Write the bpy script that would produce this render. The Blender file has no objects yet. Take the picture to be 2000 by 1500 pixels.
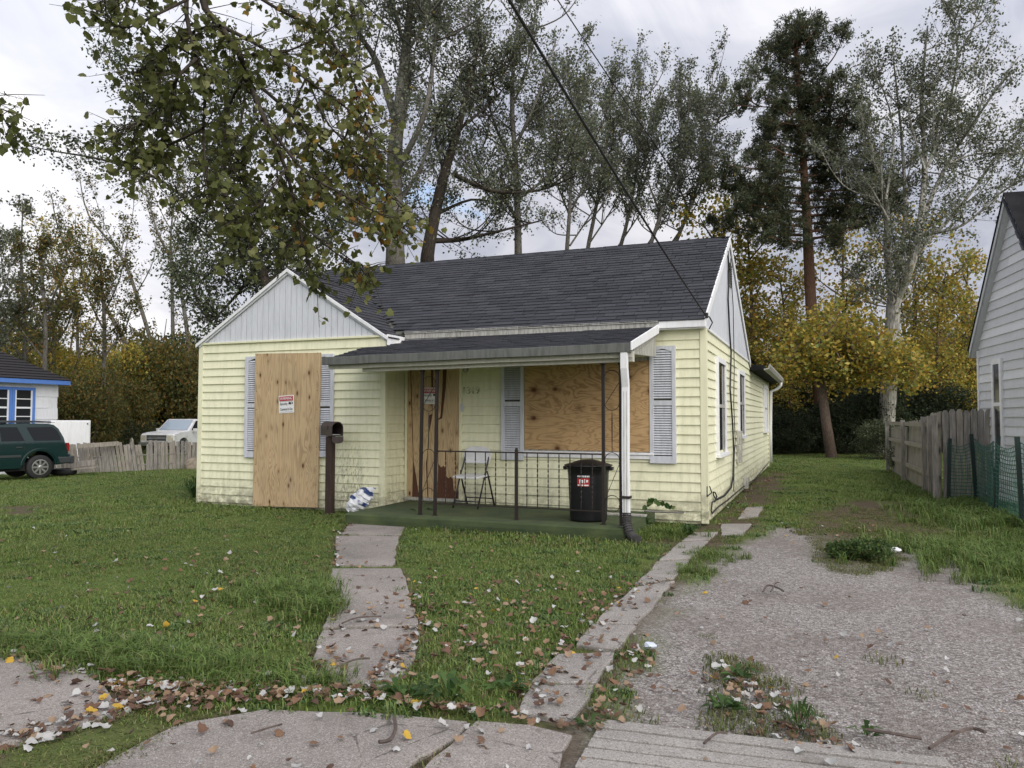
import bpy, math, random
import numpy as np
from mathutils import Vector, Matrix, noise

# ------------------------------------------------------------------ camera, sky, light
scene = bpy.context.scene
CAM = Vector((0, 0, 1.43)); YAW, PITCH, ROLL, FPX = 0.38163, 0.04496, 0.0014, 1500.0
_f = Vector((-math.sin(YAW) * math.cos(PITCH), math.cos(YAW) * math.cos(PITCH), math.sin(PITCH)))
_r = Vector((math.cos(YAW), math.sin(YAW), 0)); _u = _r.cross(_f)
c_, s_ = math.cos(ROLL), math.sin(ROLL)
R_, U_ = c_ * _r + s_ * _u, -s_ * _r + c_ * _u
cam_d = bpy.data.cameras.new('camera'); cam = bpy.data.objects.new('camera', cam_d)
scene.collection.objects.link(cam); scene.camera = cam
cam_d.sensor_fit = 'HORIZONTAL'; cam_d.sensor_width = 36; cam_d.lens = FPX / 2000 * 36
cam_d.clip_start = 0.05; cam_d.clip_end = 2000
cam.matrix_world = Matrix(((R_.x, U_.x, -_f.x, CAM.x), (R_.y, U_.y, -_f.y, CAM.y), (R_.z, U_.z, -_f.z, CAM.z), (0, 0, 0, 1)))

FILL_EL, FILL_AZ = math.radians(36), math.radians(-127)       # azimuth counter-clockwise from +Y
FILL_STRENGTH, SKY_STRENGTH, EXPOSURE = 1.5, 0.10, 1.15
fill_dir = Vector((-math.sin(FILL_AZ) * math.cos(FILL_EL), math.cos(FILL_AZ) * math.cos(FILL_EL), math.sin(FILL_EL)))
sd = bpy.data.lights.new('fill_sun', 'SUN'); sd.energy = FILL_STRENGTH; sd.angle = math.radians(70); sd.color = (1, .96, .9)  # added soft lamp, like bright cloud behind the camera, to lift the house walls
so = bpy.data.objects.new('fill_sun', sd); scene.collection.objects.link(so)
so.rotation_euler = fill_dir.to_track_quat('Z', 'Y').to_euler()

world = bpy.data.worlds.new('World'); scene.world = world; world.use_nodes = True
wn, wl = world.node_tree.nodes, world.node_tree.links
for n in list(wn): wn.remove(n)
def WN(t, **k):
    n = wn.new(t)
    for a, b in k.items(): setattr(n, a, b)
    return n
def wmath(op, a, b=None, clamp=False):
    n = WN('ShaderNodeMath', operation=op, use_clamp=clamp)
    for i, x in enumerate((a, b)):
        if x is None: continue
        if isinstance(x, (int, float)): n.inputs[i].default_value = x
        else: wl.new(x, n.inputs[i])
    return n.outputs[0]
sky = WN('ShaderNodeTexSky', sky_type='NISHITA', sun_disc=False, sun_elevation=FILL_EL, sun_rotation=-FILL_AZ, altitude=200.0, air_density=1.0, dust_density=1.5)
tc = WN('ShaderNodeTexCoord'); sep = WN('ShaderNodeSeparateXYZ'); wl.new(tc.outputs['Generated'], sep.inputs[0])
zz = wmath('MAXIMUM', sep.outputs[2], 0.0)
den = wmath('ADD', zz, 0.22)
comb = WN('ShaderNodeCombineXYZ')
wl.new(wmath('DIVIDE', sep.outputs[0], den), comb.inputs[0]); wl.new(wmath('DIVIDE', sep.outputs[1], den), comb.inputs[1])
def wnoise(scale, detail, rough, dist=0.0, off=0.0):
    n = WN('ShaderNodeTexNoise'); n.inputs['Scale'].default_value = scale; n.inputs['Detail'].default_value = detail
    n.inputs['Roughness'].default_value = rough; n.inputs['Distortion'].default_value = dist
    m = WN('ShaderNodeMapping'); m.inputs['Location'].default_value = (off, off * .7, off * .3); m.inputs['Scale'].default_value = (1, .62, 1)
    wl.new(comb.outputs[0], m.inputs[0]); wl.new(m.outputs[0], n.inputs[0]); return n.outputs[0]
def wramp(x, a, b):
    n = WN('ShaderNodeMapRange'); n.interpolation_type = 'SMOOTHSTEP'
    n.inputs[1].default_value = a; n.inputs[2].default_value = b; wl.new(x, n.inputs[0]); return n.outputs[0]
shade = wmath('ADD', wmath('MULTIPLY', wramp(wnoise(0.75, 6, .58, .5, 0.4), .40, .62), .62), wmath('MULTIPLY', wramp(wnoise(2.6, 6, .6, .8, 1.7), .38, .64), .38))           # light and grey parts of the cloud deck
gaps = wramp(wnoise(1.5, 7, .6, .3, 8.4), .62, .73)            # a few breaks with blue sky
# overcast sky: brighter towards the zenith
lum = wmath('ADD', wmath('MULTIPLY', zz, 0.42), 0.43)
cmix = WN('ShaderNodeMix', data_type='RGBA'); cmix.inputs[6].default_value = (.33, .36, .46, 1); cmix.inputs[7].default_value = (.76, .752, .785, 1)
wl.new(shade, cmix.inputs[0])
cl = WN('ShaderNodeVectorMath', operation='SCALE'); wl.new(cmix.outputs[2], cl.inputs[0]); wl.new(lum, cl.inputs[3])
# thin cloud glows around the veiled sun
dp = WN('ShaderNodeVectorMath', operation='DOT_PRODUCT'); wl.new(tc.outputs['Generated'], dp.inputs[0])
GLOW = Vector((-0.762, 0.568, 0.31)).normalized(); dp.inputs[1].default_value = GLOW
gl = wmath('MULTIPLY', wramp(dp.outputs['Value'], .92, 1.0), .16)
gs = WN('ShaderNodeVectorMath', operation='ADD'); gc = WN('ShaderNodeCombineXYZ')
wl.new(gl, gc.inputs[0]); wl.new(wmath('MULTIPLY', gl, .97), gc.inputs[1]); wl.new(wmath('MULTIPLY', gl, .9), gc.inputs[2])
wl.new(cl.outputs[0], gs.inputs[0]); wl.new(gc.outputs[0], gs.inputs[1])
skys = WN('ShaderNodeVectorMath', operation='SCALE'); wl.new(sky.outputs[0], skys.inputs[0]); skys.inputs[3].default_value = SKY_STRENGTH
fin = WN('ShaderNodeMix', data_type='RGBA'); wl.new(gaps, fin.inputs[0]); wl.new(gs.outputs[0], fin.inputs[6]); wl.new(skys.outputs[0], fin.inputs[7])
bg = WN('ShaderNodeBackground'); bg.inputs[1].default_value = 1.0; wl.new(fin.outputs[2], bg.inputs[0])
wo = WN('ShaderNodeOutputWorld'); wl.new(bg.outputs[0], wo.inputs[0])

vs = scene.view_settings; vs.view_transform = 'Standard'; vs.look = 'None'; vs.gamma = 1.0; vs.use_curve_mapping = False; vs.exposure = EXPOSURE
scene.cycles.max_bounces = 4; scene.cycles.diffuse_bounces = 3; scene.cycles.glossy_bounces = 2; scene.cycles.transmission_bounces = 2; scene.cycles.caustics_reflective = False; scene.cycles.caustics_refractive = False; scene.cycles.use_adaptive_sampling = True; scene.cycles.adaptive_threshold = .02; scene.cycles.transparent_max_bounces = 8; scene.cycles.use_denoising = True
try: scene.cycles.denoiser = 'OPENIMAGEDENOISE'
except Exception: pass

# ------------------------------------------------------------------ helpers
rnd = random.Random(7)
COL = scene.collection
W = {}
def ground_z(x, y):
    d = max(0.0, -x - 10.5); return -0.034 * d * min(1, d / 3) if d < 14 else -0.476
def ray(px, py):
    return R_ * ((px - 1000) / FPX) + U_ * ((750 - py) / FPX) + _f
def G(px, py, z=None):
    d = ray(px, py); gz = 0 if z is None else z
    for _ in range(6):
        t = (gz - CAM.z) / d.z; p = CAM + d * t
        if z is None: gz = ground_z(p.x, p.y)
    return p
def FY(px, py, Y): d = ray(px, py); return CAM + d * (Y / d.y)
def FX(px, py, X): d = ray(px, py); return CAM + d * (X / d.x)
def FD(px, py, D): return CAM + ray(px, py) * D          # point at forward distance D
def link(o, parent=None, mw=None):
    mw = mw or Matrix(); COL.objects.link(o)
    if parent is not None:
        o.parent = parent; o.matrix_parent_inverse = W[parent].inverted()
    o.matrix_basis = mw; W[o] = mw.copy(); return o
def tag(o, label=None, cat=None, group=None, kind=None):
    for k, v in (('label', label), ('category', cat), ('group', group), ('kind', kind)):
        if v: o[k] = v
    return o
def thing(name, label, cat, loc=(0, 0, 0), rz=0, group=None):
    o = bpy.data.objects.new(name, None); o.empty_display_size = .2
    link(o, None, Matrix.Translation(loc) @ Matrix.Rotation(rz, 4, 'Z')); return tag(o, label, cat, group)
def copy_tree(o, parent=None):
    c = o.copy(); COL.objects.link(c); c.parent = parent; W[c] = c.matrix_basis.copy()
    for ch in list(o.children): copy_tree(ch, c)
    return c

class MB:
    def __init__(s): s.v = []; s.f = []; s.m = []; s.c = []
    def add(s, vs, fs, m=0, col=None):
        b = len(s.v); s.v += [tuple(x) for x in vs]; s.f += [tuple(b + i for i in f) for f in fs]; s.m += [m] * len(fs)
        if col is not None: s.c += [col] * len(fs)
        return s
    def box(s, lo, hi, m=0, mw=None, col=None):
        x0, y0, z0 = lo; x1, y1, z1 = hi
        vs = [Vector(p) for p in ((x0, y0, z0), (x1, y0, z0), (x1, y1, z0), (x0, y1, z0), (x0, y0, z1), (x1, y0, z1), (x1, y1, z1), (x0, y1, z1))]
        if mw: vs = [mw @ p for p in vs]
        return s.add(vs, [(0, 3, 2, 1), (4, 5, 6, 7), (0, 1, 5, 4), (1, 2, 6, 5), (2, 3, 7, 6), (3, 0, 4, 7)], m, col)
    def prism(s, poly, o, u, v, n, t, m=0, col=None):
        """polygon (a,b) in the u,v plane at o, thickness t along n"""
        o, u, v, n = Vector(o), Vector(u), Vector(v), Vector(n)
        k = len(poly); a = [o + u * p[0] + v * p[1] for p in poly]; b = [p + n * t for p in a]
        if u.cross(v).dot(n) * sum(poly[i][0] * poly[(i + 1) % k][1] - poly[(i + 1) % k][0] * poly[i][1] for i in range(k)) < 0: a, b = b, a
        return s.add(a + b, [tuple(range(k - 1, -1, -1)), tuple(range(k, 2 * k))] + [(i, (i + 1) % k, k + (i + 1) % k, k + i) for i in range(k)], m, col)
    def tube(s, pts, rad, n=8, m=0, cap=True, col=None):
        pts = [Vector(p) for p in pts]; k = len(pts)
        if not hasattr(rad, '__len__'): rad = [rad] * k
        vs = []; ref = None
        for i, p in enumerate(pts):
            d = (pts[min(i + 1, k - 1)] - pts[max(i - 1, 0)])
            d = d.normalized() if d.length > 1e-9 else Vector((0, 0, 1))
            if ref is None: ref = d.orthogonal().normalized()
            a = (ref - d * ref.dot(d)); a = a.normalized() if a.length > 1e-6 else d.orthogonal().normalized()
            ref = a; b = d.cross(a)
            for j in range(n):
                t = 2 * math.pi * j / n; vs.append(p + (a * math.cos(t) + b * math.sin(t)) * rad[i])
        fs = [(i * n + j, i * n + (j + 1) % n, (i + 1) * n + (j + 1) % n, (i + 1) * n + j) for i in range(k - 1) for j in range(n)]
        if cap: fs += [tuple(range(n - 1, -1, -1)), tuple((k - 1) * n + j for j in range(n))]
        return s.add(vs, fs, m, col)
    def lathe(s, prof, c=(0, 0, 0), n=20, m=0, axis='Z', mw=None):
        vs = []
        for r, h in prof:
            for j in range(n):
                t = 2 * math.pi * j / n; a, b = r * math.cos(t), r * math.sin(t)
                p = Vector((a, b, h)) if axis == 'Z' else (Vector((h, a, b)) if axis == 'X' else Vector((b, h, a)))
                vs.append((mw @ p if mw else p) + Vector(c))
        k = len(prof)
        fs = [(i * n + j, i * n + (j + 1) % n, (i + 1) * n + (j + 1) % n, (i + 1) * n + j) for i in range(k - 1) for j in range(n)]
        fs += [tuple(range(n - 1, -1, -1)), tuple((k - 1) * n + j for j in range(n))]
        return s.add(vs, fs, m)
    def mesh(s, name, mats, smooth=False):
        me = bpy.data.meshes.new(name); me.from_pydata(s.v, [], s.f)
        for m in (mats if isinstance(mats, (list, tuple)) else [mats]): me.materials.append(m)
        if any(s.m): me.polygons.foreach_set('material_index', s.m)
        if s.c:
            at = me.color_attributes.new('Col', 'FLOAT_COLOR', 'CORNER'); arr = []
            for f, c in zip(s.f, s.c): arr += list(c) * len(f)
            at.data.foreach_set('color', arr)
        if smooth: me.polygons.foreach_set('use_smooth', [True] * len(s.f))
        me.update(); return me
    def build(s, name, mats, parent=None, smooth=False, bevel=0, mw=None, auto=None):
        o = bpy.data.objects.new(name, s.mesh(name, mats, smooth)); link(o, parent, mw)
        if bevel:
            b = o.modifiers.new('bevel', 'BEVEL'); b.width = bevel; b.segments = 2; b.limit_method = 'ANGLE'; b.angle_limit = .6
        return o

def np_mesh(name, verts, faces_flat, fsize, mats, cols=None, smooth=False):
    """verts (n,3); faces all of fsize corners; cols per face (k,3)"""
    me = bpy.data.meshes.new(name); nv = len(verts); nf = len(faces_flat) // fsize
    me.vertices.add(nv); me.vertices.foreach_set('co', np.asarray(verts, np.float32).ravel())
    me.loops.add(nf * fsize); me.loops.foreach_set('vertex_index', np.asarray(faces_flat, np.int32))
    me.polygons.add(nf); me.polygons.foreach_set('loop_start', np.arange(0, nf * fsize, fsize, dtype=np.int32))
    for m in (mats if isinstance(mats, (list, tuple)) else [mats]): me.materials.append(m)
    me.update(calc_edges=True)
    if cols is not None:
        at = me.color_attributes.new('Col', 'FLOAT_COLOR', 'CORNER')
        c4 = np.ones((nf, 4), np.float32); c4[:, :3] = cols
        at.data.foreach_set('color', np.repeat(c4, fsize, axis=0).ravel())
    if smooth: me.polygons.foreach_set('use_smooth', np.ones(nf, bool))
    return me

# ------------------------------------------------------------------ materials
class NT:
    def __init__(s, name):
        s.mat = bpy.data.materials.new(name); s.mat.use_nodes = True
        s.n, s.l = s.mat.node_tree.nodes, s.mat.node_tree.links
        s.b = s.n['Principled BSDF']; s.out = s.n['Material Output']; s.tc = s.n.new('ShaderNodeTexCoord')
    def inp(s, sock, x):
        if x is None: return
        if isinstance(x, (int, float)): sock.default_value = x
        elif isinstance(x, (tuple, list)): sock.default_value = tuple(x) + ((1,) if len(x) == 3 and sock.type == 'RGBA' else ())
        else: s.l.new(x, sock)
    def map(s, scale=(1, 1, 1), coord='Object', rot=(0, 0, 0), loc=(0, 0, 0)):
        m = s.n.new('ShaderNodeMapping'); m.inputs['Scale'].default_value = scale; m.inputs['Rotation'].default_value = rot; m.inputs['Location'].default_value = loc
        s.l.new(s.tc.outputs[coord], m.inputs[0]); return m.outputs[0]
    def noise(s, vec, scale, detail=4, rough=.55, dist=0):
        t = s.n.new('ShaderNodeTexNoise'); t.inputs['Scale'].default_value = scale; t.inputs['Detail'].default_value = detail
        t.inputs['Roughness'].default_value = rough; t.inputs['Distortion'].default_value = dist; s.l.new(vec, t.inputs['Vector']); return t.outputs['Fac']
    def vor(s, vec, scale, feature='F1', out='Distance', rand=1):
        t = s.n.new('ShaderNodeTexVoronoi'); t.feature = feature; t.inputs['Scale'].default_value = scale; t.inputs['Randomness'].default_value = rand
        s.l.new(vec, t.inputs['Vector']); return t.outputs[out]
    def rng(s, x, a, b, c=0, d=1):
        t = s.n.new('ShaderNodeMapRange'); t.inputs[1].default_value = a; t.inputs[2].default_value = b; t.inputs[3].default_value = c; t.inputs[4].default_value = d
        s.l.new(x, t.inputs[0]); return t.outputs[0]
    def math(s, op, a, b=None):
        t = s.n.new('ShaderNodeMath'); t.operation = op; s.inp(t.inputs[0], a); s.inp(t.inputs[1], b); return t.outputs[0]
    def mix(s, f, a, b, mode='MIX'):
        t = s.n.new('ShaderNodeMix'); t.data_type = 'RGBA'; t.blend_type = mode; s.inp(t.inputs[0], f); s.inp(t.inputs[6], a); s.inp(t.inputs[7], b); return t.outputs[2]
    def attr(s, name='Col', out='Color'):
        t = s.n.new('ShaderNodeAttribute'); t.attribute_name = name; return t.outputs[out]
    def sep(s, v):
        t = s.n.new('ShaderNodeSeparateXYZ'); s.l.new(v, t.inputs[0]); return t.outputs
    def bump(s, h, strength=.3, dist=.01):
        t = s.n.new('ShaderNodeBump'); t.inputs['Strength'].default_value = strength; t.inputs['Distance'].default_value = dist; s.l.new(h, t.inputs['Height']); s.l.new(t.outputs[0], s.b.inputs['Normal'])
    def done(s, col, rough=.6, metal=0, spec=None):
        s.inp(s.b.inputs['Base Color'], col); s.inp(s.b.inputs['Roughness'], rough); s.inp(s.b.inputs['Metallic'], metal)
        if spec is not None: s.b.inputs['Specular IOR Level'].default_value = spec
        return s.mat
def simple(name, c, rough=.6, metal=0, var=.18, scale=6, bump=0, bscale=40, spec=None, stretch=(1, 1, 1), c2=None):
    t = NT(name); v = t.map(stretch); n = t.noise(v, scale, 6, .6)
    c2 = c2 or tuple(x * (1 - var * 2) for x in c)
    col = t.mix(t.rng(n, .3, .7), c2, tuple(min(1, x * (1 + var * .4)) for x in c))
    if bump: t.bump(t.noise(t.map(stretch), bscale, 4, .6), bump, .01)
    return t.done(col, rough, metal, spec)

def m_siding(name, c, dirt=(.30, .31, .17), amount=.5):
    t = NT(name); v = t.map((1, 1, 1))
    big = t.noise(v, .9, 5, .6); streak = t.noise(t.map((9, 9, 1.1)), 1.6, 5, .65)
    fine = t.noise(t.map((3, 3, 30)), 4, 3, .6)
    col = t.mix(t.rng(big, .3, .7), tuple(x * .9 for x in c), c)
    oi = t.n.new('ShaderNodeObjectInfo'); col = t.mix(t.rng(oi.outputs['Random'], 0, 1, 0, .12), col, (c[0] * .80, c[1] * .79, c[2] * .70))
    z = t.sep(t.tc.outputs['Object'])[2]
    low = t.rng(z, .9, 0.0, 0, 1)
    d = t.math('MULTIPLY', t.rng(streak, .46, .74), t.math('ADD', t.math('MULTIPLY', low, amount), amount * .55))
    col = t.mix(d, col, dirt)
    col = t.mix(t.rng(fine, .35, .75, 0, .14), col, tuple(x * .72 for x in c))
    sc = t.noise(t.map((1.2, 1.2, 2.4)), 26, 3, .7)                     # chips and scuffs
    m = t.math('MULTIPLY', t.rng(sc, .735, .77), t.rng(t.noise(v, 2.3, 2), .5, .6))
    col = t.mix(m, col, (.13, .12, .08))
    X = t.sep(t.tc.outputs['Object'])                                    # mildew splash beside the mailbox and along the base
    mx = t.math('MULTIPLY', t.rng(t.math('ABSOLUTE', t.math('ADD', X[0], 6.62)), .40, .12), t.rng(X[2], 1.25, .55))
    mil = t.math('MULTIPLY', t.rng(t.noise(t.map((30, 30, 7)), 1.4, 4, .7), .50, .62), mx)
    col = t.mix(t.math('MULTIPLY', mil, .8), col, (.12, .125, .085))
    base = t.math('MULTIPLY', t.rng(X[2], .50, .05), t.rng(t.noise(t.map((3, 3, 6)), 2.2, 6, .7), .38, .60))
    col = t.mix(t.math('MULTIPLY', base, .9), col, (.17, .155, .10))
    t.bump(t.noise(t.map((2, 2, 40)), 6, 4, .6), .12, .004)
    return t.done(col, .55, 0, .35)
m_yellow = m_siding('yellow_siding', (.86, .845, .61))
m_ytrim = m_siding('yellow_trim', (.84, .825, .59), amount=.4)
m_gable = None
def m_paint(name, c, dirt, amt=.5, sc=3):
    t = NT(name); n = t.noise(t.map((6, 6, 1)), sc, 6, .65); w = t.noise(t.map((1, 1, 1)), 14, 6, .7)
    col = t.mix(t.rng(n, .42, .8, 0, amt), c, dirt)
    col = t.mix(t.rng(w, .62, .72, 0, .55 * amt + .1), col, tuple(x * .55 for x in c))
    t.bump(w, .12, .004); return t.done(col, .55, 0, .35)
m_bluewhite = m_paint('pale_blue_paint', (.63, .645, .685), (.37, .38, .40), .5)
m_white = m_paint('white_paint', (.80, .80, .81), (.42, .42, .40), .4)
m_whitedirty = m_paint('weathered_white_paint', (.46, .45, .41), (.10, .09, .07), 1.0, 6)
m_gutter = m_paint('grimy_gutter_metal', (.14, .145, .135), (.05, .053, .047), .85, 4)
m_shutter = m_paint('grey_shutter_paint', (.60, .615, .66), (.33, .34, .36), .65, 4)
m_beam = m_paint('dull_cream_paint', (.54, .52, .455), (.28, .265, .22), .5)
m_darkwall = simple('dark_core', (.10, .10, .08), .9)
m_glass = NT('dark_window_glass').done((.02, .022, .025), .08, 0, .6)
m_iron = simple('rusty_black_iron', (.011, .009, .008), .55, 0, .3, 30, c2=(.026, .015, .011))
m_blackrub = simple('black_rubber', (.018, .018, .019), .75, 0, .2, 20)
m_cable = NT('black_cable').done((.012, .012, .013), .6)
m_concrete_d = None

def m_shingle():
    t = NT('asphalt_shingle'); c = t.attr('Col'); g = t.noise(t.map((1, 1, 1)), 260, 3, .7); b = t.noise(t.map(), 1.3, 5, .6)
    col = t.mix(t.rng(g, .3, .75, 0, .55), c, (.014, .014, .017)); col = t.mix(t.rng(b, .4, .75, 0, .3), col, (.085, .085, .089))
    t.bump(g, .35, .003); return t.done(col, .9, 0, .2)
m_shing = m_shingle()

def m_ply(name, grain='Z', c=(.54, .40, .235), dark=(.22, .135, .07), knots=1.0):
    """rotary-cut plywood: long wavy grain along one axis, knots in rows"""
    t = NT(name)
    sc = (4.2, 4.2, .42) if grain == 'Z' else (.95, .95, 2.6)
    v = t.map(sc); w = t.noise(v, 1.1, 3, .5, .6)
    rings = t.math('FRACT', t.math('MULTIPLY', w, 20 if grain == 'Z' else 17))
    band = t.math('ABSOLUTE', t.math('SUBTRACT', rings, .5))
    fs = (60, 60, 1.5) if grain == 'Z' else (2, 2, 60)
    fine = t.noise(t.map(fs), 3, 4, .6)
    col = t.mix(t.rng(band, .22, .46, 0, 1), c, tuple((.40 if grain == 'Z' else .36) * a + (.60 if grain == 'Z' else .64) * b for a, b in zip(c, dark)))
    col = t.mix(t.rng(fine, .42, .75, 0, .4), col, dark)
    col = t.mix(t.rng(t.noise(t.map(), 1.5, 4), .35, .7, 0, .35), col, tuple(min(1, x * 1.25) for x in c))
    ks = (1, 1, .5) if grain == 'Z' else (.7, .7, 1)
    kd = t.vor(t.map(ks), 8.5 if grain == 'Z' else 4.2); pick = t.sep(t.vor(t.map(ks), 8.5 if grain == 'Z' else 4.2, out='Color'))[0]
    k = t.math('MULTIPLY', t.rng(kd, .19, .10), t.rng(pick, .40, .45))
    halo = t.math('MULTIPLY', t.rng(kd, .38, .15), t.rng(pick, .40, .45))
    col = t.mix(t.math('MULTIPLY', halo, .45 * knots), col, dark); col = t.mix(t.math('MULTIPLY', k, knots), col, (.10, .035, .015))
    ws = t.noise(t.map((5, 5, .8)), 1.3, 5, .6); col = t.mix(t.rng(ws, .5, .72, 0, .38), col, tuple(x * .55 + .05 for x in c))
    t.bump(fine, .2, .003); return t.done(col, .75, 0, .2)
m_ply_v = m_ply('plywood_upright_grain'); m_ply_h = m_ply('plywood_level_grain', 'X', (.52, .345, .175), (.19, .105, .045), 1)
m_ply_in = simple('dark_red_brown_plywood', (.115, .045, .024), .85, 0, .25, 8, stretch=(8, 8, 1))
m_wood_grey = simple('weathered_grey_wood', (.31, .285, .255), .9, 0, .28, 5, .3, 30, stretch=(6, 6, .7))
m_wood_tan = simple('weathered_tan_wood', (.34, .305, .26), .9, 0, .25, 5, .3, 30, stretch=(6, 6, .7))
m_wood_dark = simple('dark_brown_post', (.050, .028, .020), .8, 0, .3, 6, .2, 40, stretch=(8, 8, .6))

def m_conc(name, c=(.275, .246, .223), cracks=.6):
    t = NT(name); v = t.map(); a = t.noise(v, 1.2, 6, .6); sp = t.vor(v, 190, out='Color'); s1 = t.sep(sp)[0]
    fine = t.noise(v, 120, 3, .7); col = t.mix(t.rng(a, .3, .7), tuple(x * .72 for x in c), tuple(x * 1.12 for x in c))
    col = t.mix(t.rng(s1, .70, .98, 0, .55), col, (.52, .49, .46)); col = t.mix(t.rng(s1, .22, .05, 0, .65), col, (.12, .10, .09))
    col = t.mix(t.rng(t.noise(v, 4.5, 5, .7), .55, .72, 0, .5), col, (.17, .14, .115))
    ck = t.vor(t.map((1, 1, 1), loc=(.3, .1, 0)), 1.15, 'DISTANCE_TO_EDGE'); wv = t.noise(v, 9, 4, .7)
    crack = t.math('MULTIPLY', t.rng(t.math('ADD', ck, t.math('MULTIPLY', t.math('SUBTRACT', wv, .5), .06)), .0045, .001), t.rng(t.noise(v, .8, 2), .47, .53))
    col = t.mix(t.math('MULTIPLY', crack, cracks), col, (.05, .042, .035))
    st = t.noise(t.map((1, 1, 1), loc=(4, 2, 0)), 2.1, 5, .62, .4); col = t.mix(t.rng(st, .55, .70, 0, .5), col, tuple(x * .5 for x in c))
    t.bump(t.math('SUBTRACT', t.math('ADD', fine, t.math('MULTIPLY', s1, .6)), t.math('MULTIPLY', crack, 2.5 * cracks)), .5, .006); return t.done(col, .9, 0, .2)
m_conc1 = m_conc('worn_pebbly_concrete'); m_conc2 = m_conc('light_concrete', (.30, .276, .252)); m_conc3 = m_conc('grooved_apron_concrete', (.33, .31, .285), 0)

def leafmat(name, gain=1.0, trans=.35, rough=.55):
    t = NT(name); c = t.attr('Col'); n = t.noise(t.map(), 3.0, 3); col = t.mix(t.rng(n, .3, .7, 0, .35), c, t.mix(1.0, c, (.55, .6, .5), 'MULTIPLY'))
    t.done(col, rough, 0, .3); tr = t.n.new('ShaderNodeBsdfTranslucent'); t.l.new(col, tr.inputs[0])
    mx = t.n.new('ShaderNodeMixShader'); mx.inputs[0].default_value = trans; t.l.new(t.b.outputs[0], mx.inputs[1]); t.l.new(tr.outputs[0], mx.inputs[2])
    t.l.new(mx.outputs[0], t.out.inputs[0]); return t.mat
m_leaf = leafmat('leaf', 1, .42); m_grassm = leafmat('grass_blade', 1, .3); m_litter = leafmat('dry_leaf', 1, .12, .8)
def barkmat(name, c, c2, sc=6):
    t = NT(name); n = t.noise(t.map((5, 5, 1)), sc, 6, .65); col = t.mix(t.rng(n, .35, .65), c, c2); t.bump(n, .6, .03); return t.done(col, .9, 0, .15)
bark_grey = barkmat('grey_bark', (.20, .19, .17), (.085, .075, .06)); bark_dark = barkmat('dark_bark', (.075, .062, .05), (.028, .022, .018))
bark_pine = barkmat('orange_pine_bark', (.20, .115, .075), (.085, .050, .036)); bark_white = barkmat('white_poplar_bark', (.52, .50, .45), (.13, .12, .10), 3.2)
bark_brown = barkmat('brown_bark', (.16, .12, .095), (.07, .05, .04))
m_carpet = simple('green_outdoor_carpet', (.066, .086, .030), .95, 0, .3, 3, .5, 220, c2=(.032, .050, .022))
# ------------------------------------------------------------------ ground
def P2(lst): return [(p.x, p.y) for p in (G(*q) for q in lst)]
def pip(poly, X, Y):
    inside = np.zeros(X.shape, bool); n = len(poly)
    for i in range(n):
        x0, y0 = poly[i]; x1, y1 = poly[(i + 1) % n]
        if y0 == y1: continue
        c = ((y0 > Y) != (y1 > Y)) & (X < (x1 - x0) * (Y - y0) / (y1 - y0) + x0); inside ^= c
    return inside
def pdist(poly, X, Y):
    d = np.full(X.shape, 1e9); n = len(poly)
    for i in range(n):
        x0, y0 = poly[i]; x1, y1 = poly[(i + 1) % n]; dx, dy = x1 - x0, y1 - y0
        t = np.clip(((X - x0) * dx + (Y - y0) * dy) / (dx * dx + dy * dy + 1e-12), 0, 1)
        d = np.minimum(d, np.hypot(X - x0 - t * dx, Y - y0 - t * dy))
    return np.where(pip(poly, X, Y), d, -d)      # positive inside
gravel_poly = P2([(1080, 1520), (1215, 1290), (1300, 1165), (1390, 1098), (1455, 1052), (1520, 1028), (1590, 1032), (1660, 1048), (1752, 1062), (1868, 1102), (1955, 1170), (2040, 1240)]) + [(2.9, 4.6), (3.2, 2.0), (.2, 1.2)]
dirt_polys = [P2([(1590, 992), (1680, 975), (1790, 990), (1840, 1040), (1770, 1078), (1640, 1082), (1560, 1040)]),
              P2([(1380, 1035), (1500, 915), (1545, 928), (1490, 1000), (1440, 1060), (1390, 1062)]),
              P2([(1280, 1035), (1390, 1030), (1440, 1060), (1330, 1075)]),
              P2([(0, 990), (60, 985), (110, 996), (60, 1006), (0, 1010)])]
median_poly = P2([(1588, 1026), (1680, 1040), (1752, 1066), (1770, 1088), (1735, 1106), (1690, 1122), (1640, 1118), (1600, 1098), (1594, 1060)])
walk_poly = P2([(-400, 1240), (0, 1278), (300, 1345), (520, 1392), (930, 1412), (1170, 1412), (1300, 1700)]) + [(-2.5, .2), (-8, .2)]
strip_poly = P2([(1204, 1277), (1316, 1135), (1385, 1062), (1420, 1062), (1300, 1180), (1225, 1290), (1160, 1410), (1105, 1413)])
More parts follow.
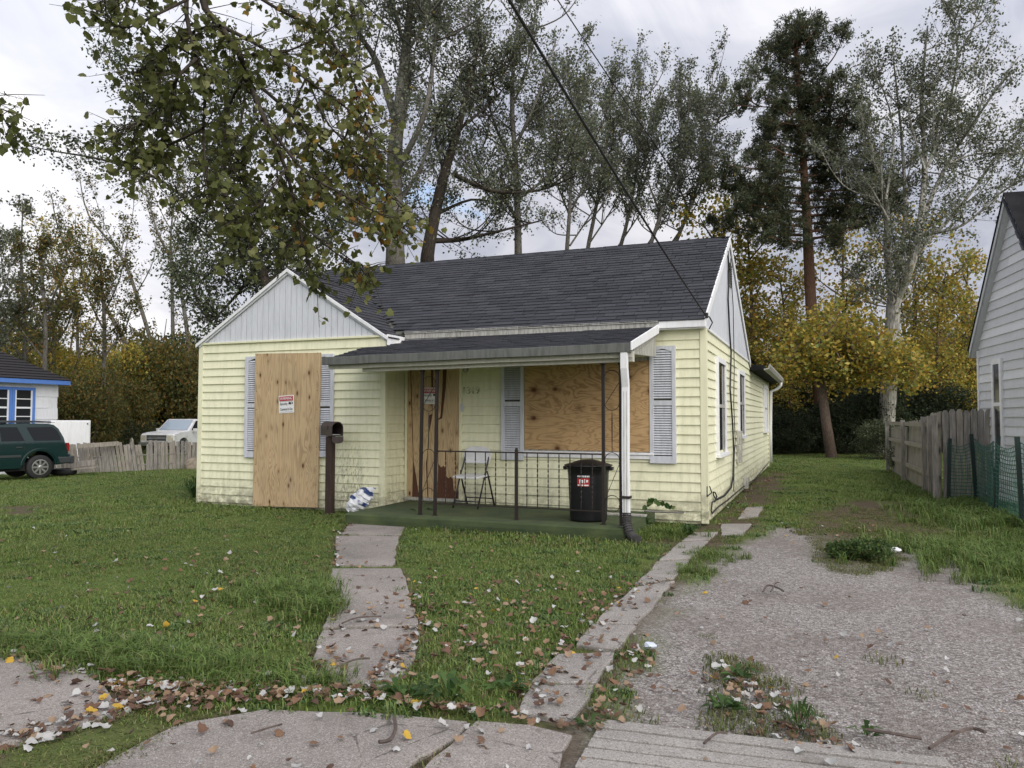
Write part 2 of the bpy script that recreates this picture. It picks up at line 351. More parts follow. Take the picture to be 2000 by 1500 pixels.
slab_px = dict(path=[[(684, 1024), (792, 1028), (784, 1047), (667, 1045)], [(656, 1049), (780, 1049), (768, 1106), (655, 1106)],
                     [(648, 1115), (785, 1114), (817, 1226), (632, 1230)], [(630, 1235), (818, 1231), (808, 1300), (752, 1347), (592, 1335)]],
               strip=[[(1090, 1281), (1204, 1277), (1164, 1337), (1042, 1335)], [(1040, 1339), (1162, 1341), (1135, 1390), (1104, 1413), (1008, 1394)],
                      [(1235, 1148), (1316, 1135), (1243, 1220), (1160, 1218)], [(1158, 1222), (1241, 1224), (1205, 1271), (1122, 1262)],
                      [(1243, 1142), (1318, 1131), (1346, 1096), (1284, 1098)], [(1288, 1095), (1349, 1093), (1384, 1058), (1326, 1061)], [(1332, 1057), (1388, 1054), (1404, 1040), (1352, 1041)],
                      [(1408, 1046), (1450, 1046), (1468, 1024), (1408, 1024)], [(1442, 1013), (1478, 1010), (1492, 990), (1458, 992)]],
               walk=[[(-500, 1235), (0, 1276), (147, 1308), (205, 1346), (232, 1392), (160, 1424), (0, 1462), (-500, 1580)],
                     [(-60, 1640), (215, 1484), (350, 1415), (518, 1387), (700, 1393), (912, 1411), (900, 1436), (812, 1490), (650, 1640)],
                     [(930, 1412), (1037, 1417), (1113, 1438), (1092, 1500), (1050, 1640), (700, 1640), (846, 1485)]])
slab_world = {k: [P2(p) for p in v] for k, v in slab_px.items()}
HOUSE_FOOT = [(-9.62, 9.9), (-6.03, 9.9), (-6.03, 8.83), (-2.12, 8.83), (-2.12, 10.5), (-1.4, 10.5), (-1.4, 23.9), (-9.62, 17.4)]

def axis(lo, hi, step, far_lo, far_hi):
    a = list(np.arange(lo, hi + 1e-6, step)); d = step; x = lo; left = []
    while x > far_lo: d *= 1.22; x -= d; left.append(x)
    d = step; x = hi; right = []
    while x < far_hi: d *= 1.22; x += d; right.append(x)
    return np.array(left[::-1] + a + right)
gx, gy = axis(-9, 4.2, .055, -260, 260), axis(1.6, 12.5, .055, -60, 700)
GX, GY = np.meshgrid(gx, gy)
def vnoise(X, Y, sc, seed=0):
    """cheap tiled value noise in numpy"""
    r = np.random.RandomState(seed); T = r.rand(64, 64); x, y = X * sc, Y * sc
    xi, yi = np.floor(x).astype(int), np.floor(y).astype(int); fx, fy = x - xi, y - yi
    fx, fy = fx * fx * (3 - 2 * fx), fy * fy * (3 - 2 * fy)
    a, b, c, d = T[yi % 64, xi % 64], T[yi % 64, (xi + 1) % 64], T[(yi + 1) % 64, xi % 64], T[(yi + 1) % 64, (xi + 1) % 64]
    return (a * (1 - fx) + b * fx) * (1 - fy) + (c * (1 - fx) + d * fx) * fy
def fbm(X, Y, sc, seed=0): return (vnoise(X, Y, sc, seed) + .5 * vnoise(X, Y, sc * 2.1, seed + 1) + .25 * vnoise(X, Y, sc * 4.3, seed + 2)) / 1.75
def sm(x, a, b): t = np.clip((x - a) / (b - a), 0, 1); return t * t * (3 - 2 * t)
jn = P2([(-60, 1540), (60, 1462), (236, 1394), (330, 1350), (480, 1380), (350, 1412), (215, 1482), (60, 1560)])
def masks(X, Y):
    wob = (fbm(X, Y, 2.2, 5) - .5)
    gr = sm(pdist(gravel_poly, X, Y) + wob * .5, -.18, .18); gr = gr * (1 - .7 * sm(pdist(median_poly, X, Y) + wob * .5, -.15, .15))
    di = .8 * sm(pdist(median_poly, X, Y) + wob * .5, -.15, .15)
    for p in dirt_polys: di = np.maximum(di, sm(pdist(p, X, Y) + wob * .7, -.25, .25))
    di = np.maximum(di, sm(pdist(walk_poly, X, Y) + wob * .25, -.06, .1))
    di = np.maximum(di, sm(pdist(strip_poly, X, Y) + wob * .3, -.12, .08) * .9)
    for p in slab_world['path'] + slab_world['strip']:
        if min(a[1] for a in p) < 30: di = np.maximum(di, sm(pdist(p, X, Y), -.09, .0))
    di = di * (1 - .75 * sm(pdist(jn, X, Y) + wob * .2, -.03, .05))
    return gr, di
gzv = np.vectorize(ground_z)(GX, GY)
mg, md = masks(GX, GY)
near = np.exp(-((GX + 2) ** 2 + (GY - 7) ** 2) / 400)
zz_ = gzv + (fbm(GX, GY, 1.3, 11) - .5) * .045 * near * (1 - .6 * mg) - .02 * mg
for p in sum(slab_world.values(), []): zz_ = np.where(pdist(p, GX, GY) > -.04, np.minimum(zz_, -.012), zz_)
gv = np.stack([GX.ravel(), GY.ravel(), zz_.ravel()], 1); ny_, nx_ = GX.shape
ii = np.arange(ny_ * nx_).reshape(ny_, nx_)
gf = np.stack([ii[:-1, :-1], ii[:-1, 1:], ii[1:, 1:], ii[1:, :-1]], -1).reshape(-1, 4)
def m_ground():
    t = NT('lawn_soil_and_gravel'); a = t.sep(t.attr('Col')); v = t.map()
    soil = t.mix(t.rng(t.noise(v, 3, 6, .65), .3, .7), (.035, .045, .014), (.075, .085, .026))
    far = t.mix(t.rng(t.noise(v, 30, 5, .7), .3, .7), (.075, .12, .025), (.17, .23, .06))
    soil = t.mix(t.rng(t.noise(v, .35, 4), .3, .7, .25, .7), soil, far)
    dirt = t.mix(t.rng(t.noise(v, 14, 6, .7), .3, .7), (.050, .040, .026), (.14, .105, .075))
    vc = t.vor(v, 78, out='Color'); vd = t.vor(v, 78); st = t.sep(vc)[0]
    grav = t.mix(t.rng(st, 0, 1), (.155, .138, .126), (.44, .415, .395))
    grav = t.mix(t.rng(st, .86, 1.0, 0, .6), grav, (.58, .55, .52)); grav = t.mix(t.rng(vd, .45, .75, 0, .75), grav, (.10, .078, .066))
    grav = t.mix(t.rng(t.noise(v, .7, 6, .65), .44, .62, 0, .6), grav, (.175, .148, .128))
    v2 = t.sep(t.vor(v, 38, out='Color')); grav = t.mix(t.rng(v2[0], .55, 1, 0, .30), grav, (.50, .47, .44)); grav = t.mix(t.rng(v2[1], .6, 1, 0, .35), grav, (.12, .098, .085))
    col = t.mix(a[1], soil, dirt); col = t.mix(a[0], col, grav)
    t.bump(t.math('ADD', t.math('MULTIPLY', t.math('SUBTRACT', 1, vd), a[0]), t.noise(v, 60, 4, .7)), .7, .012)
    return t.done(col, .95, 0, .1)
gme = np_mesh('ground', gv, gf.ravel(), 4, m_ground(), smooth=True)
at = gme.color_attributes.new('Col', 'FLOAT_COLOR', 'POINT'); c4 = np.zeros((len(gv), 4), np.float32); c4[:, 0] = mg.ravel(); c4[:, 1] = md.ravel(); c4[:, 3] = 1
at.data.foreach_set('color', c4.ravel())
ground = link(bpy.data.objects.new('ground', gme)); tag(ground, kind='structure')

# ------------------------------------------------------------------ concrete slabs
def worn(poly, jit=.012, step=.12, seed=1):
    r = random.Random(seed); out = []
    for i in range(len(poly)):
        a, b = Vector(poly[i]), Vector(poly[(i + 1) % len(poly)]); n = max(1, int((b - a).length / step)); d = (b - a).normalized() if (b - a).length else Vector((1, 0)); q = Vector((-d.y, d.x))
        for k in range(n):
            p = a.lerp(b, k / n) + (q * r.uniform(-jit, jit)); out.append((p.x, p.y))
    return out
def slabs(name, key, mat, top, seed):
    root = bpy.data.objects.new(name, None); link(root, None, Matrix.Translation((slab_world[key][0][0][0], slab_world[key][0][0][1], 0))); tag(root, kind='structure')
    for i, p in enumerate(slab_world[key]):
        mb = MB(); tilt = rnd.uniform(-.006, .006)
        mb.prism(worn(p, .014, .14, seed + i), (0, 0, top + tilt - .07), (1, 0, 0), (0, 1, 0), (0, 0, 1), .07)
        mb.build('slab', mat, root, bevel=.008)
    return root
slabs('garden_path', 'path', m_conc1, .022, 10); slabs('kerb_walk', 'strip', m_conc2, .014, 30); slabs('sidewalk', 'walk', m_conc1, .012, 60)
ap = bpy.data.objects.new('driveway_apron', None); a0, a1 = G(1176, 1411), G(1790, 1480); link(ap, None, Matrix.Translation(a0)); tag(ap, kind='structure')
ad = (a1 - a0).normalized(); an = Vector((ad.y, -ad.x, 0)); pl = (G(1122, 1500) - a0)
for k in range(9):
    w0, w1 = k * .105, k * .105 + .088; sh = pl.dot(ad) / max(.01, pl.dot(an))
    mb = MB(); mb.prism(worn([(w0 * sh, w0), (1.45, w0), (1.45, w1), (w1 * sh, w1)], .004, .2, 90 + k), (a0.x, a0.y, -.05), ad, an, (0, 0, 1), .062 + (k == 0) * .004)
    mb.build('slab', m_conc3, ap, bevel=.004)
# ------------------------------------------------------------------ the yellow house
XL, XW, XR = -9.58, -6.03, -1.425
YW, YM, YE, YA = 9.91, 10.53, 17.39, 23.9
ZE = 2.655; EXPO = .1285
house = thing('house', 'pale yellow boarded-up bungalow with grey shingle roof and front porch', 'house', (-5.5, 10.5, 0))
wall = MB().box((XL + .02, YW + .02, .02), (XW - .02, YE, ZE)).box((XW - .03, YM + .02, .02), (XR - .02, YE, ZE)).box((-8.5, YE - .01, .02), (XR - .02, YA - .01, 2.5)).build('wall', m_yellow, house)
def board(o, u, n, length, h, parent, mat=None, th=.027, seed=0, name='siding_board', m0=.003):
    """one clapboard: o lower left on the wall plane, u along, n outward"""
    o, u, n = Vector(o), Vector(u), Vector(n); k = max(1, int(length / .8)); r = random.Random(seed); vs = []
    for i in range(k + 1):
        x = length * i / k; j = r.uniform(-.0018, .0018); s = r.uniform(-.0015, .0015)
        for a, z in ((m0, -.004), (th + j, -.002 + s), (th + j - .001, .006 + s), (m0 + .002, h + .006), (m0, h + .006)):
            vs.append(o + u * x + n * a + Vector((0, 0, z)))
    fs = [(i * 5 + q, (i + 1) * 5 + q, (i + 1) * 5 + (q + 1) % 5, i * 5 + (q + 1) % 5) for i in range(k) for q in range(5)] + [(4, 3, 2, 1, 0), tuple(k * 5 + q for q in range(5))]
    if u.cross(Vector((0, 0, 1))).dot(n) < 0: fs = [f[::-1] for f in fs]
    return MB().add(vs, fs).build(name, mat or m_yellow, parent)
for i in range(20):
    z = .065 + i * EXPO; h = EXPO if i < 19 else ZE - z
    board((XL + .07, YW + .02, z), (1, 0, 0), (0, -1, 0), XW - XL - .14, h, wall, seed=i)                       # wing front
    board((XW - .02, YW + .07, z), (0, 1, 0), (1, 0, 0), YM - YW - .07, h, wall, seed=40 + i)                   # porch return
    for (xa, xb) in ((XW, -3.6 + .5 * (i % 2)), (-3.6 + .5 * (i % 2), XR - .075)):
        board((xa + .001, YM + .02, z), (1, 0, 0), (0, -1, 0), xb - xa - .002, h, wall, seed=80 + i)
    cuts = [YM + .08, 13.1 + (i * .77) % 1.7, 16.4 + (i * .53) % 1.5, 19.6 + (i * .91) % 1.8, YA - .06]
    for a, b in zip(cuts, cuts[1:]):
        if z + h > 2.52 and a > YE - 1: continue
        board((XR - .02, a + .001, z), (0, 1, 0), (1, 0, 0), b - a - .002, h, wall, seed=140 + i)
def trim(name, lo, hi, mat, parent=house, bevel=.004): return MB().box(lo, hi).build(name, mat, parent, bevel=bevel)
for (x, y, sx, sy) in ((XL, YW, 1, 1), (XW, YW, -1, 1), (XR, YM, -1, 1), (XR, YA - .02, -1, -1)):
    z1 = ZE if y < 20 else 2.5
    mb = MB(); x0, x1 = sorted((x - sx * .022, x + sx * .072)); y0, y1 = sorted((y - .004 * sy, y + sy * .018)); mb.box((x0, y0, .03), (x1, y1, z1))
    x0, x1 = sorted((x - sx * .022, x - sx * .002)); y0, y1 = sorted((y + sy * .019, y + sy * .075)); mb.box((x0, y0, .03), (x1, y1, z1)); mb.build('corner_board', m_ytrim, house, bevel=.003)
# concrete footing seen below the boards
MB().box((XL + .05, YW + .05, -.15), (XW - .05, YE, .03)).box((XW - .06, YM + .05, -.15), (XR - .06, YA - .05, .03)).build('footing', m_darkwall, house)

# --- gables
AX, AZ = (XL + XW) / 2, 3.80; SLW = (AZ - 2.66) / (XW + .05 - AX); gw = MB()
def wz(x): return AZ - abs(x - AX) * SLW
g1 = MB().prism([(XL - .02, 2.66), (XW + .02, 2.66), (AX, AZ - .02)], (0, YW + .03, 0), (1, 0, 0), (0, 0, 1), (0, 1, 0), .05).build('gable', m_bluewhite, house)
nb = 33; bw = (XW - XL + .06) / nb
for i in range(nb):
    a = XL - .03 + i * bw; b = a + bw - .007
    pts = [(a, 2.675), (b, 2.675), (b, max(2.68, wz(b) - .03))] + ([(AX, wz(AX) - .03)] if a < AX < b else []) + [(a, max(2.68, wz(a) - .03))]
    j = random.Random(i).uniform(0, .004)
    MB().prism(pts, (0, YW + .028, 0), (1, 0, 0), (0, 0, 1), (0, -1, 0), .016 + j).build('gable_board', m_bluewhite, g1)
trim('gable_trim', (XL - .05, YW - .022, 2.645), (XW + .02, YW + .029, 2.676), m_ytrim)
YR, ZR, YF, ZF = 13.585, 4.565, 10.40, 2.775; SLM = (ZR - ZF) / (YR - YF); SLB = (ZR - 2.70) / (YE + .12 - YR)
def mz(y): return ZR - (YR - y) * SLM if y < YR else ZR - (y - YR) * SLB
g2 = MB().prism([(YM, ZE + .01), (YE, ZE + .01), (YR, ZR - .05)], (XR - .06, 0, 0), (0, 1, 0), (0, 0, 1), (1, 0, 0), .05).build('gable', m_bluewhite, house)
gb = MB(); nb = 56; bw = (YE - YM) / nb
for i in range(nb):
    a = YM + i * bw; b = a + bw - .012
    pts = [(a, 2.69), (b, 2.69), (b, max(2.70, mz(b) - .10)), (a, max(2.70, mz(a) - .10))]
    gb.prism(pts, (XR - .012, 0, 0), (0, 1, 0), (0, 0, 1), (1, 0, 0), .012)
tag(gb.build('gable_cladding', m_bluewhite, g2), kind='stuff')
trim('gable_trim', (XR - .03, YM - .02, 2.65), (XR + .016, YE, 2.688), m_white)
# attic vent
vent = MB().box((XR, 13.33, 3.72), (XR + .02, 13.86, 4.12)).build('attic_vent', m_whitedirty, g2)
sl = MB()
for k in range(9): sl.box((XR + .02, 13.36, 3.74 + k * .042), (XR + .03, 13.83, 3.755 + k * .042), mw=None)
tag(sl.build('louvre', m_darkwall, vent), kind='stuff') if False else tag(sl.build('louvre', m_darkwall, g2), kind='stuff')

# --- roof decks and trim
OX = XR + .03
deck = MB()
deck.prism([(YF, ZF - .03), (YR, ZR - .03), (YE + .12, 2.67), (YE + .12, 2.64), (YR, ZR - .07), (YF, ZF - .07)], (XL - .06, 0, 0), (0, 1, 0), (0, 0, 1), (1, 0, 0), OX - XL + .055)
deck.prism([(XL - .06, wz(XL - .06) - .03), (AX, AZ - .03), (XW + .06, wz(XW + .06) - .03), (XW + .06, wz(XW + .06) - .06), (AX, AZ - .06), (XL - .06, wz(XL - .06) - .06)], (0, YW - .02, 0), (1, 0, 0), (0, 0, 1), (0, 1, 0), 2.35)
roof = deck.build('roof', m_darkwall, house)
def rake(p0, p1, n, w, mat=m_white, th=.022, name='rake_board'):
    p0, p1 = Vector(p0), Vector(p1); d = p1 - p0; L = d.length; u = d.normalized()
    return MB().prism([(0, 0), (L, 0), (L, -w), (0, -w)], p0, u, Vector((0, 0, 1)), n, th).build(name, mat, house, bevel=.003)
for s in (-1, 1):
    xe = AX + s * (XW + .06 - AX)
    rake((xe, YW - .024, wz(xe) + .0), (AX + s * .0005, YW - .024, AZ), (0, -1, 0), .055)
    rake((xe - s * .05, YW - .004, wz(xe - s * .05) - .055), (AX + s * .0005, YW - .004, AZ - .055), (0, -1, 0), .035, m_bluewhite, .018)
rake((OX - .02, YF - .005, ZF + .005), (OX - .02, YR - .001, ZR + .0), (1, 0, 0), .13); rake((OX - .02, YR + .001, ZR), (OX - .02, YE + .12, 2.68), (1, 0, 0), .13)
trim('fascia', (-2.02, YF - .022, 2.655), (OX - .002, YF, 2.755), m_white)
trim('fascia', (XW + .07, YF - .02, 2.655), (-2.022, YF - .001, 2.735), m_whitedirty)
trim('fascia_edge', (XW + .07, YF - .034, 2.737), (-2.024, YF + .01, 2.768), m_whitedirty)
trim('soffit', (XW + .05, YF, 2.64), (XR, YM + .01, 2.652), m_white)
trim('wing_fascia', (XW + .045, YW - .02, 2.52), (XW + .068, YF + .1, 2.685), m_white)
# rear addition: low roof, gutter and elbow
MB().prism([(-8.6, 2.50), (XR + .30, 2.50), (XR + .30, 2.60), (-5, 2.86), (-8.6, 2.7)], (0, YE + .10, 0), (1, 0, 0), (0, 0, 1), (0, 1, 0), YA - YE).build('addition_roof', m_shing, house)
MB().prism([(0, 0), (.10, .02), (.13, .09), (.13, .13), (.115, .13), (.10, .10), (.09, .045), (0, .03)], (XR + .302, YE + .08, 2.49), (1, 0, 0), (0, 0, 1), (0, 1, 0), YA - YE + .05).build('gutter', m_whitedirty, house)
MB().tube([(XR + .36, YA - .05, 2.50), (XR + .36, YA - .02, 2.42), (XR + .26, YA + .02, 2.32), (XR + .08, YA + .03, 2.24), (XR + .05, YA + .03, 1.2), (XR + .05, YA + .03, .15)], .045, 10).build('downspout', m_white, house, smooth=True)

# --- shingles: real pieces, the largest in view as parts, the rest joined
shades = [(.045, .047, .055), (.053, .055, .064), (.037, .039, .046), (.062, .064, .073)]
SHM = {}
def shingle_mesh(w, L, k):
    key = (round(w, 2), round(L, 2), k)
    if key not in SHM:
        w, L = key[:2]; t = .014
        mb = MB(); vs = [(0.004, 0, 0), (w - .004, 0, 0), (w - .004, L, 0), (.004, L, 0), (.004, 0, t), (w - .004, 0, t), (w - .004, L, .003), (.004, L, .003)]
        mb.add(vs, [(0, 3, 2, 1), (4, 5, 6, 7), (0, 1, 5, 4), (1, 2, 6, 5), (2, 3, 7, 6), (3, 0, 4, 7)], 0, shades[k] + (1,)); SHM[key] = mb.mesh('shingle', m_shing)
    return SHM[key]
pieces = []                                         # (distance, matrix, w, L, shade)
def lay(o, u, v, width, length, keep, expo=.130, seed=0, L=.19):
    o, u, v = Vector(o), Vector(u).normalized(), Vector(v).normalized(); n = u.cross(v); r = random.Random(seed); rows = int(length / expo) + 1
    for i in range(rows):
        x = -r.uniform(0, .25)
        while x < width:
            w = r.choice((.16, .22, .28, .34)); a, b = max(0, x), min(width, x + w); x += w
            if b - a < .05: continue
            LL = min(L, length - i * expo + .02)
            if LL < .04: continue
            p = o + u * a + v * (i * expo) + n * r.uniform(.001, .007)
            c = p + u * (b - a) / 2 + v * .07
            if not keep(c): continue
            vv = (v - n * .028).normalized(); nn = u.cross(vv)
            m = Matrix(((u.x, vv.x, nn.x, p.x), (u.y, vv.y, nn.y, p.y), (u.z, vv.z, nn.z, p.z), (0, 0, 0, 1)))
            pieces.append(((c - CAM).length, m, b - a, LL, r.choices((0, 1, 2, 3), (4, 3, 2, 1.3))[0]))
inwing = lambda c: c.y < 14 and wz(c.x) > mz(c.y) + .0
lay((XL - .06, YF - .03, ZF - .03), (1, 0, 0), (0, YR - YF, ZR - ZF), OX - XL + .055, math.hypot(YR - YF + .03, ZR - ZF), lambda c: not (wz(c.x) > c.z + .0))
lay((XW + .08, YW - .02, wz(XW + .08) - .015), (0, 1, 0), (AX - XW - .08, 0, AZ - wz(XW + .08)), 2.6, math.hypot(AX - XW - .08, AZ - wz(XW + .08)), lambda c: not (mz(c.y) > c.z + .02), seed=3)
lay((XL - .08, 12.2, wz(XL - .08) - .015), (0, -1, 0), (AX - XL + .08, 0, AZ - wz(XL - .08)), 2.3, math.hypot(AX - XL + .08, AZ - wz(XL - .08)), lambda c: not (mz(c.y) > c.z + .02), seed=4)
lay((OX, YE + .14, 2.69), (-1, 0, 0), (0, YR - YE - .14, ZR - 2.69), OX - XL + .05, math.hypot(YR - YE - .14, ZR - 2.69), lambda c: True, seed=5)
# ridge caps
rc = MB()
for k in range(int((OX - XL) / .2)):
    x = XL + k * .2; m = Matrix.Translation((x, YR, ZR + .012 - .004 * (k % 2)))
    rc.add([m @ Vector(p) for p in ((0, -.13, -.075), (.24, -.13, -.08), (.24, 0, .0), (0, 0, .006), (.24, .13, -.08), (0, .13, -.075))], [(0, 1, 2, 3), (3, 2, 4, 5)], 0, shades[k % 3] + (1,))
tag(rc.build('ridge_caps', m_shing, roof), kind='stuff')

# --- porch: slab, roof, beam, gutter, downspout
def pz(x): return -.05 * (-2.04 - x) / 4.3             # the porch roof sags to one side
PF, PB = 8.87, 10.385; PL, PR = -6.33, -2.035
def proof(x, y): return 2.305 + pz(x) + (y - PF) * (2.69 - 2.305) / (PB - PF)
pr_ = MB(); k = 8
vsT, vsB = [], []
pdk = MB()
pdk.add([(PL, PF, proof(PL, PF) - .02), (PR, PF, proof(PR, PF) - .02), (PR, PB, proof(PR, PB) - .02), (PL, PB, proof(PL, PB) - .02),
         (PL, PF, proof(PL, PF) - .05), (PR, PF, proof(PR, PF) - .05), (PR, PB, proof(PR, PB) - .05), (PL, PB, proof(PL, PB) - .05)],
        [(0, 1, 2, 3), (7, 6, 5, 4), (0, 4, 5, 1), (1, 5, 6, 2), (2, 6, 7, 3), (3, 7, 4, 0)])
porch_roof = pdk.build('porch_roof', m_beam, house)
pu = Vector((PR - PL, 0, proof(PR, PF) - proof(PL, PF))); pv = Vector((0, PB - PF, proof(0, PB) - proof(0, PF)))
n0 = len(pieces)
lay((PL, PF - .03, proof(PL, PF) - .022), pu, pv, PR - PL, (PB - PF) * 1.03, lambda c: not (c.x < XW + .05 and c.y > YW - .1), expo=.115, seed=9, L=.18)
porch_pieces = set(range(n0, len(pieces)))
order = sorted(range(len(pieces)), key=lambda i: pieces[i][0] if pieces[i][1].translation.y < YR else 99)
single = [i for i in order if i not in porch_pieces][:190] + [i for i in order if i in porch_pieces][:110]; ss = set(single)
for i in single:
    _, m, w, L, k = pieces[i]; link(bpy.data.objects.new('shingle', shingle_mesh(w, L, k)), porch_roof if i in porch_pieces else roof, m)
for par, sel in ((roof, [i for i in range(len(pieces)) if i not in ss and i not in porch_pieces]), (porch_roof, [i for i in porch_pieces if i not in ss])):
    mb = MB()
    for i in sel:
        _, m, w, L, k = pieces[i]; me = shingle_mesh(w, L, k); mb.add([m @ v.co for v in me.vertices], [tuple(p.vertices) for p in me.polygons], 0, shades[k] + (1,))
    if mb.v: tag(mb.build('shingles', m_shing, par), kind='stuff')
def along(name, y0, y1, z0, z1, mat, xa=PL, xb=PR):
    mb = MB(); n = 10; vs = []
    for i in range(n + 1):
        x = xa + (xb - xa) * i / n; d = pz(x) + random.Random(i).uniform(-.003, .003)
        vs += [(x, y0, z0 + d), (x, y1, z0 + d), (x, y1, z1 + d), (x, y0, z1 + d)]
    fs = [(i * 4 + q, i * 4 + (q + 1) % 4, (i + 1) * 4 + (q + 1) % 4, (i + 1) * 4 + q) for i in range(n) for q in range(4)] + [(0, 3, 2, 1), tuple(n * 4 + q for q in range(4))]
    return mb.add(vs, [f[::-1] for f in fs]).build(name, mat, house, bevel=.004)
along('porch_gutter', PF - .10, PF - .02, 2.205, 2.315, m_gutter, PL, PR - .002)
along('porch_fascia', PF - .016, PF + .012, 2.15, 2.262, m_beam, PL + .05, PR - .004)
along('porch_beam', PF + .06, PF + .15, 2.105, 2.235, m_beam, -5.78, PR - .01)
along('porch_ceiling', PF + .16, YM, 2.215, 2.222, m_beam, -5.98, PR - .02) if False else None
MB().add([(XW + .04, PF + .16, proof(XW, PF) - .10), (PR - .02, PF + .16, proof(PR, PF) - .10), (PR - .02, YM, proof(PR, PB) - .10), (XW + .04, YM, proof(XW, PB) - .10)], [(3, 2, 1, 0)]).build('porch_ceiling', m_beam, house)
MB().prism([(PF - .11, 2.225), (PF - .11, 2.325), (PB - .0, 2.712), (PB - .0, 2.59)], (PR + .001, 0, 0), (0, 1, 0), (0, 0, 1), (1, 0, 0), .02).build('porch_rake_board', m_white, house, bevel=.003)
MB().prism([(PF - .02, 2.20), (PF - .02, 2.25), (YW, 2.44), (YW, 2.38)], (PL + .02, 0, 0), (0, 1, 0), (0, 0, 1), (-1, 0, 0), .02).build('porch_rake_board', m_gutter, house)
# porch gable infill boards on the open end
for k in range(9):
    y = PF + .2 + k * .15; MB().box((PR - .045, y, 2.20 + (y - PF) * .05), (PR - .03, y + .143, proof(PR, y) - .06)).build('end_board', m_whitedirty, house)
# downspout: outlet, elbow, long pipe, strap
DX, DY = -2.12, PF - .06
def rect_pipe(pts, wx, wy):
    mb = MB(); vs = []
    for p in pts: vs += [(p[0] - wx, p[1] - wy, p[2]), (p[0] + wx, p[1] - wy, p[2]), (p[0] + wx, p[1] + wy, p[2]), (p[0] - wx, p[1] + wy, p[2])]
    n = len(pts); fs = [(i * 4 + q, i * 4 + (q + 1) % 4, (i + 1) * 4 + (q + 1) % 4, (i + 1) * 4 + q) for i in range(n - 1) for q in range(4)] + [(3, 2, 1, 0), tuple((n - 1) * 4 + q for q in range(4))]
    return mb.add(vs, fs)
ds = rect_pipe([(DX, DY + .07, .26), (DX - .005, DY + .065, .9), (DX, DY + .06, 1.80), (DX + .002, DY + .03, 1.90), (DX, DY, 2.02), (DX, DY, 2.23)], .042, .034).build('downspout', m_white, house, bevel=.006)
MB().box((DX - .055, DY + .02, .50), (DX + .055, DY + .11, .53)).build('strap', m_iron, ds)
flute = MB()
for s in (-.016, .016): flute.box((DX + s - .003, DY + .026, .3), (DX + s + .003, DY + .034, 1.75))
flute.build('seam', m_whitedirty, ds)
slab = thing('porch_floor', 'low concrete porch slab covered with dark green outdoor carpet', 'porch floor', (-4, 9.7, 0))
MB().box((-5.93, 8.84, -.1), (-2.13, YM + .01, .14)).build('slab', m_conc1, slab)
cp = MB(); n = 24; prof = [(8.822, -.03), (8.815, .08), (8.818, .135), (8.835, .153), (8.90, .157), (YM + .005, .157)]
vs = []
for i in range(n + 1):
    x = -5.95 + 3.83 * i / n
    for (y, z) in prof: vs.append((x + (0 if 0 < i < n else 0), y + noise.noise((x * 3, y, z * 9)) * .012, z + noise.noise((x * 4, y * 2, 3)) * .004))
q = len(prof); cp.add(vs, [(i * q + j, (i + 1) * q + j, (i + 1) * q + j + 1, i * q + j + 1) for i in range(n) for j in range(q - 1)])
cp.box((-2.128, 8.83, -.03), (-2.118, YM, .155)).box((-5.955, 8.83, -.03), (-5.945, YW, .155)); cp.build('carpet', m_carpet, slab, smooth=False)

# --- plywood, shutters, windows
def yrect(px0, py0, px1, py1, Y): a, b = FY(px0, py0, Y), FY(px1, py1, Y); return a.x, b.z, b.x, a.z
p0 = [FY(*q, YW - .03) for q in ((501, 691), (629, 689), (622, 991), (496, 988))]
ply1 = MB().prism([(p.x, p.z) for p in p0], (0, YW - .043, 0), (1, 0, 0), (0, 0, 1), (0, -1, 0), .016).build('plywood_sheet', m_ply_v, house, bevel=.001)
tag(ply1, 'tall upright sheet of plywood over the front window')
scr = MB()
for i in range(9):
    for x in (p0[3].x + .04, p0[2].x - .03):
        z = p0[3].z + .08 + i * .29; scr.lathe([(.007, 0), (.006, -.003)], (x, YW - .0592, z), 8, axis='Y')
tag(scr.build('screws', m_iron, ply1), kind='stuff')
x0, z0, x1, z1 = yrect(1024, 880, 1271, 712, YM - .04); z1 = FY(1200, 706, YM - .04).z; z0 = FY(1100, 880, YM - .04).z
PWX0, PWX1, PWZ0, PWZ1 = x0, x1, z0, z1
wf = MB().box((x0 - .03, YM - .012, z0 - .10), (x1 + .02, YM + .01, z1 + .05)).build('picture_window', m_whitedirty, house)
MB().prism([(x0, z0 + .012), (x1, z0), (x1, z1), (x0, z1)], (0, YM - .014, 0), (1, 0, 0), (0, 0, 1), (0, -1, 0), .016).build('plywood_sheet', m_ply_h, wf)
MB().box((x0 - .02, YM - .05, z0 - .045), (x1 + .03, YM - .013, z0 - .012)).box((x0 - .01, YM - .035, z0 - .10), (x1 + .02, YM - .013, z0 - .05)).build('window_sill', m_white, wf, bevel=.004)
MB().box((x0 - .052, YM - .030, z0 - .08), (x0 - .012, YM - .012, z1 + .04)).build('window_casing', m_ytrim, wf)
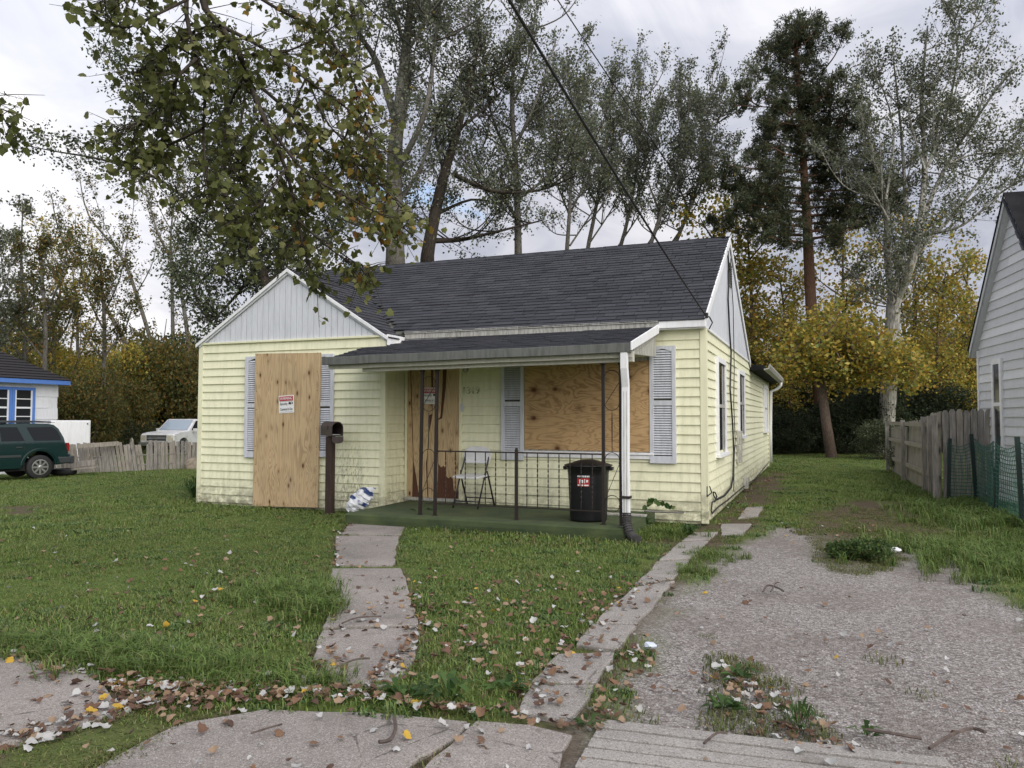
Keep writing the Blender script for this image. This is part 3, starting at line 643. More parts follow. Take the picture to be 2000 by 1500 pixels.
# boarded front door with its torn outer veneer
dx0, dz1, dx1, dz0 = yrect(794, 970, 896, 727, YM - .03)
DU, DV = (dx1 - dx0) / 350, (dz1 + .06 - dz0) / 830
door = MB().box((dx0, YM - .012, dz0), (dx1, YM + .01, dz1 + .08)).build('door_boarding', m_ply_in, house)
for pl_ in ([(0, 0), (15, 0), (25, 230), (40, 600), (35, 830), (0, 830)],
            [(22, 0), (158, 0), (170, 290), (148, 300), (138, 560), (128, 610), (140, 830), (85, 830), (64, 700), (45, 600), (32, 240)],
            [(178, 0), (240, 0), (238, 120), (225, 310), (205, 330), (212, 640), (205, 830), (148, 830), (138, 620), (150, 420), (172, 300)],
            [(268, 0), (350, 0), (350, 780), (318, 780), (312, 705), (296, 690), (284, 702), (268, 690), (262, 640), (250, 622), (232, 634), (215, 610), (212, 330), (238, 320), (262, 120)]):
    MB().prism([(dx0 + u * DU, dz1 + .06 - v * DV) for u, v in pl_], (0, YM - .0125, 0), (1, 0, 0), (0, 0, 1), (0, -1, 0), .006).build('veneer_strip', m_ply_v, door)
MB().box((dx0 - .04, YM - .03, dz0 - .045), (dx1 + .02, YM + .0, dz0 - .004)).build('threshold', m_whitedirty, house)
for xx in (dx0 - .045, dx1 + .004): MB().box((xx, YM - .022, dz0 - .04), (xx + .04, YM + .0, 2.3)).build('door_casing', m_ytrim, house)
def shutter(x, z0, z1, Y, w=.36, label=None):
    root = MB().box((x + .04, Y - .012, z0 + .03), (x + w - .04, Y - .004, z1 - .03)).build('shutter', m_darkwall, house)
    f = MB(); y0, y1 = Y - .040, Y - .004; mid = (z0 + z1) / 2 + .02
    f.box((x, y0, z0), (x + .055, y1, z1)).box((x + w - .055, y0, z0), (x + w, y1, z1))
    f.box((x + .0555, y0 + .001, z0), (x + w - .0555, y1, z0 + .10)).box((x + .0555, y0 + .001, mid - .035), (x + w - .0555, y1, mid + .035))
    a = [(x + .0555, z1)] + [(x + w - .0555, z1)] + [(x + w - .0555 - (w - .111) * k / 8, z1 - .075 + .035 * math.sin(math.pi * k / 8) ** 2) for k in range(9)]
    f.prism(a, (0, y0 + .001, 0), (1, 0, 0), (0, 0, 1), (0, 1, 0), .034); f.build('shutter_frame', m_shutter, root, bevel=.003)
    s = MB(); z = z0 + .115
    while z < z1 - .07:
        if not -.062 < z - mid < .034: s.add([(x + .055, y0 + .007, z), (x + w - .055, y0 + .007, z), (x + w - .055, y0 + .028, z + .027), (x + .055, y0 + .028, z + .027), (x + .055, y0 + .003, z + .003), (x + w - .055, y0 + .003, z + .003), (x + w - .055, y0 + .024, z + .030), (x + .055, y0 + .024, z + .030)], [(3, 2, 1, 0), (4, 5, 6, 7), (0, 1, 5, 4), (2, 3, 7, 6), (1, 2, 6, 5), (3, 0, 4, 7)])
        z += .0335
    tag(s.build('slats', m_shutter, root), kind='stuff'); return root
sa, sb = FY(479, 893, YW), FY(479, 697, YW); shutter(sa.x, sa.z, sb.z, YW)
sa, sb = FY(652, 893, YW), FY(652, 691, YW); shutter(sa.x - .36, sa.z, sb.z, YW)
zt, zb = FY(1295, 676, YM).z, FY(1295, 905, YM).z
shutter(FY(1321, 800, YM).x - .36, zb, zt, YM); shutter(FY(980, 800, YM).x, zb, zt, YM)
def side_window(px0, py0, px1, py1, boarded=0):
    a, b = FX(px0, py1, XR), FX(px1, py0, XR); ya, yb = a.y, b.y; z0 = FX(px0, py1, XR).z; z1 = FX(px0, py0, XR).z
    root = MB().box((XR - .03, ya + .06, z0 + .06), (XR + .013, yb - .06, z1 - .06)).build('window', m_glass, house); X0, X1 = XR - .02, XR + .045
    MB().box((X0, ya, z0), (X1, ya + .07, z1)).box((X0, yb - .07, z0), (X1, yb, z1)).box((X0, ya + .071, z1 - .08), (X1, yb - .071, z1)).build('window_casing', m_white, root, bevel=.003)
    MB().box((X0, ya - .03, z0 - .04), (X1 + .03, yb + .03, z0 + .012)).build('window_sill', m_white, root, bevel=.003)
    m = (z0 + z1) / 2; MB().box((X0, ya + .071, m - .025), (X1 - .015, yb - .071, m + .025)).box((X0, ya + .071, z0 + .02), (X1 - .02, ya + .105, z1 - .085)).box((X0, yb - .105, z0 + .02), (X1 - .02, yb - .071, z1 - .085)).build('sash', m_whitedirty, root)
    if boarded == 1: MB().box((XR + .007, ya + .11, z0 + .03), (XR + .012, yb - .11, m - .03)).build('pane_film', m_shutter, root)
    if boarded == 2: MB().box((XR + .007, ya + .11, m + .03), (XR + .012, yb - .11, z1 - .09)).build('pane_film', m_shutter, root)
    if boarded == 3: MB().box((XR + .0135, ya + .11, z0 + .03), (XR + .018, yb - .11, z1 - .09)).build('pane_film', m_white, root)
side_window(1399, 697, 1413, 889); side_window(1441, 722, 1451, 853); side_window(1491, 752, 1497, 843, 3)
# house number, mail slot plate, porch light
def text3d(name, s, size, mw, mat, parent, ext=.002, width=None):
    cu = bpy.data.curves.new(name, 'FONT'); cu.body = s; cu.size = size; cu.extrude = ext; cu.align_x = 'CENTER'; cu.align_y = 'CENTER'; cu.resolution_u = 3
    tmp = bpy.data.objects.new(name, cu); COL.objects.link(tmp); bpy.context.view_layer.update()
    me = bpy.data.meshes.new_from_object(tmp); COL.objects.unlink(tmp); bpy.data.objects.remove(tmp)
    if width:
        xs = [v.co.x for v in me.vertices]; k = width / max(1e-6, max(xs) - min(xs))
        for v in me.vertices: v.co.x *= k
    me.materials.clear(); me.materials.append(mat); return link(bpy.data.objects.new(name, me), parent, mw)
FRONT = Matrix(((1, 0, 0, 0), (0, 0, -1, 0), (0, 1, 0, 0), (0, 0, 0, 1)))       # text plane facing -Y
hp = FY(919, 763, YM - .02); text3d('house_number', '1319', .15, Matrix.Translation((hp.x, YM - .009, hp.z)) @ FRONT, m_ytrim, house, .004)
q = FY(903, 796, YM); MB().box((q.x - .02, YM - .03, q.z - .06), (q.x + .02, YM - .005, q.z + .06)).build('doorbell_plate', m_shutter, house, bevel=.003)
q = FY(910, 725, YM); MB().lathe([(.05, 0), (.05, .02), (.03, .05)], (q.x, YM - .002, q.z + .03), 12, axis='Y', mw=Matrix.Scale(-1, 4, (0, 1, 0))).build('porch_light', m_whitedirty, house)
# cables and meter boxes on the side wall
cab = lambda pts, r, name='wall_cable': MB().tube([FX(px, py, XR + .03) for px, py in pts], r, 6).build(name, m_cable, house)
cab([(1421, 490), (1424, 530), (1422, 585), (1425, 650), (1428, 690), (1426, 760), (1431, 830), (1433, 880), (1432, 930), (1428, 952), (1415, 968), (1399, 976)], .016)
cab([(1427, 505), (1428, 540), (1432, 600), (1433, 660), (1434, 720), (1433, 790), (1436, 860), (1434, 900), (1433, 960)], .008)
cab([(1399, 976), (1394, 968), (1393, 961), (1397, 962), (1400, 970), (1396, 980), (1391, 980), (1389, 998), (1391, 1003), (1403, 990), (1420, 978), (1450, 952), (1475, 935), (1500, 905)], .010)
cab([(1381, 950), (1381, 970), (1390, 962), (1386, 950)], .008)
for px, py, h in ((1439, 852, .16), (1439, 882, .2), (1452, 940, .14)):
    q = FX(px, py, XR); MB().box((XR, q.y - .1, q.z - h), (XR + .09, q.y + .1, q.z + h * .6)).build('meter_box', m_whitedirty, house, bevel=.01)
# ------------------------------------------------------------------ porch ironwork
RY = 9.05
rail = thing('porch_railing', 'black wrought-iron porch railing with twisted balusters and paired columns', 'railing', (-3.6, RY, .155))
posts = {'L1': -4.93, 'L2': -4.71, 'M': -3.57, 'R1': -2.44, 'R2': -2.225}
ztop = FY(1010, 884, RY).z; zbot = FY(1010, 991, RY).z
for k, x in posts.items():
    top = ztop + .03 if k == 'M' else 2.115 + pz(x); lean = .012 if k[0] == 'L' else 0
    mb = MB(); h = .018
    mb.add([(x + s * h - lean, RY + t * h, .15) for s, t in ((-1, -1), (1, -1), (1, 1), (-1, 1))] + [(x + s * h + lean, RY + t * h, top) for s, t in ((-1, -1), (1, -1), (1, 1), (-1, 1))], [(3, 2, 1, 0), (4, 5, 6, 7), (0, 1, 5, 4), (1, 2, 6, 5), (2, 3, 7, 6), (3, 0, 4, 7)])
    mb.box((x - lean - .03, RY - .03, .156), (x - lean + .03, RY + .03, .164))
    if k == 'M': mb.lathe([(.012, top), (.02, top + .01), (.018, top + .025), (.004, top + .035)], (x, RY, 0), 8)
    else: mb.box((x + lean - .026, RY - .026, top - .03), (x + lean + .026, RY + .026, top))
    mb.build('post', m_iron, rail)
for z, h in ((ztop, .009), (zbot, .007)):
    for xa, xb in ((posts['L2'], posts['M']), (posts['M'], posts['R1'])):
        MB().box((xa + .0181, RY - .013, z - h), (xb - .0181, RY + .013, z + h)).build('rail_bar', m_iron, rail)
def twisted(x, z0, z1, seed):
    n = 34; vs = []
    for i in range(n + 1):
        z = z0 + (z1 - z0) * i / n; t = i / n; w = .0065; a = 0
        if .12 < t < .88: a = (t - .12) * 34
        wx, wy = (.0085, .0025) if .12 < t < .88 else (.005, .005)
        for s, q in ((-1, -1), (1, -1), (1, 1), (-1, 1)):
            vs.append((x + s * wx * math.cos(a) - q * wy * math.sin(a), RY + s * wx * math.sin(a) + q * wy * math.cos(a), z))
    return MB().add(vs, [(i * 4 + q, i * 4 + (q + 1) % 4, (i + 1) * 4 + (q + 1) % 4, (i + 1) * 4 + q) for i in range(n) for q in range(4)])
for xa, xb in ((posts['L2'], posts['M']), (posts['M'], posts['R1'])):
    for k in range(7): twisted(xa + (xb - xa) * (k + 1) / 8, zbot + .007, ztop - .009, k).build('baluster', m_iron, rail)
for xa, xb, s in ((posts['L1'], posts['L2'], 1), (posts['R1'], posts['R2'], -1)):
    xc = (xa + xb) / 2; r = abs(xb - xa) / 2 - .017; mb = MB()
    ring = lambda z, a0, a1: [(xc + r * math.cos(a), RY, z + r * math.sin(a)) for a in [a0 + (a1 - a0) * i / 18 for i in range(19)]]
    for z in (.93, .42):
        mb.tube(ring(z, -.5, math.pi + .4), .0045, 6)
    mb.tube(ring(.40, math.pi - .2, 2 * math.pi + .3), .0045, 6); mb.tube(ring(1.93 + pz(xc), 0, math.pi), .0045, 6); mb.tube(ring(1.62, math.pi, 2 * math.pi), .0045, 6)
    mb.tube([(xc + r * .95, RY, .88), (xc - r * .95, RY, .47)], .004, 6); mb.tube([(xc + r * .95, RY, 1.86), (xc - r * .95, RY, 1.60)], .004, 6)
    mb.tube([(xc, RY, 1.52), (xc, RY, 1.40), (xc, RY, 1.2), (xc, RY, 1.03)], [.004, .009, .007, .004], 6)
    mb.build('scrollwork', m_iron, rail)

# ------------------------------------------------------------------ folding chair
m_plast = simple('white_chair_plastic', (.70, .70, .71), .45, 0, .12, 5); m_tube = simple('dark_chair_tube', (.045, .042, .042), .4, .5, .2, 10)
ch = thing('folding_chair', 'white plastic folding chair with dark metal legs on the porch', 'chair', (-4.66, 10.1, .157), math.radians(-4))
R4 = W[ch]
def cb(mb, name, mat, smooth=True, **k): return mb.build(name, mat, ch, smooth, mw=R4.copy(), **k)
for s in (-1, 1):
    cb(MB().tube([(s * .20, -.22, 0), (s * .20, -.02, .43), (s * .195, .13, .72), (s * .19, .17, .80)], .0125, 8), 'leg', m_tube)
    cb(MB().tube([(s * .225, .25, 0), (s * .225, .05, .45), (s * .215, .03, .52)], .0125, 8), 'leg', m_tube)
    cb(MB().box((s * .215 - .012, -.08, .425), (s * .215 + .012, .10, .445)), 'seat_bracket', m_tube)
cb(MB().tube([(-.225, .20, .115), (.225, .20, .115)], .009, 8), 'cross_bar', m_tube); cb(MB().tube([(-.20, -.18, .10), (.20, -.18, .10)], .009, 8), 'cross_bar', m_tube)
sp = [(math.copysign(abs(math.cos(a)) ** .45, math.cos(a)) * .225, math.copysign(abs(math.sin(a)) ** .45, math.sin(a)) * .20) for a in [2 * math.pi * k / 28 for k in range(28)]]
cb(MB().prism(sp, (0, -.07, .435), (1, 0, 0), (0, 1, .06), (0, 0, 1), .028), 'seat', m_plast, False, bevel=.008)
bk = [(-.205, 0), (.205, 0), (.222, .07), (.222, .16), (.20, .205), (.14, .235), (.06, .25), (-.06, .25), (-.14, .235), (-.20, .205), (-.222, .16), (-.222, .07)]
cb(MB().prism(bk, (0, .125, .62), (1, 0, 0), (0, .16, .985), (0, -1, .16), .022), 'backrest', m_plast, False, bevel=.007)

# ------------------------------------------------------------------ black trash can
m_can = simple('black_can_plastic', (.012, .012, .014), .42, 0, .2, 14, .15, 60); m_red = NT('red_print').done((.42, .02, .02), .5); m_wprint = NT('white_print').done((.78, .78, .76), .5)
cx, cy = -2.72, 9.36; can = thing('trash_can', 'tall black plastic trash can with lid and red sticker', 'trash can', (cx, cy, .157))
MB().lathe([(.20, .158), (.225, .162), (.232, .19), (.255, .72), (.262, .80), (.275, .81), (.278, .835), (.262, .84)], (cx, cy, 0), 36).build('body', m_can, can, True)
lid = MB().lathe([(.290, .825), (.292, .852), (.27, .862), (.20, .880), (.13, .905), (.07, .918), (0.01, .92)], (cx, cy, 0), 36).build('lid', m_can, can, True)
MB().lathe([(.30, .838), (.305, .846), (.30, .854)], (cx, cy, 0), 36).build('rim', m_can, lid, True)
for s in (-1, 1):
    MB().box((cx + s * .285 - .035, cy - .05, .79), (cx + s * .285 + .035, cy + .05, .83)).build('handle', m_can, can, bevel=.008)
    mb = MB()
    for k in range(3): mb.box((cx + s * (.10 + .03 * k) - .004, cy - .262 + .02 * k, .22), (cx + s * (.10 + .03 * k) + .004, cy - .225 + .02 * k, .60), mw=None)
sdir = (CAM - Vector((cx, cy, 1.43))).normalized(); sdir.z = 0; sdir = Matrix.Rotation(math.radians(-14), 3, 'Z') @ sdir; su = Vector((-sdir.y, sdir.x, 0))
def on_can(poly, r, mat, name, par):
    mb = MB(); vs = []
    for a, z in poly:
        th = a / .258; d = sdir * math.cos(th) + su * math.sin(th); vs.append((cx + d.x * r, cy + d.y * r, z))
    return mb.add(vs, [tuple(range(len(vs)))]).build(name, mat, par)
st = on_can([(-.078, .60), (-.026, .60), (.026, .60), (.078, .60), (.078, .70), (.026, .70), (-.026, .70), (-.078, .70)], .2615, m_red, 'sticker', can)
bars = [(-.074, -.058), (-.05, -.03), (-.024, -.006), (0, .012), (.018, .036), (.042, .058), (.062, .076)]
for a, b in bars: on_can([(a, .712), (b, .712), (b, .732), (a, .732)], .2618, m_wprint, 'lettering', st)
for a, b, z0, z1 in ((-.05, -.03, .635, .685), (-.02, .0, .64, .68), (.014, .022, .64, .69), (.036, .06, .65, .68), (-.07, -.045, .606, .622), (-.035, .0, .606, .622), (.012, .066, .606, .622)): on_can([(a, z0), (b, z0), (b, z1), (a, z1)], .2630, m_wprint, 'lettering', st)

# ------------------------------------------------------------------ mailbox
m_mail = simple('faded_black_mailbox', (.035, .027, .026), .5, .2, .3, 8, c2=(.085, .06, .055))
mp = FD(644, 1000, 11.35); mb_ = thing('mailbox', 'arched dark metal mailbox with open door on a wooden post', 'mailbox', (mp.x, mp.y, 0))
zt = FD(648, 852, 11.35).z
MB().box((mp.x - .052, mp.y - .052, -.1), (mp.x + .052, mp.y + .052, zt), mw=None).build('post', m_wood_dark, mb_, bevel=.005)
ang = math.radians(-34); MM = Matrix.Translation((mp.x + .05, mp.y, zt)) @ Matrix.Rotation(ang, 4, 'Z')
w, hh = .088, .125; arch = [(-w, 0), (w, 0), (w, hh)] + [(w * math.cos(a), hh + w * math.sin(a)) for a in [math.pi * k / 12 for k in range(1, 12)]] + [(-w, hh)]
sh = MB(); k = len(arch)
for x, s in ((-.30, 1), (.16, 1), (.16, .93), (-.285, .93)): sh.v += [tuple(MM @ Vector((x, p[0] * s, .004 + p[1] * s + (1 - s) * .03))) for p in arch]
sh.f = [(r_ * k + i, (r_ + 1) * k + i, (r_ + 1) * k + (i + 1) % k, r_ * k + (i + 1) % k) for r_ in range(3) for i in range(k)] + [tuple(range(k)), tuple(3 * k + i for i in range(k))[::-1]]; sh.m = [0] * len(sh.f)
sh.build('box', m_mail, mb_)
MB().prism([(p[0] * 1.04, p[1]) for p in arch], MM @ Vector((.162, 0, .004)), MM.to_3x3() @ Vector((0, 1, 0)), MM.to_3x3() @ Vector((.5, 0, -.87)), MM.to_3x3() @ Vector((.87, 0, .5)), .004).build('door', m_mail, mb_) if False else None
MB().prism([(p[0], p[1] * .9) for p in arch], MM @ Vector((.168, 0, .0)), MM.to_3x3() @ Vector((0, 1, 0)), Vector((0, 0, -.55)) , MM.to_3x3() @ Vector((1, 0, 0)), .004).build('door', m_mail, mb_)
MB().box((-.02, -w - .012, .10), (.0, -w - .004, .16), mw=MM).build('flag', m_mail, mb_)
MB().box((-.1, -.06, .02), (.12, .06, .026), mw=MM).build('paper', m_wprint, mb_)

# ------------------------------------------------------------------ warning signs
m_signw = NT('sign_white').done((.80, .80, .79), .4); m_signr = NT('sign_red').done((.42, .018, .03), .4); m_black = NT('black_print').done((.015, .015, .018), .5)
def warning_sign(px, py, Y, w, h, rot, label):
    c = FY(px, py, Y); root = thing('warning_sign', label, 'sign', (c.x, Y, c.z), 0, 'warning signs on the boarding')
    B = Matrix.Translation((c.x, Y, c.z)) @ Matrix.Rotation(rot, 4, 'Y')
    MB().box((-w / 2, -.004, -h / 2), (w / 2, 0, h / 2), mw=B).build('panel', m_signw, root, bevel=.001)
    MB().box((-w / 2 + .012, -.0052, h / 2 - .085), (w / 2 - .012, -.0042, h / 2 - .013), mw=B).build('red_band', m_signr, root)
    T = lambda s, x, z, size, mat, wd: text3d('lettering', s, size, B @ Matrix.Translation((x, -.0065, z)) @ FRONT, mat, root, .0008, wd)
    T('WARNING', 0, h / 2 - .049, .064, m_signw, w * .80); T('Security', -w * .17, .008, .062, m_black, w * .50); T('Cameras In Use', 0, -h * .28, .060, m_black, w * .82)
    cm = MB()
    cm.prism([(-.035, -.012), (.012, -.02), (.02, .012), (-.025, .022)], B @ Vector((w * .27, -.005, .012)), B.to_3x3() @ Vector((1, 0, 0)), B.to_3x3() @ Vector((0, 0, 1)), B.to_3x3() @ Vector((0, -1, 0)), .0015)
    cm.prism([(.03, -.018), (.055, 0), (.03, .024)], B @ Vector((w * .27, -.005, .012)), B.to_3x3() @ Vector((1, 0, 0)), B.to_3x3() @ Vector((0, 0, 1)), B.to_3x3() @ Vector((0, -1, 0)), .0015)
    cm.build('camera_symbol', m_black, root)
    fr = MB(); e = .008
    for a in ((-w / 2 + .004, h / 2 - .096, w / 2 - .004, h / 2 - .092), (-w / 2 + .012, -h / 2 + .016, w / 2 - .012, -h / 2 + .019)): fr.box((a[0] + .01, -.0052, a[1]), (a[2] - .01, -.0042, a[3]), mw=B)
    fr.build('border_line', m_black, root)
warning_sign(559.5, 789.5, YW - .0600, .285, .275, math.radians(-3), 'red and white warning sign on the tall plywood sheet')
warning_sign(841, 773, YM - .0205, .285, .25, math.radians(1), 'red and white warning sign on the torn door boarding behind the iron column')

# ------------------------------------------------------------------ crumpled bag
def m_bagf():
    t = NT('printed_plastic_bag'); v = t.map(); s = t.sep(t.tc.outputs['Object']); d = t.math('ADD', t.math('MULTIPLY', s[0], .6), s[2])
    st = t.math('FRACT', t.math('MULTIPLY', t.math('ADD', d, t.math('MULTIPLY', t.noise(v, 4, 2), .10)), 4.6))
    col = t.mix(t.math('MULTIPLY', t.rng(st, .66, .68), t.rng(t.noise(v, 3.2, 2), .46, .5)), (.74, .75, .78), (.02, .045, .15))
    col = t.mix(t.math('MULTIPLY', t.rng(st, .28, .3), t.rng(st, .36, .34)), col, t.mix(t.rng(t.noise(v, 60, 1), .5, .52), (.74, .75, .78), (.05, .07, .18)))
    return t.done(col, .35, 0, .5)
bA, bB = FY(683, 992, 9.62), FY(727, 958, 9.74); bag = MB(); nu, nv = 26, 22
ax = (bB - bA); L = ax.length; ax.normalize(); sd_ = ax.cross(Vector((.5, -.85, .1))).normalized(); nn_ = ax.cross(sd_)
for i in range(nu + 1):
    t = i / nu; r_ = .155 * (math.sin(math.pi * min(.97, max(.03, t))) ** .45) * (1 if t < .7 else 1 - .35 * (t - .7) / .3)
    for j in range(nv):
        a = 2 * math.pi * j / nv; p = bA + ax * (L * (t * 1.25 - .12)) + sd_ * math.cos(a) * r_ + nn_ * math.sin(a) * r_ * .55
        q = p * 9; k = abs(noise.noise(q)) * .07 + abs(noise.noise(q * 2.3)) * .035; bag.v.append(tuple(p - (sd_ * math.cos(a) + nn_ * math.sin(a)) * k))
bag.f = [(i * nv + j, i * nv + (j + 1) % nv, (i + 1) * nv + (j + 1) % nv, (i + 1) * nv + j) for i in range(nu) for j in range(nv)] + [tuple(range(nv))[::-1], tuple(nu * nv + j for j in range(nv))]; bag.m = [0] * len(bag.f)
tag(bag.build('plastic_bag', m_bagf()), 'crumpled white and blue printed plastic bag leaning against the yellow siding', 'bag')

# ------------------------------------------------------------------ corrugated drain pipe, rod, rag
pts, rad = [], []; key = [Vector((DX, DY + .07, .33)), Vector((DX + .005, DY + .05, .22)), Vector((DX + .05, DY + .0, .10)), Vector((DX + .13, DY - .06, .05)), Vector((DX + .17, DY - .08, .045))]
for i in range(73):
    t = i / 72 * (len(key) - 1); k = min(int(t), len(key) - 2); pts.append(key[k].lerp(key[k + 1], t - k)); rad.append(.058 if i % 4 < 2 else .049)
for _ in range(6): pts = [pts[0]] + [(pts[i - 1] + pts[i] * 2 + pts[i + 1]) / 4 for i in range(1, len(pts) - 1)] + [pts[-1]]
tag(MB().tube(pts, rad, 14).build('drain_pipe', simple('dusty_black_pipe', (.05, .047, .045), .7, 0, .2, 20)), 'corrugated black drain pipe bending from the white downspout to the grass', 'pipe')
a, b = FY(1258, 998, 10.1), FY(1336, 1001, 10.25); a.z = max(a.z, .16); b.z = max(b.z, .16)
tag(MB().tube([a, a.lerp(b, .5) - Vector((0, 0, .006)), b], .012, 8).build('metal_rod', simple('grey_rod', (.16, .15, .14), .5, .4)), 'thin grey metal rod lying along the wall beside the porch', 'rod')
a, b = FY(1172, 998, 10.0), FY(1250, 1001, 10.05); tag(MB().box((a.x, 9.93, .16), (b.x + .1, 10.03, .185)).build('scrap_board', m_whitedirty, bevel=.003), 'dirty white scrap board lying on the porch behind the trash can', 'board')

# ------------------------------------------------------------------ power lines
def wire(p0, p1, sag, r, label, n=24):
    p0, p1 = Vector(p0), Vector(p1)
    pts = [p0.lerp(p1, i / n) - Vector((0, 0, sag * 4 * (i / n) * (1 - i / n))) for i in range(n + 1)]
    return tag(MB().tube(pts, r, 6).build('power_line', m_cable), label, 'cable', 'overhead lines')
hA = Vector((XR + .03, YF - .02, 2.80)); far_ = FD(1012, -6, 5.0); wire(hA, hA + (far_ - hA) * 1.9, .12, .011, 'thick black service cable running down to the eave corner of the house')
wire(FD(1050, -60, 30), FD(1480, 560, 44), .3, .026, 'thin wire crossing the open sky above the ridge')
wire(FD(660, -40, 22), FD(1180, 380, 30), .35, .018, 'thin wire running through the tall poplar crowns')
q = FX(1377, 616, XR + .04); MB().tube([hA, (XR + .07, YF + .05, 2.79), (XR + .10, YF + .12, 2.72), (XR + .05, YF + .16, 2.64)], .009, 6).build('wall_cable', m_cable, house); MB().box((XR + .025, YF - .03, 2.77), (XR + .06, YF + .03, 2.84)).build('cable_clamp', m_cable, house, bevel=.006)
# ------------------------------------------------------------------ neighbouring white house with blue trim
m_blue = m_paint('blue_trim_paint', (.10, .22, .58), (.06, .12, .30), .4); m_nwhite = m_paint('white_asbestos_siding', (.74, .75, .78), (.45, .45, .45), .35)
m_nroof = NT('dark_roof'); m_nroof = m_nroof.done((.018, .016, .018), .95)
nh = FD(112, 845, 27.5); nz = ground_z(nh.x, nh.y); nrot = math.radians(90)
nl = thing('house', 'small white house with bright blue trim behind the green vehicle', 'house', (nh.x, nh.y, nz), nrot); NM = W[nl]
def nb_(mb, name, mat, par=None, **k): return mb.build(name, mat, par or nl, mw=NM.copy(), **k)
EZ = FD(112, 747, 27.5).z - nz; NW, ND = 7.5, 6.0
nwall = nb_(MB().box((-NW, .02, 0), (-.02, ND, EZ)), 'wall', m_nwhite)
rows = 6
for i in range(rows):
    z = EZ - .12 - (i + 1) * .40
    if z < -.2: break
    for k in range(9):
        x0 = -NW + k * .84 - (.42 if i % 2 else 0); x1 = min(-.0, x0 + .836); x0 = max(-NW, x0)
        if x1 - x0 > .05: nb_(MB().add([(x0, 0.0, z), (x1, 0, z), (x1, .018, z + .405), (x0, .018, z + .405), (x0, .02, z), (x1, .02, z)], [(0, 1, 2, 3), (0, 4, 5, 1), (1, 5, 2), (0, 3, 4)]), 'siding_panel', m_nwhite, nwall)
nb_(MB().box((-NW - .3, -.32, EZ - .09), (.22, -.29, EZ + .07)).box((.20, -.29, EZ - .09), (.22, ND + .3, EZ + .07)), 'fascia', m_blue, bevel=.004)
nb_(MB().box((-NW - .3, -.29, EZ - .02), (.2, ND, EZ)), 'soffit', m_nwhite)
rx = FD(0, 672, 27.5); RH = 2.25
rf = MB(); rf.add([(-NW - .3, -.33, EZ + .06), (.24, -.33, EZ + .06), (.24, ND + .3, EZ + .06), (-NW - .3, ND + .3, EZ + .06), (-3.3, ND / 2, EZ + RH), (-NW + 2, ND / 2, EZ + RH)], [(0, 1, 4, 5), (1, 2, 4), (2, 3, 5, 4), (3, 0, 5)]); nroof = nb_(rf, 'roof', m_nroof)
crs = MB()
for i in range(22):                                   # shingle courses of the hip faces
    t0, t1 = i / 22, (i + 1) / 22; A = Vector((-NW - .3, -.33, EZ + .06)); B = Vector((.24, -.33, EZ + .06)); C_ = Vector((-3.3, ND / 2, EZ + RH)); D_ = Vector((-NW + 2, ND / 2, EZ + RH))
    up = Vector((0, -.02, .03)); lo0, lo1, hi0, hi1 = A.lerp(D_, t0) + up * .9, B.lerp(C_, t0) + up * .9, A.lerp(D_, t1) + up * .2, B.lerp(C_, t1) + up * .2
    crs.add([lo0, lo1, hi1, hi0, lo0 - up * .6, lo1 - up * .6], [(0, 1, 2, 3), (4, 5, 1, 0)])
nb_(crs, 'shingle_courses', m_nroof, nroof)
def nwin(x0, x1, z0, z1):
    w_ = nb_(MB().box((x0, -.02, z0), (x1, .0, z1)), 'window', m_glass); f = MB(); e = .10
    f.box((x0 - e, -.05, z0 - e), (x0, .01, z1 + e)).box((x1, -.05, z0 - e), (x1 + e, .01, z1 + e)).box((x0, -.05, z1), (x1, .01, z1 + e)).box((x0, -.05, z0 - e), (x1, .01, z0)); nb_(f, 'window_frame', m_blue, w_)
    s = MB(); s.box((x0, -.04, z0), (x0 + .05, -.021, z1)).box((x1 - .05, -.04, z0), (x1, -.021, z1)).box((x0 + .051, -.04, (z0 + z1) / 2 - .03), (x1 - .051, -.021, (z0 + z1) / 2 + .03))
    for z in ((z0 * 3 + z1) / 4, (z0 + z1 * 3) / 4): s.box((x0 + .051, -.035, z - .015), (x1 - .051, -.021, z + .015))
    nb_(s, 'sash', m_nwhite, w_)
for a in (-1.62, -2.45, -5.2): nwin(a, a + .62, EZ - 1.52, EZ - .32)
m_appl = m_paint('white_enamel', (.78, .79, .80), (.45, .44, .42), .3)
q = FD(138, 868, 26.5); cabinet = thing('cabinet', 'white metal cabinet standing outdoors beside the white and blue house', 'cabinet', (q.x, q.y, nz), math.radians(62)); CM = W[cabinet]
ch_ = FD(138, 821, 26.5).z - nz
MB().box((-.62, 0, 0), (.60, .6, ch_)).build('body', m_appl, cabinet, mw=CM.copy(), bevel=.01); MB().box((-.0, -.022, .42), (.57, -.001, ch_ - .04)).build('door', m_appl, cabinet, mw=CM.copy(), bevel=.006)
MB().box((-.59, -.016, .06), (-.03, -.001, ch_ - .03)).build('side_panel', m_appl, cabinet, mw=CM.copy(), bevel=.006); MB().lathe([(.025, 0), (.02, -.03)], (.5, -.022, ch_ - .12), 8, axis='Y').build('knob', m_iron, cabinet, mw=CM.copy())
ven = MB()
for k in range(14): ven.box((.02 + k * .04, -.006, .12), (.035 + k * .04, -.001, .36))
tag(ven.build('vent_slots', m_darkwall, cabinet, mw=CM.copy()), kind='stuff')

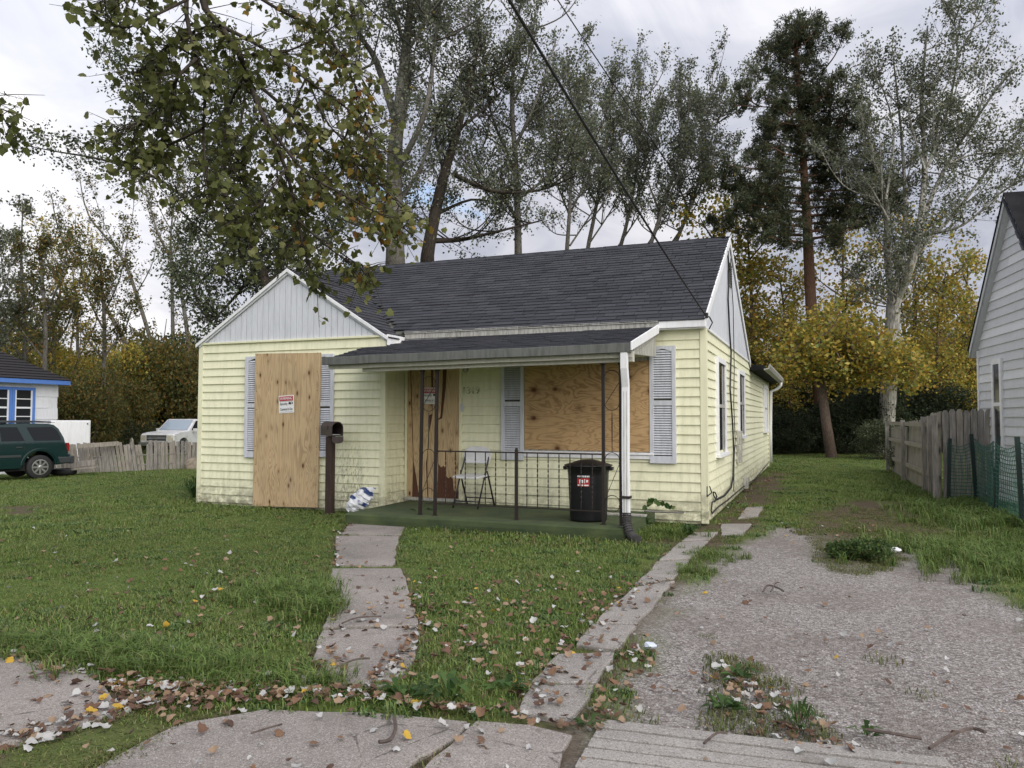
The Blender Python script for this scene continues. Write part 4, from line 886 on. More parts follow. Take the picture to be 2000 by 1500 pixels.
# ------------------------------------------------------------------ vehicles
def carpaint(name, c, dirt=(.2, .18, .15), amt=.25, rough=.25):
    t = NT(name); n = t.noise(t.map(), 3, 6, .7); t.b.inputs['Coat Weight'].default_value = .25; t.b.inputs['Coat Roughness'].default_value = .12
    return t.done(t.mix(t.rng(n, .5, .8, 0, amt), c, dirt), rough, 0, .5)
m_green = carpaint('dark_green_paint', (.004, .021, .021), (.015, .026, .026)); m_carwhite = carpaint('white_car_paint', (.72, .72, .72), (.30, .24, .18), .7, .35)
m_trimk = NT('grey_plastic_trim').done((.03, .035, .037), .55); m_chrome = NT('alloy').done((.62, .62, .63), .3, .9); m_tail = NT('red_lens').done((.25, .01, .012), .15); m_lens = NT('clear_lens').done((.55, .52, .42), .12)
m_carglass = NT('tinted_car_glass').done((.008, .010, .012), .06, 0, .3); m_screen = NT('pale_windscreen').done((.30, .36, .42), .06, 0, .8)
def arcpts(cx, cz, r, a0, a1, n=12): return [(cx + r * math.cos(a), cz + r * math.sin(a)) for a in [a0 + (a1 - a0) * i / n for i in range(n + 1)]]
def vehicle(root, prof, green, width, paint, Mw, tumble=.13, roofw=.0):
    """prof: closed lower outline (x,z); green: closed greenhouse outline; sides lofted with tuck-under and tumblehome"""
    def loft(poly, wid, name):
        k = len(poly); vs = []
        rings = [(-1.0, 1), (-.93, 1), (.93, 1), (1.0, 1)]
        cx_ = sum(p[0] for p in poly) / k; cz_ = sum(p[1] for p in poly) / k
        for (t, _) in rings:
            s = 1 if abs(t) < .95 else .972
            for x, z in poly: vs.append((cx_ + (x - cx_) * s, t * wid(z), cz_ + (z - cz_) * s))
        fs = [(r * k + i, r * k + (i + 1) % k, (r + 1) * k + (i + 1) % k, (r + 1) * k + i) for r in range(3) for i in range(k)] + [tuple(range(k))[::-1], tuple(3 * k + i for i in range(k))]
        return MB().add(vs, fs).build(name, paint, root, mw=Mw.copy(), bevel=.012)
    b = loft(prof, lambda z: width / 2 * (1 - .05 * max(0, (.55 - z)) - .03 * max(0, z - .85)), 'body')
    zb = min(p[1] for p in green); g = loft(green, lambda z: width / 2 * .965 - tumble * (z - zb) / .6, 'cabin')
    return b, g
def wheel(root, x, y, r, Mw, side, paint=m_chrome, spokes=8):
    w_ = MB().lathe([(r * .62, -.10), (r * .9, -.105), (r, -.08), (r, .08), (r * .9, .105), (r * .62, .10)], (x, y, r), 32, axis='Y').build('wheel', m_blackrub, root, True, mw=Mw.copy())
    rim = MB(); yo = y + side * .085
    rim.lathe([(r * .64, -.0), (r * .64, .02), (r * .56, .022), (r * .56, 0)], (x, yo, r), 28, axis='Y'); rim.lathe([(r * .60, -.02), (r * .60, -.01)], (x, yo, r), 20, 1, axis='Y')
    for k in range(spokes):
        a = 2 * math.pi * k / spokes; m = Matrix.Translation((x, yo, r)) @ Matrix.Rotation(a, 4, 'Y')
        rim.box((.03, -.012, -.026), (r * .58, .02, .026), mw=m)
    rim.lathe([(.055, -.02), (.055, .028), (.03, .034)], (x, yo, r), 14, axis='Y'); rim.build('rim', [paint, m_blackrub], w_, mw=Mw.copy())
# dark green sport utility vehicle, its tail in view, nose towards the street
sp_ = FD(76, 931, 22.6); sg = ground_z(sp_.x, sp_.y); sang = math.radians(166 + 90)          # +x of the vehicle = forward
suv = thing('suv', 'dark green sport utility vehicle parked on the lawn by the blue-trimmed house', 'suv', (sp_.x, sp_.y, sg), sang)
# origin at the near rear wheel contact: local x forward, y to the left of the car
near = .78; SM = Matrix.Translation((sp_.x, sp_.y, sg)) @ Matrix.Rotation(sang, 4, 'Z') @ Matrix.Translation((0, near if False else -near, 0))
r = .355
low = [(-.84, .44), (-.46, .40)] + arcpts(0, r + .02, .45, math.pi - .05, .05, 12)[0:13] + [(.5, .33), (2.2, .33)] + arcpts(2.72, r + .02, .45, math.pi - .05, .05, 12) + [(3.22, .40), (3.52, .46), (3.56, .62), (3.50, .86), (3.30, .97), (2.2, 1.05), (-.68, 1.08), (-.75, 1.02), (-.79, .82), (-.80, .72), (-.86, .70), (-.87, .48)]
grn = [(-.71, 1.06), (2.10, 1.03), (1.45, 1.50), (1.30, 1.58), (.6, 1.635), (-.24, 1.63), (-.42, 1.59), (-.55, 1.47), (-.68, 1.20)]
vehicle(suv, low, grn, 1.72, m_green, SM)
for s in (1, -1):
    Y = lambda z: s * (.86 * .965 - .13 * (z - 1.03) / .6 + .006)
    def pane(poly, name='side_window', mat=m_carglass, off=0.0): return MB().add([(x, Y(z) + s * off, z) for x, z in (poly if s > 0 else poly)], [tuple(range(len(poly))) if s < 0 else tuple(range(len(poly)))[::-1]]).build(name, mat, suv, mw=SM.copy())
    pane([(-.58, 1.13), (.17, 1.13), (.35, 1.52), (-.34, 1.53), (-.46, 1.44), (-.55, 1.27)]); pane([(.42, 1.13), (1.02, 1.13), (1.05, 1.53), (.60, 1.53)]); pane([(1.10, 1.13), (1.82, 1.13), (1.36, 1.50), (1.13, 1.52)])
    MB().box((.72, s * .835 - .01, 1.12), (.735, s * .84 + .004, 1.5), mw=None).build('window_divider', m_trimk, suv, mw=SM.copy()) if False else None
    MB().tube([(-.35, s * .62, 1.67), (.1, s * .62, 1.70), (1.1, s * .62, 1.69), (1.28, s * .62, 1.65)], .02, 8).build('roof_rack', m_trimk, suv, mw=SM.copy())
    fl = MB()
    for cx_ in (0, 2.72):
        a = arcpts(cx_, r + .02, .46, math.pi - .1, .1, 14); b = arcpts(cx_, r + .02, .54, math.pi - .1, .1, 14)
        fl.prism(a + b[::-1], (0, s * .845, 0), (1, 0, 0), (0, 0, 1), (0, s, 0), .035)
    fl.build('wheel_arch', m_green, suv, mw=SM.copy(), bevel=.008)
    MB().box((.52, s * .855 - .012, .66), (2.18, s * .855 + .018, .73)).build('side_moulding', m_trimk, suv, mw=SM.copy(), bevel=.006)
    MB().box((-.80, s * .80 - .05, .80), (-.72, s * .80 + .05, 1.05)).build('tail_light', m_tail, suv, mw=SM.copy(), bevel=.012)
    MB().box((.50, s * .85 - .01, .93), (.66, s * .85 + .025, .965)).build('door_handle', m_trimk, suv, mw=SM.copy(), bevel=.006)
    dl = MB(); dl.box((.44, s * .85 - .006, .46), (.448, s * .85 + .009, 1.08)).box((1.14, s * .85 - .006, .42), (1.148, s * .85 + .009, 1.08)); dl.build('door_gap', m_blackrub, suv, mw=SM.copy())
    for x in (0, 2.72): wheel(suv, x, s * .745, r, SM, s)
MB().box((-.95, -.86, .42), (-.80, .86, .66)).box((-.86, -.87, .44), (-.47, -.80, .64)).box((-.86, .80, .44), (-.47, .87, .64)).build('rear_bumper', m_trimk, suv, mw=SM.copy(), bevel=.03)
MB().box((-.5, -.55, 1.655), (1.1, .55, 1.668)).build('roof_skin', m_green, suv, mw=SM.copy(), bevel=.01)
MB().box((-.45, -.7, .26), (3.2, .7, .5)).build('underbody', m_blackrub, suv, mw=SM.copy())
# white pickup, nose towards the street, behind the picket fence
tp = FD(305, 880, 39.5); tg = -.44; tang = math.radians(191 + 90)
tr = thing('pickup_truck', 'white pickup truck with dark grille parked behind the picket fence', 'truck', (tp.x, tp.y, tg), tang)
TM = Matrix.Translation((tp.x, tp.y, tg)) @ Matrix.Rotation(tang, 4, 'Z'); r = .38
low = [(-5.1, .55), (-3.95, .5)] + arcpts(-3.5, r, .48, math.pi - .1, .1, 12) + [(-3.0, .42), (-1.4, .42)] + arcpts(-.85, r, .48, math.pi - .1, .1, 12) + [(-.35, .42), (-.02, .45), (.0, .60), (-.02, .95), (-.10, 1.06), (-.5, 1.13), (-1.45, 1.20), (-3.2, 1.22), (-3.25, 1.1), (-5.15, 1.1)]
grn = [(-3.2, 1.20), (-1.30, 1.18), (-2.05, 1.78), (-2.2, 1.82), (-3.0, 1.82), (-3.15, 1.74)]
vehicle(tr, low, grn, 1.95, m_carwhite, TM, .10)
MB().box((-.02, -.56, .70), (.022, .56, .985)).build('grille', m_trimk, tr, mw=TM.copy(), bevel=.01)
gr_ = MB().box((.0, -.60, .985), (.03, .60, 1.02)).box((.0, -.60, .665), (.03, .60, .70)).box((.005, -.55, .80), (.036, .55, .815)).box((.005, -.55, .88), (.036, .55, .895)); gr_.build('grille_bar', m_carwhite, tr, mw=TM.copy(), bevel=.004)
MB().box((-.06, -.96, .45), (.10, .96, .63)).build('front_bumper', m_chrome, tr, mw=TM.copy(), bevel=.02)
for s in (1, -1):
    MB().add([(.004, s * .63, .70), (.0, s * .93, .72), (-.22, s * .985, .74), (-.22, s * .985, .95), (-.03, s * .93, .98), (.004, s * .63, .98)], [(0, 1, 4, 5) if s > 0 else (5, 4, 1, 0), (1, 2, 3, 4) if s > 0 else (4, 3, 2, 1)]).build('headlight', m_lens, tr, mw=TM.copy())
    Y = lambda z: s * (.975 * .965 - .10 * (z - 1.18) / .6 + .012)
    MB().add([(x, Y(z), z) for x, z in ((-3.05, 1.26), (-1.58, 1.24), (-2.08, 1.72), (-3.0, 1.74))], [(0, 1, 2, 3) if s < 0 else (3, 2, 1, 0)]).build('side_window', m_carglass, tr, mw=TM.copy())
    MB().box((-1.75, s * 1.10 - .1, 1.15), (-1.62, s * 1.10 + .1, 1.32)).build('mirror', m_carwhite, tr, mw=TM.copy(), bevel=.02)
    for x in (-.85, -3.5): wheel(tr, x, s * .84, r, TM, s, m_chrome, 6)
MB().add([(-1.36, -.84, 1.225), (-1.36, .84, 1.225), (-2.03, .74, 1.765), (-2.03, -.74, 1.765)], [(0, 1, 2, 3)]).build('windscreen', m_screen, tr, mw=TM.copy()).location
for ob in tr.children:
    if ob.name.startswith('windscreen'): ob.matrix_basis = TM @ Matrix.Translation((.018, 0, .016))

# ------------------------------------------------------------------ low picket fence on the left, with planks, log and boulder
pf = thing('picket_fence', 'low weathered grey picket fence of uneven leaning slats beside the vehicles', 'fence', tuple(FD(260, 905, 26.5).xy) + (-.3,))
pxs = [(110 + i * 7.45) for i in range(38)]; DF = lambda px: 25.2 + (px - 140) / 248 * 1.6
for i, px in enumerate(pxs):
    rr = random.Random(300 + i); D = DF(px) + rr.uniform(-.05, .05); b = FD(px, 905, D); gz = ground_z(b.x, b.y); top = FD(px, 866 + rr.uniform(-3, 3) - (4 if px > 290 else 0), D).z; lean = (-.16 if px < 285 else -.03) + rr.uniform(-.03, .03)
    u = Vector((R_.x, R_.y, 0)).normalized(); u = Matrix.Rotation(math.radians(12), 3, 'Z') @ u; n = Vector((u.y, -u.x, 0)); w_ = rr.uniform(.045, .06)
    v = (Vector((0, 0, 1)) + u * lean).normalized(); Lh = top - gz
    MB().prism([(-w_, -.05), (w_, -.05), (w_, Lh + rr.uniform(-.03, .03)), (-w_, Lh)], (b.x, b.y, gz), u, v, n, .02).build('picket', rr.choice((m_wood_grey, m_wood_grey, m_wood_tan)), pf)
for hz in (.22, .55):
    pts = [FD(px, 905, DF(px)) for px in (108, 200, 260, 330, 392)]; pts = [Vector((p.x, p.y + .04, ground_z(p.x, p.y) + hz)) for p in pts]
    MB().tube(pts, .022, 4).build('rail', m_wood_grey, pf)
def plank(name, label, cat, p0, p1, w_, h_, mat=m_wood_tan, grp=None):
    p0, p1 = Vector(p0), Vector(p1); d = p1 - p0; L = d.length; m = Matrix.Translation(p0) @ d.to_track_quat('X', 'Z').to_matrix().to_4x4()
    return tag(MB().box((0, -w_ / 2, -h_ / 2), (L, w_ / 2, h_ / 2), mw=m).build(name, mat, bevel=.006), label, cat, grp)
plank('wooden_plank', 'wide tan plank propped along the top of the picket fence', 'plank', FD(150, 872, 24.9), FD(232, 866, 25.6), .07, .14)
plank('wooden_beam', 'grey timber beam lying on the grass behind the green vehicle', 'beam', FD(132, 909, 24.2), FD(188, 903, 24.4), .3, .16, m_wood_grey)
plank('wooden_board', 'flat pale board lying on the grass under the timber beam', 'board', FD(142, 917, 24.0), FD(190, 913, 24.1), .3, .05)
lg = FD(124, 912, 24.0); tag(MB().lathe([(.24, -.1), (.36, -.06), (.38, 0), (.36, .08), (.22, .1), (.2, 0)], (lg.x, lg.y, ground_z(lg.x, lg.y) + .14), 20).build('old_tyre', m_blackrub, None, True), 'black tyre lying flat on the grass behind the green vehicle', 'tyre')
bd = FD(383, 893, 26.2); bo = MB(); n_ = 14
for i in range(n_ + 1):
    for j in range(20):
        th, ph = math.pi * i / n_, 2 * math.pi * j / 20; d = Vector((math.sin(th) * math.cos(ph) * .42, math.sin(th) * math.sin(ph) * .34, math.cos(th) * .30)); d *= 1 + .22 * noise.noise(d * 3); bo.v.append((bd.x + d.x, bd.y + d.y, ground_z(bd.x, bd.y) + .1 + d.z))
bo.f = [(i * 20 + j, (i + 1) * 20 + j, (i + 1) * 20 + (j + 1) % 20, i * 20 + (j + 1) % 20) for i in range(n_) for j in range(20)]; bo.m = [0] * len(bo.f)
tag(bo.build('boulder', simple('tan_boulder', (.30, .25, .18), .9, 0, .25, 6, .5, 20), None, True), 'rounded tan boulder at the end of the picket fence', 'boulder')
wc = FD(257, 874, 27.6); wz_ = ground_z(wc.x, wc.y); wk = MB(); wt = FD(257, 856, 27.6).z
for rr_ in (.34, .27, .20, .13): wk.tube([(wc.x + rr_ * math.cos(a) * .82, wc.y + rr_ * math.cos(a) * -.5, wt - .34 + rr_ * math.sin(a)) for a in [math.pi * k / 14 for k in range(15)]], .018, 5)
for a in [math.pi * k / 9 for k in range(1, 9)]: wk.tube([(wc.x, wc.y, wt - .34), (wc.x + .34 * math.cos(a) * .82, wc.y - .34 * math.cos(a) * .5, wt - .34 + .34 * math.sin(a))], .012, 5)
for s in (-1, 1): wk.tube([(wc.x + s * .28, wc.y - s * .17, wt - .34), (wc.x + s * .26, wc.y - s * .15, wz_)], .02, 6)
wk.tube([(wc.x - .28, wc.y + .17, wz_ + .4), (wc.x + .28, wc.y - .17, wz_ + .4)], .03, 6)
tag(wk.build('wicker_chair', m_wood_tan), 'round-backed wicker chair peeking over the picket fence', 'chair')

# ------------------------------------------------------------------ neighbouring grey house on the right
m_ngrey = m_paint('pale_grey_vinyl', (.60, .61, .64), (.40, .41, .43), .35); m_fade = m_paint('faded_vinyl_patch', (.70, .71, .74), (.5, .5, .52), .3)
rc_ = Vector((2.66, 15.95, 0)); wd = Vector((.131, -.9914, 0)).normalized(); wn_ = Vector((-wd.y * -1, wd.x * -1, 0)); wn_ = Vector((wd.y, -wd.x, 0))     # outward, towards the driveway
if wn_.x > 0: wn_ = -wn_
nr = thing('house', 'pale grey vinyl-sided house with steep gable beyond the wooden fence', 'house', tuple(rc_))
def onwall(px, py):
    d = ray(px, py); t = (rc_ - CAM).dot(wn_) / d.dot(wn_); p = CAM + d * t; return (p - rc_).dot(wd), p.z
ez = onwall(1908, 686)[1]; apt, apz = onwall(1979, 396); slp = (apz - ez) / apt; TW = apt * 2
back = -wn_
rwall = MB().prism([(0, 0), (TW, 0), (TW, ez), (apt, apz - .02), (0, ez)], rc_ + back * .02, wd, (0, 0, 1), back, 6.0).build('wall', m_ngrey, nr)
zc, i = .1, 0
while zc < apz - .12:
    h_ = .152; s0 = 0 if zc < ez else (zc - ez) / slp; s1 = TW if zc < ez else TW - (zc - ez) / slp
    t0 = 0 if zc + h_ < ez else (zc + h_ - ez) / slp; t1 = TW if zc + h_ < ez else TW - (zc + h_ - ez) / slp
    if t1 - t0 > .05:
        cut = .6 + (i * .83) % 2.2
        for a, b, c, d in ((s0, min(cut, s1), t0, min(cut, t1)), (cut + .003, s1, cut + .003, t1)):
            if b - a < .05 or d - c < .02: continue
            pts = [rc_ + wd * a + Vector((0, 0, zc)) - back * .016, rc_ + wd * b + Vector((0, 0, zc)) - back * .016, rc_ + wd * d + Vector((0, 0, zc + h_)) + back * .004, rc_ + wd * c + Vector((0, 0, zc + h_)) + back * .004, rc_ + wd * a + Vector((0, 0, zc)) + back * .015, rc_ + wd * b + Vector((0, 0, zc)) + back * .015]
            MB().add(pts, [(0, 1, 2, 3), (0, 4, 5, 1)]).build('siding_board', m_fade if random.Random(i * 7 + int(a * 10)).random() < .18 else m_ngrey, rwall)
    zc += h_; i += 1
fs_ = MB(); zc = .1
while zc < ez - .05:
    for k in range(2):
        A = rc_ + wd * TW + back * (.02 + 3 * k) + Vector((0, 0, zc)); B = A + back * 2.99; fs_.add([A + wd * .03, B + wd * .03, B + wd * .004 + Vector((0, 0, .152)), A + wd * .004 + Vector((0, 0, .152)), A + wd * .002, B + wd * .002], [(0, 1, 2, 3), (0, 4, 5, 1)])
    zc += .152
tag(fs_.build('front_siding', m_ngrey, rwall), kind='stuff')
for (sa_, za, sb_, zb) in ((-.10, ez - .10 * slp, apt, apz), (TW + .10, ez - .10 * slp, apt, apz)):
    A, B = rc_ + wd * sa_ + Vector((0, 0, za)), rc_ + wd * sb_ + Vector((0, 0, zb)); u = (B - A).normalized(); L = (B - A).length
    MB().prism([(0, 0), (L, 0), (L, .15), (0, .15)], A - back * .10, u, Vector((0, 0, 1)), -back, .02).build('rake_board', m_ngrey if sa_ < 0 else m_white, nr)
    MB().prism([(0, 0), (L, 0), (L, .03), (0, .03)], A - back * .13, u, Vector((0, 0, 1)), back, .14).build('rake_soffit', m_ngrey, nr)
    nv_ = wd * (1 if sa_ < 0 else -1)
    MB().prism([(-.03, .15), (L + .002, .15), (L + .002, .175), (-.03, .175)], A - back * .14, u, Vector((0, 0, 1)), back, 6.3).build('roof', m_shing, nr)
o_ = rc_ + wd * TW + Vector((0, 0, ez - .1 * slp)) - back * .17 + Vector((0, 0, .17)); uu = back; vv = (wd * -1 + Vector((0, 0, slp))).normalized()
shn = MB(); rr = random.Random(5)
for i in range(int(math.hypot(apt, apz - ez) / .14)):
    x = -rr.uniform(0, .3)
    while x < 3.0:
        w_ = rr.choice((.2, .3, .36)); p = o_ + uu * max(0, x) + vv * (i * .14) + Vector((0, 0, .03 + rr.uniform(0, .006))); q_ = p + uu * (w_ - .008 + min(0, x)); k = rr.randrange(4)
        n_v = Vector((0, 0, .012)); shn.add([p, q_, q_ + vv * .18, p + vv * .18, p + n_v, q_ + n_v, q_ + vv * .18 + n_v * .2, p + vv * .18 + n_v * .2], [(4, 5, 6, 7), (0, 1, 5, 4), (1, 2, 6, 5), (3, 0, 4, 7)], 0, shades[k] + (1,)); x += w_
tag(shn.build('shingles', m_shing, nr), kind='stuff')
MB().box((-.006, -.03, 0), (.05, .03, ez), mw=Matrix.Translation(rc_) @ Matrix.Rotation(math.atan2(wd.y, wd.x), 4, 'Z')).build('corner_board', m_white, nr)
a0_, z1_ = onwall(1944, 712); a1_, z0_ = onwall(1960, 862); z1_ = onwall(1952, 711)[1]; z0_ = onwall(1952, 868)[1]
def wbox(a, b, z0, z1, out, name, mat, par, dep=.03): return MB().prism([(a, z0), (b, z0), (b, z1), (a, z1)], rc_ - back * out, wd, (0, 0, 1), back, dep).build(name, mat, par)
ww = wbox(a0_, a1_, z0_, z1_, .03, 'window', m_glass, nr)
for (a, b, c, d) in ((a0_ - .09, a0_ - .001, z0_ - .08, z1_ + .09), (a1_ + .001, a1_ + .09, z0_ - .08, z1_ + .09), (a0_, a1_, z1_ + .001, z1_ + .09), (a0_, a1_, z0_ - .08, z0_ - .001)): wbox(a, b, c, d, .045, 'window_frame', m_white, ww, .05)
wbox(a0_, a1_, (z0_ + z1_) / 2 - .03, (z0_ + z1_) / 2 + .03, .042, 'sash_bar', m_white, ww, .02)

# ------------------------------------------------------------------ wooden privacy fence on the right
wf_ = thing('wooden_fence', 'weathered wooden privacy fence with dog-eared pickets beside the grey house', 'fence', tuple(G(1838, 976).xy) + (0,))
fa, fb = Vector((1.93, 15.4, 0)), Vector((1.75, 23.4, 0)); fd = (fb - fa).normalized(); L = (fb - fa).length; fn = Vector((-fd.y, fd.x, 0)); fn = fn if fn.x < 0 else -fn
i, s = 0, .06
while s < L:
    rr = random.Random(500 + i); w_ = .135; zt_ = 1.56 - .06 * s / L * 2 + rr.uniform(-.02, .02) - (.12 if s > 1.2 else 0) - (.12 if s > 4.6 else 0)
    lean = Vector((-.10, 0, 0)) * (1 if 1.2 < s < 4.6 else .3)
    MB().prism([(0, .02), (w_, .02), (w_, zt_ - .01), (0, zt_)], fa + fd * s - fn * .02, fd, (Vector((0, 0, 1)) + lean * -.5).normalized(), -fn, .018).build('picket', rr.choice((m_wood_grey, m_wood_tan)), wf_); s += w_ + .008; i += 1
for sa_, sb_ in ((.06, 1.15), (1.2, 4.5), (4.65, L)):
    for z in (.35, .85, 1.28):
        A, B = fa + fd * sa_, fa + fd * sb_; MB().prism([(0, 0), ((B - A).length, 0), ((B - A).length, .085), (0, .085)], A + Vector((0, 0, z - .0)), fd, (0, 0, 1), fn, .035).build('rail', m_wood_tan, wf_)
for s in (.0, .55, 1.3, 4.55, L): MB().box((-.045, -.045, -.1), (.045, .045, 1.50 - .02 * s), mw=Matrix.Translation(fa + fd * s + fn * .06)).build('post', m_wood_grey, wf_, bevel=.004)
fe = rc_ + wd * .3 - Vector((.03, 0, 0)); fd2 = (fe - fa); L2 = fd2.length; fd2.normalize(); fd2 = Vector((1, .05, 0)).normalized(); L2 = .78; fn2 = Vector((fd2.y, -fd2.x, 0)); i = 0; s = .06
while s < L2:
    w_ = .098; rr = random.Random(700 + i); h_ = 1.60 + rr.uniform(-.015, .015)
    MB().prism([(0, .0), (w_, .0), (w_, h_ - .05), (w_ - .028, h_), (.028, h_), (0, h_ - .05)], fa + fd2 * s, fd2, (0, 0, 1), fn2, .018).build('picket', m_wood_grey if rr.random() < .6 else m_wood_tan, wf_); s += w_ + .012; i += 1

# ------------------------------------------------------------------ green plastic mesh fence
m_net = NT('green_plastic_mesh').done((.016, .095, .072), .5); m_netpost = simple('dark_green_metal', (.012, .03, .026), .5, .3)
nf = thing('mesh_fence', 'sagging green plastic mesh fence on dark metal stakes in the long grass', 'fence', tuple(G(1925, 1005).xy) + (0,))
NP = [Vector((2.03, 15.2, 0)), Vector((2.42, 15.0, 0)), Vector((2.40, 13.4, 0)), Vector((2.46, 12.0, 0)), Vector((2.62, 10.4, 0)), Vector((2.9, 8.2, 0))]
tops = [1.02, 1.10, 1.10, 1.12, 1.10, 1.1]
for k, p in enumerate(NP):
    ln = random.Random(k).uniform(-.06, .06); MB().box((-.028, -.028, -.1), (.028, .028, tops[k] + .08), mw=Matrix.Translation(p) @ Matrix.Rotation(ln, 4, 'Y')).build('stake', m_netpost, nf)
net = MB()
def strand(p, q, r=.0045):
    d = (q - p); a = Vector((0, 0, r)) if abs(d.normalized().z) < .7 else Vector((R_.x, R_.y, 0)).normalized() * r; b = d.cross(a).normalized() * r * .5
    net.add([p - a, p + a, q + a, q - a, p - a + b, p + a + b, q + a + b, q - a + b], [(0, 1, 2, 3), (7, 6, 5, 4), (1, 5, 6, 2), (0, 3, 7, 4)])
for k in range(len(NP) - 1):
    A, B = NP[k], NP[k + 1]; n_u = max(4, int((B - A).length / .085)); n_v = 16; grid = []
    for i in range(n_u + 1):
        t = i / n_u; col_ = []
        for j in range(n_v + 1):
            z = tops[k] * (1 - t) + tops[k + 1] * t; z = .04 + (z - .04) * j / n_v - .10 * math.sin(math.pi * t) * (j / n_v) ** 2
            bulge = .05 * math.sin(math.pi * t) * math.sin(3 * j / n_v); p = A.lerp(B, t); col_.append(Vector((p.x + bulge + .01 * noise.noise((t * 6, j * .4, k)), p.y, z)))
        grid.append(col_)
    for i in range(n_u + 1):
        for j in range(n_v + 1):
            if i < n_u: strand(grid[i][j], grid[i + 1][j], .0065)
            if j < n_v: strand(grid[i][j], grid[i][j + 1], .0042)
tag(net.build('netting', m_net, nf), kind='stuff')
for k, (x, y, h_, ln) in enumerate(((2.95, 13.9, .92, .03), (3.15, 13.2, .88, -.05))):
    p = (x, y, -.05); plank('leaning_board', ('narrow blue-grey board standing behind the green mesh, nearer the wooden fence', 'narrow blue-grey board standing behind the green mesh, at the far end of the mesh')[k], 'board', p, (x + ln, y + .05, h_), .16, .03, simple('blue_grey_board%d' % k, (.20, .25, .28), .8, 0, .2, 5))
# ------------------------------------------------------------------ trees
def leaf_cards(cen, size, cols, seed=0, flat=.0, wide=.42):
    """leaf-sized faces around centres; returns verts, flat faces, per-face colours"""
    r = np.random.RandomState(seed); n = len(cen); cen = np.asarray(cen)
    a = r.normal(size=(n, 3)); a[:, 2] *= (1 - flat); a /= np.linalg.norm(a, axis=1)[:, None] + 1e-9
    b = r.normal(size=(n, 3)); b -= a * (a * b).sum(1)[:, None]; b /= np.linalg.norm(b, axis=1)[:, None] + 1e-9
    s = np.asarray(size)[:, None]
    v = np.stack([cen - a * s * .55, cen + b * s * wide - a * s * .08, cen + a * s * .6, cen - b * s * wide - a * s * .08], 1).reshape(-1, 3)
    return v, np.arange(n * 4), cols
def pal_pick(pal, n, r, jitter=.25):
    w = np.array([p[1] for p in pal], float); c = np.array([p[0] for p in pal]); k = r.choice(len(pal), n, p=w / w.sum())
    return np.clip(c[k] * (1 + r.uniform(-jitter, jitter, (n, 1))) * (1 + r.uniform(-.08, .08, (n, 3))), 0, 1)
def smooth_pts(pts, n):
    """Catmull-Rom through pts"""
    out = []; P = [pts[0]] + list(pts) + [pts[-1]]
    for i in range(1, len(P) - 2):
        for k in range(n):
            t = k / n; a, b, c, d = P[i - 1], P[i], P[i + 1], P[i + 2]
            out.append(.5 * ((2 * b) + (c - a) * t + (2 * a - 5 * b + 4 * c - d) * t * t + (3 * b - a - 3 * c + d) * t ** 3))
    out.append(pts[-1]); return out
GREEN = [((.085, .105, .055), 4), ((.115, .14, .070), 3), ((.065, .08, .045), 3), ((.18, .20, .12), 1.2)]
SILV = [((.135, .152, .098), 4), ((.19, .205, .140), 3), ((.095, .110, .072), 2), ((.29, .30, .23), 1.8), ((.22, .17, .04), .3)]
GOLD = [((.42, .31, .045), 4), ((.52, .39, .09), 2.5), ((.28, .27, .06), 3.4), ((.38, .20, .04), .7), ((.17, .20, .05), 2)]
OLIVE = [((.14, .13, .038), 4), ((.08, .095, .03), 4), ((.24, .16, .042), 2), ((.20, .11, .03), .8)]
DARK = [((.036, .052, .027), 4), ((.055, .078, .036), 3), ((.025, .034, .02), 3), ((.10, .10, .036), .8)]
PINE = [((.075, .094, .054), 4), ((.105, .125, .066), 3), ((.055, .068, .040), 2.4), ((.17, .13, .06), .9)]
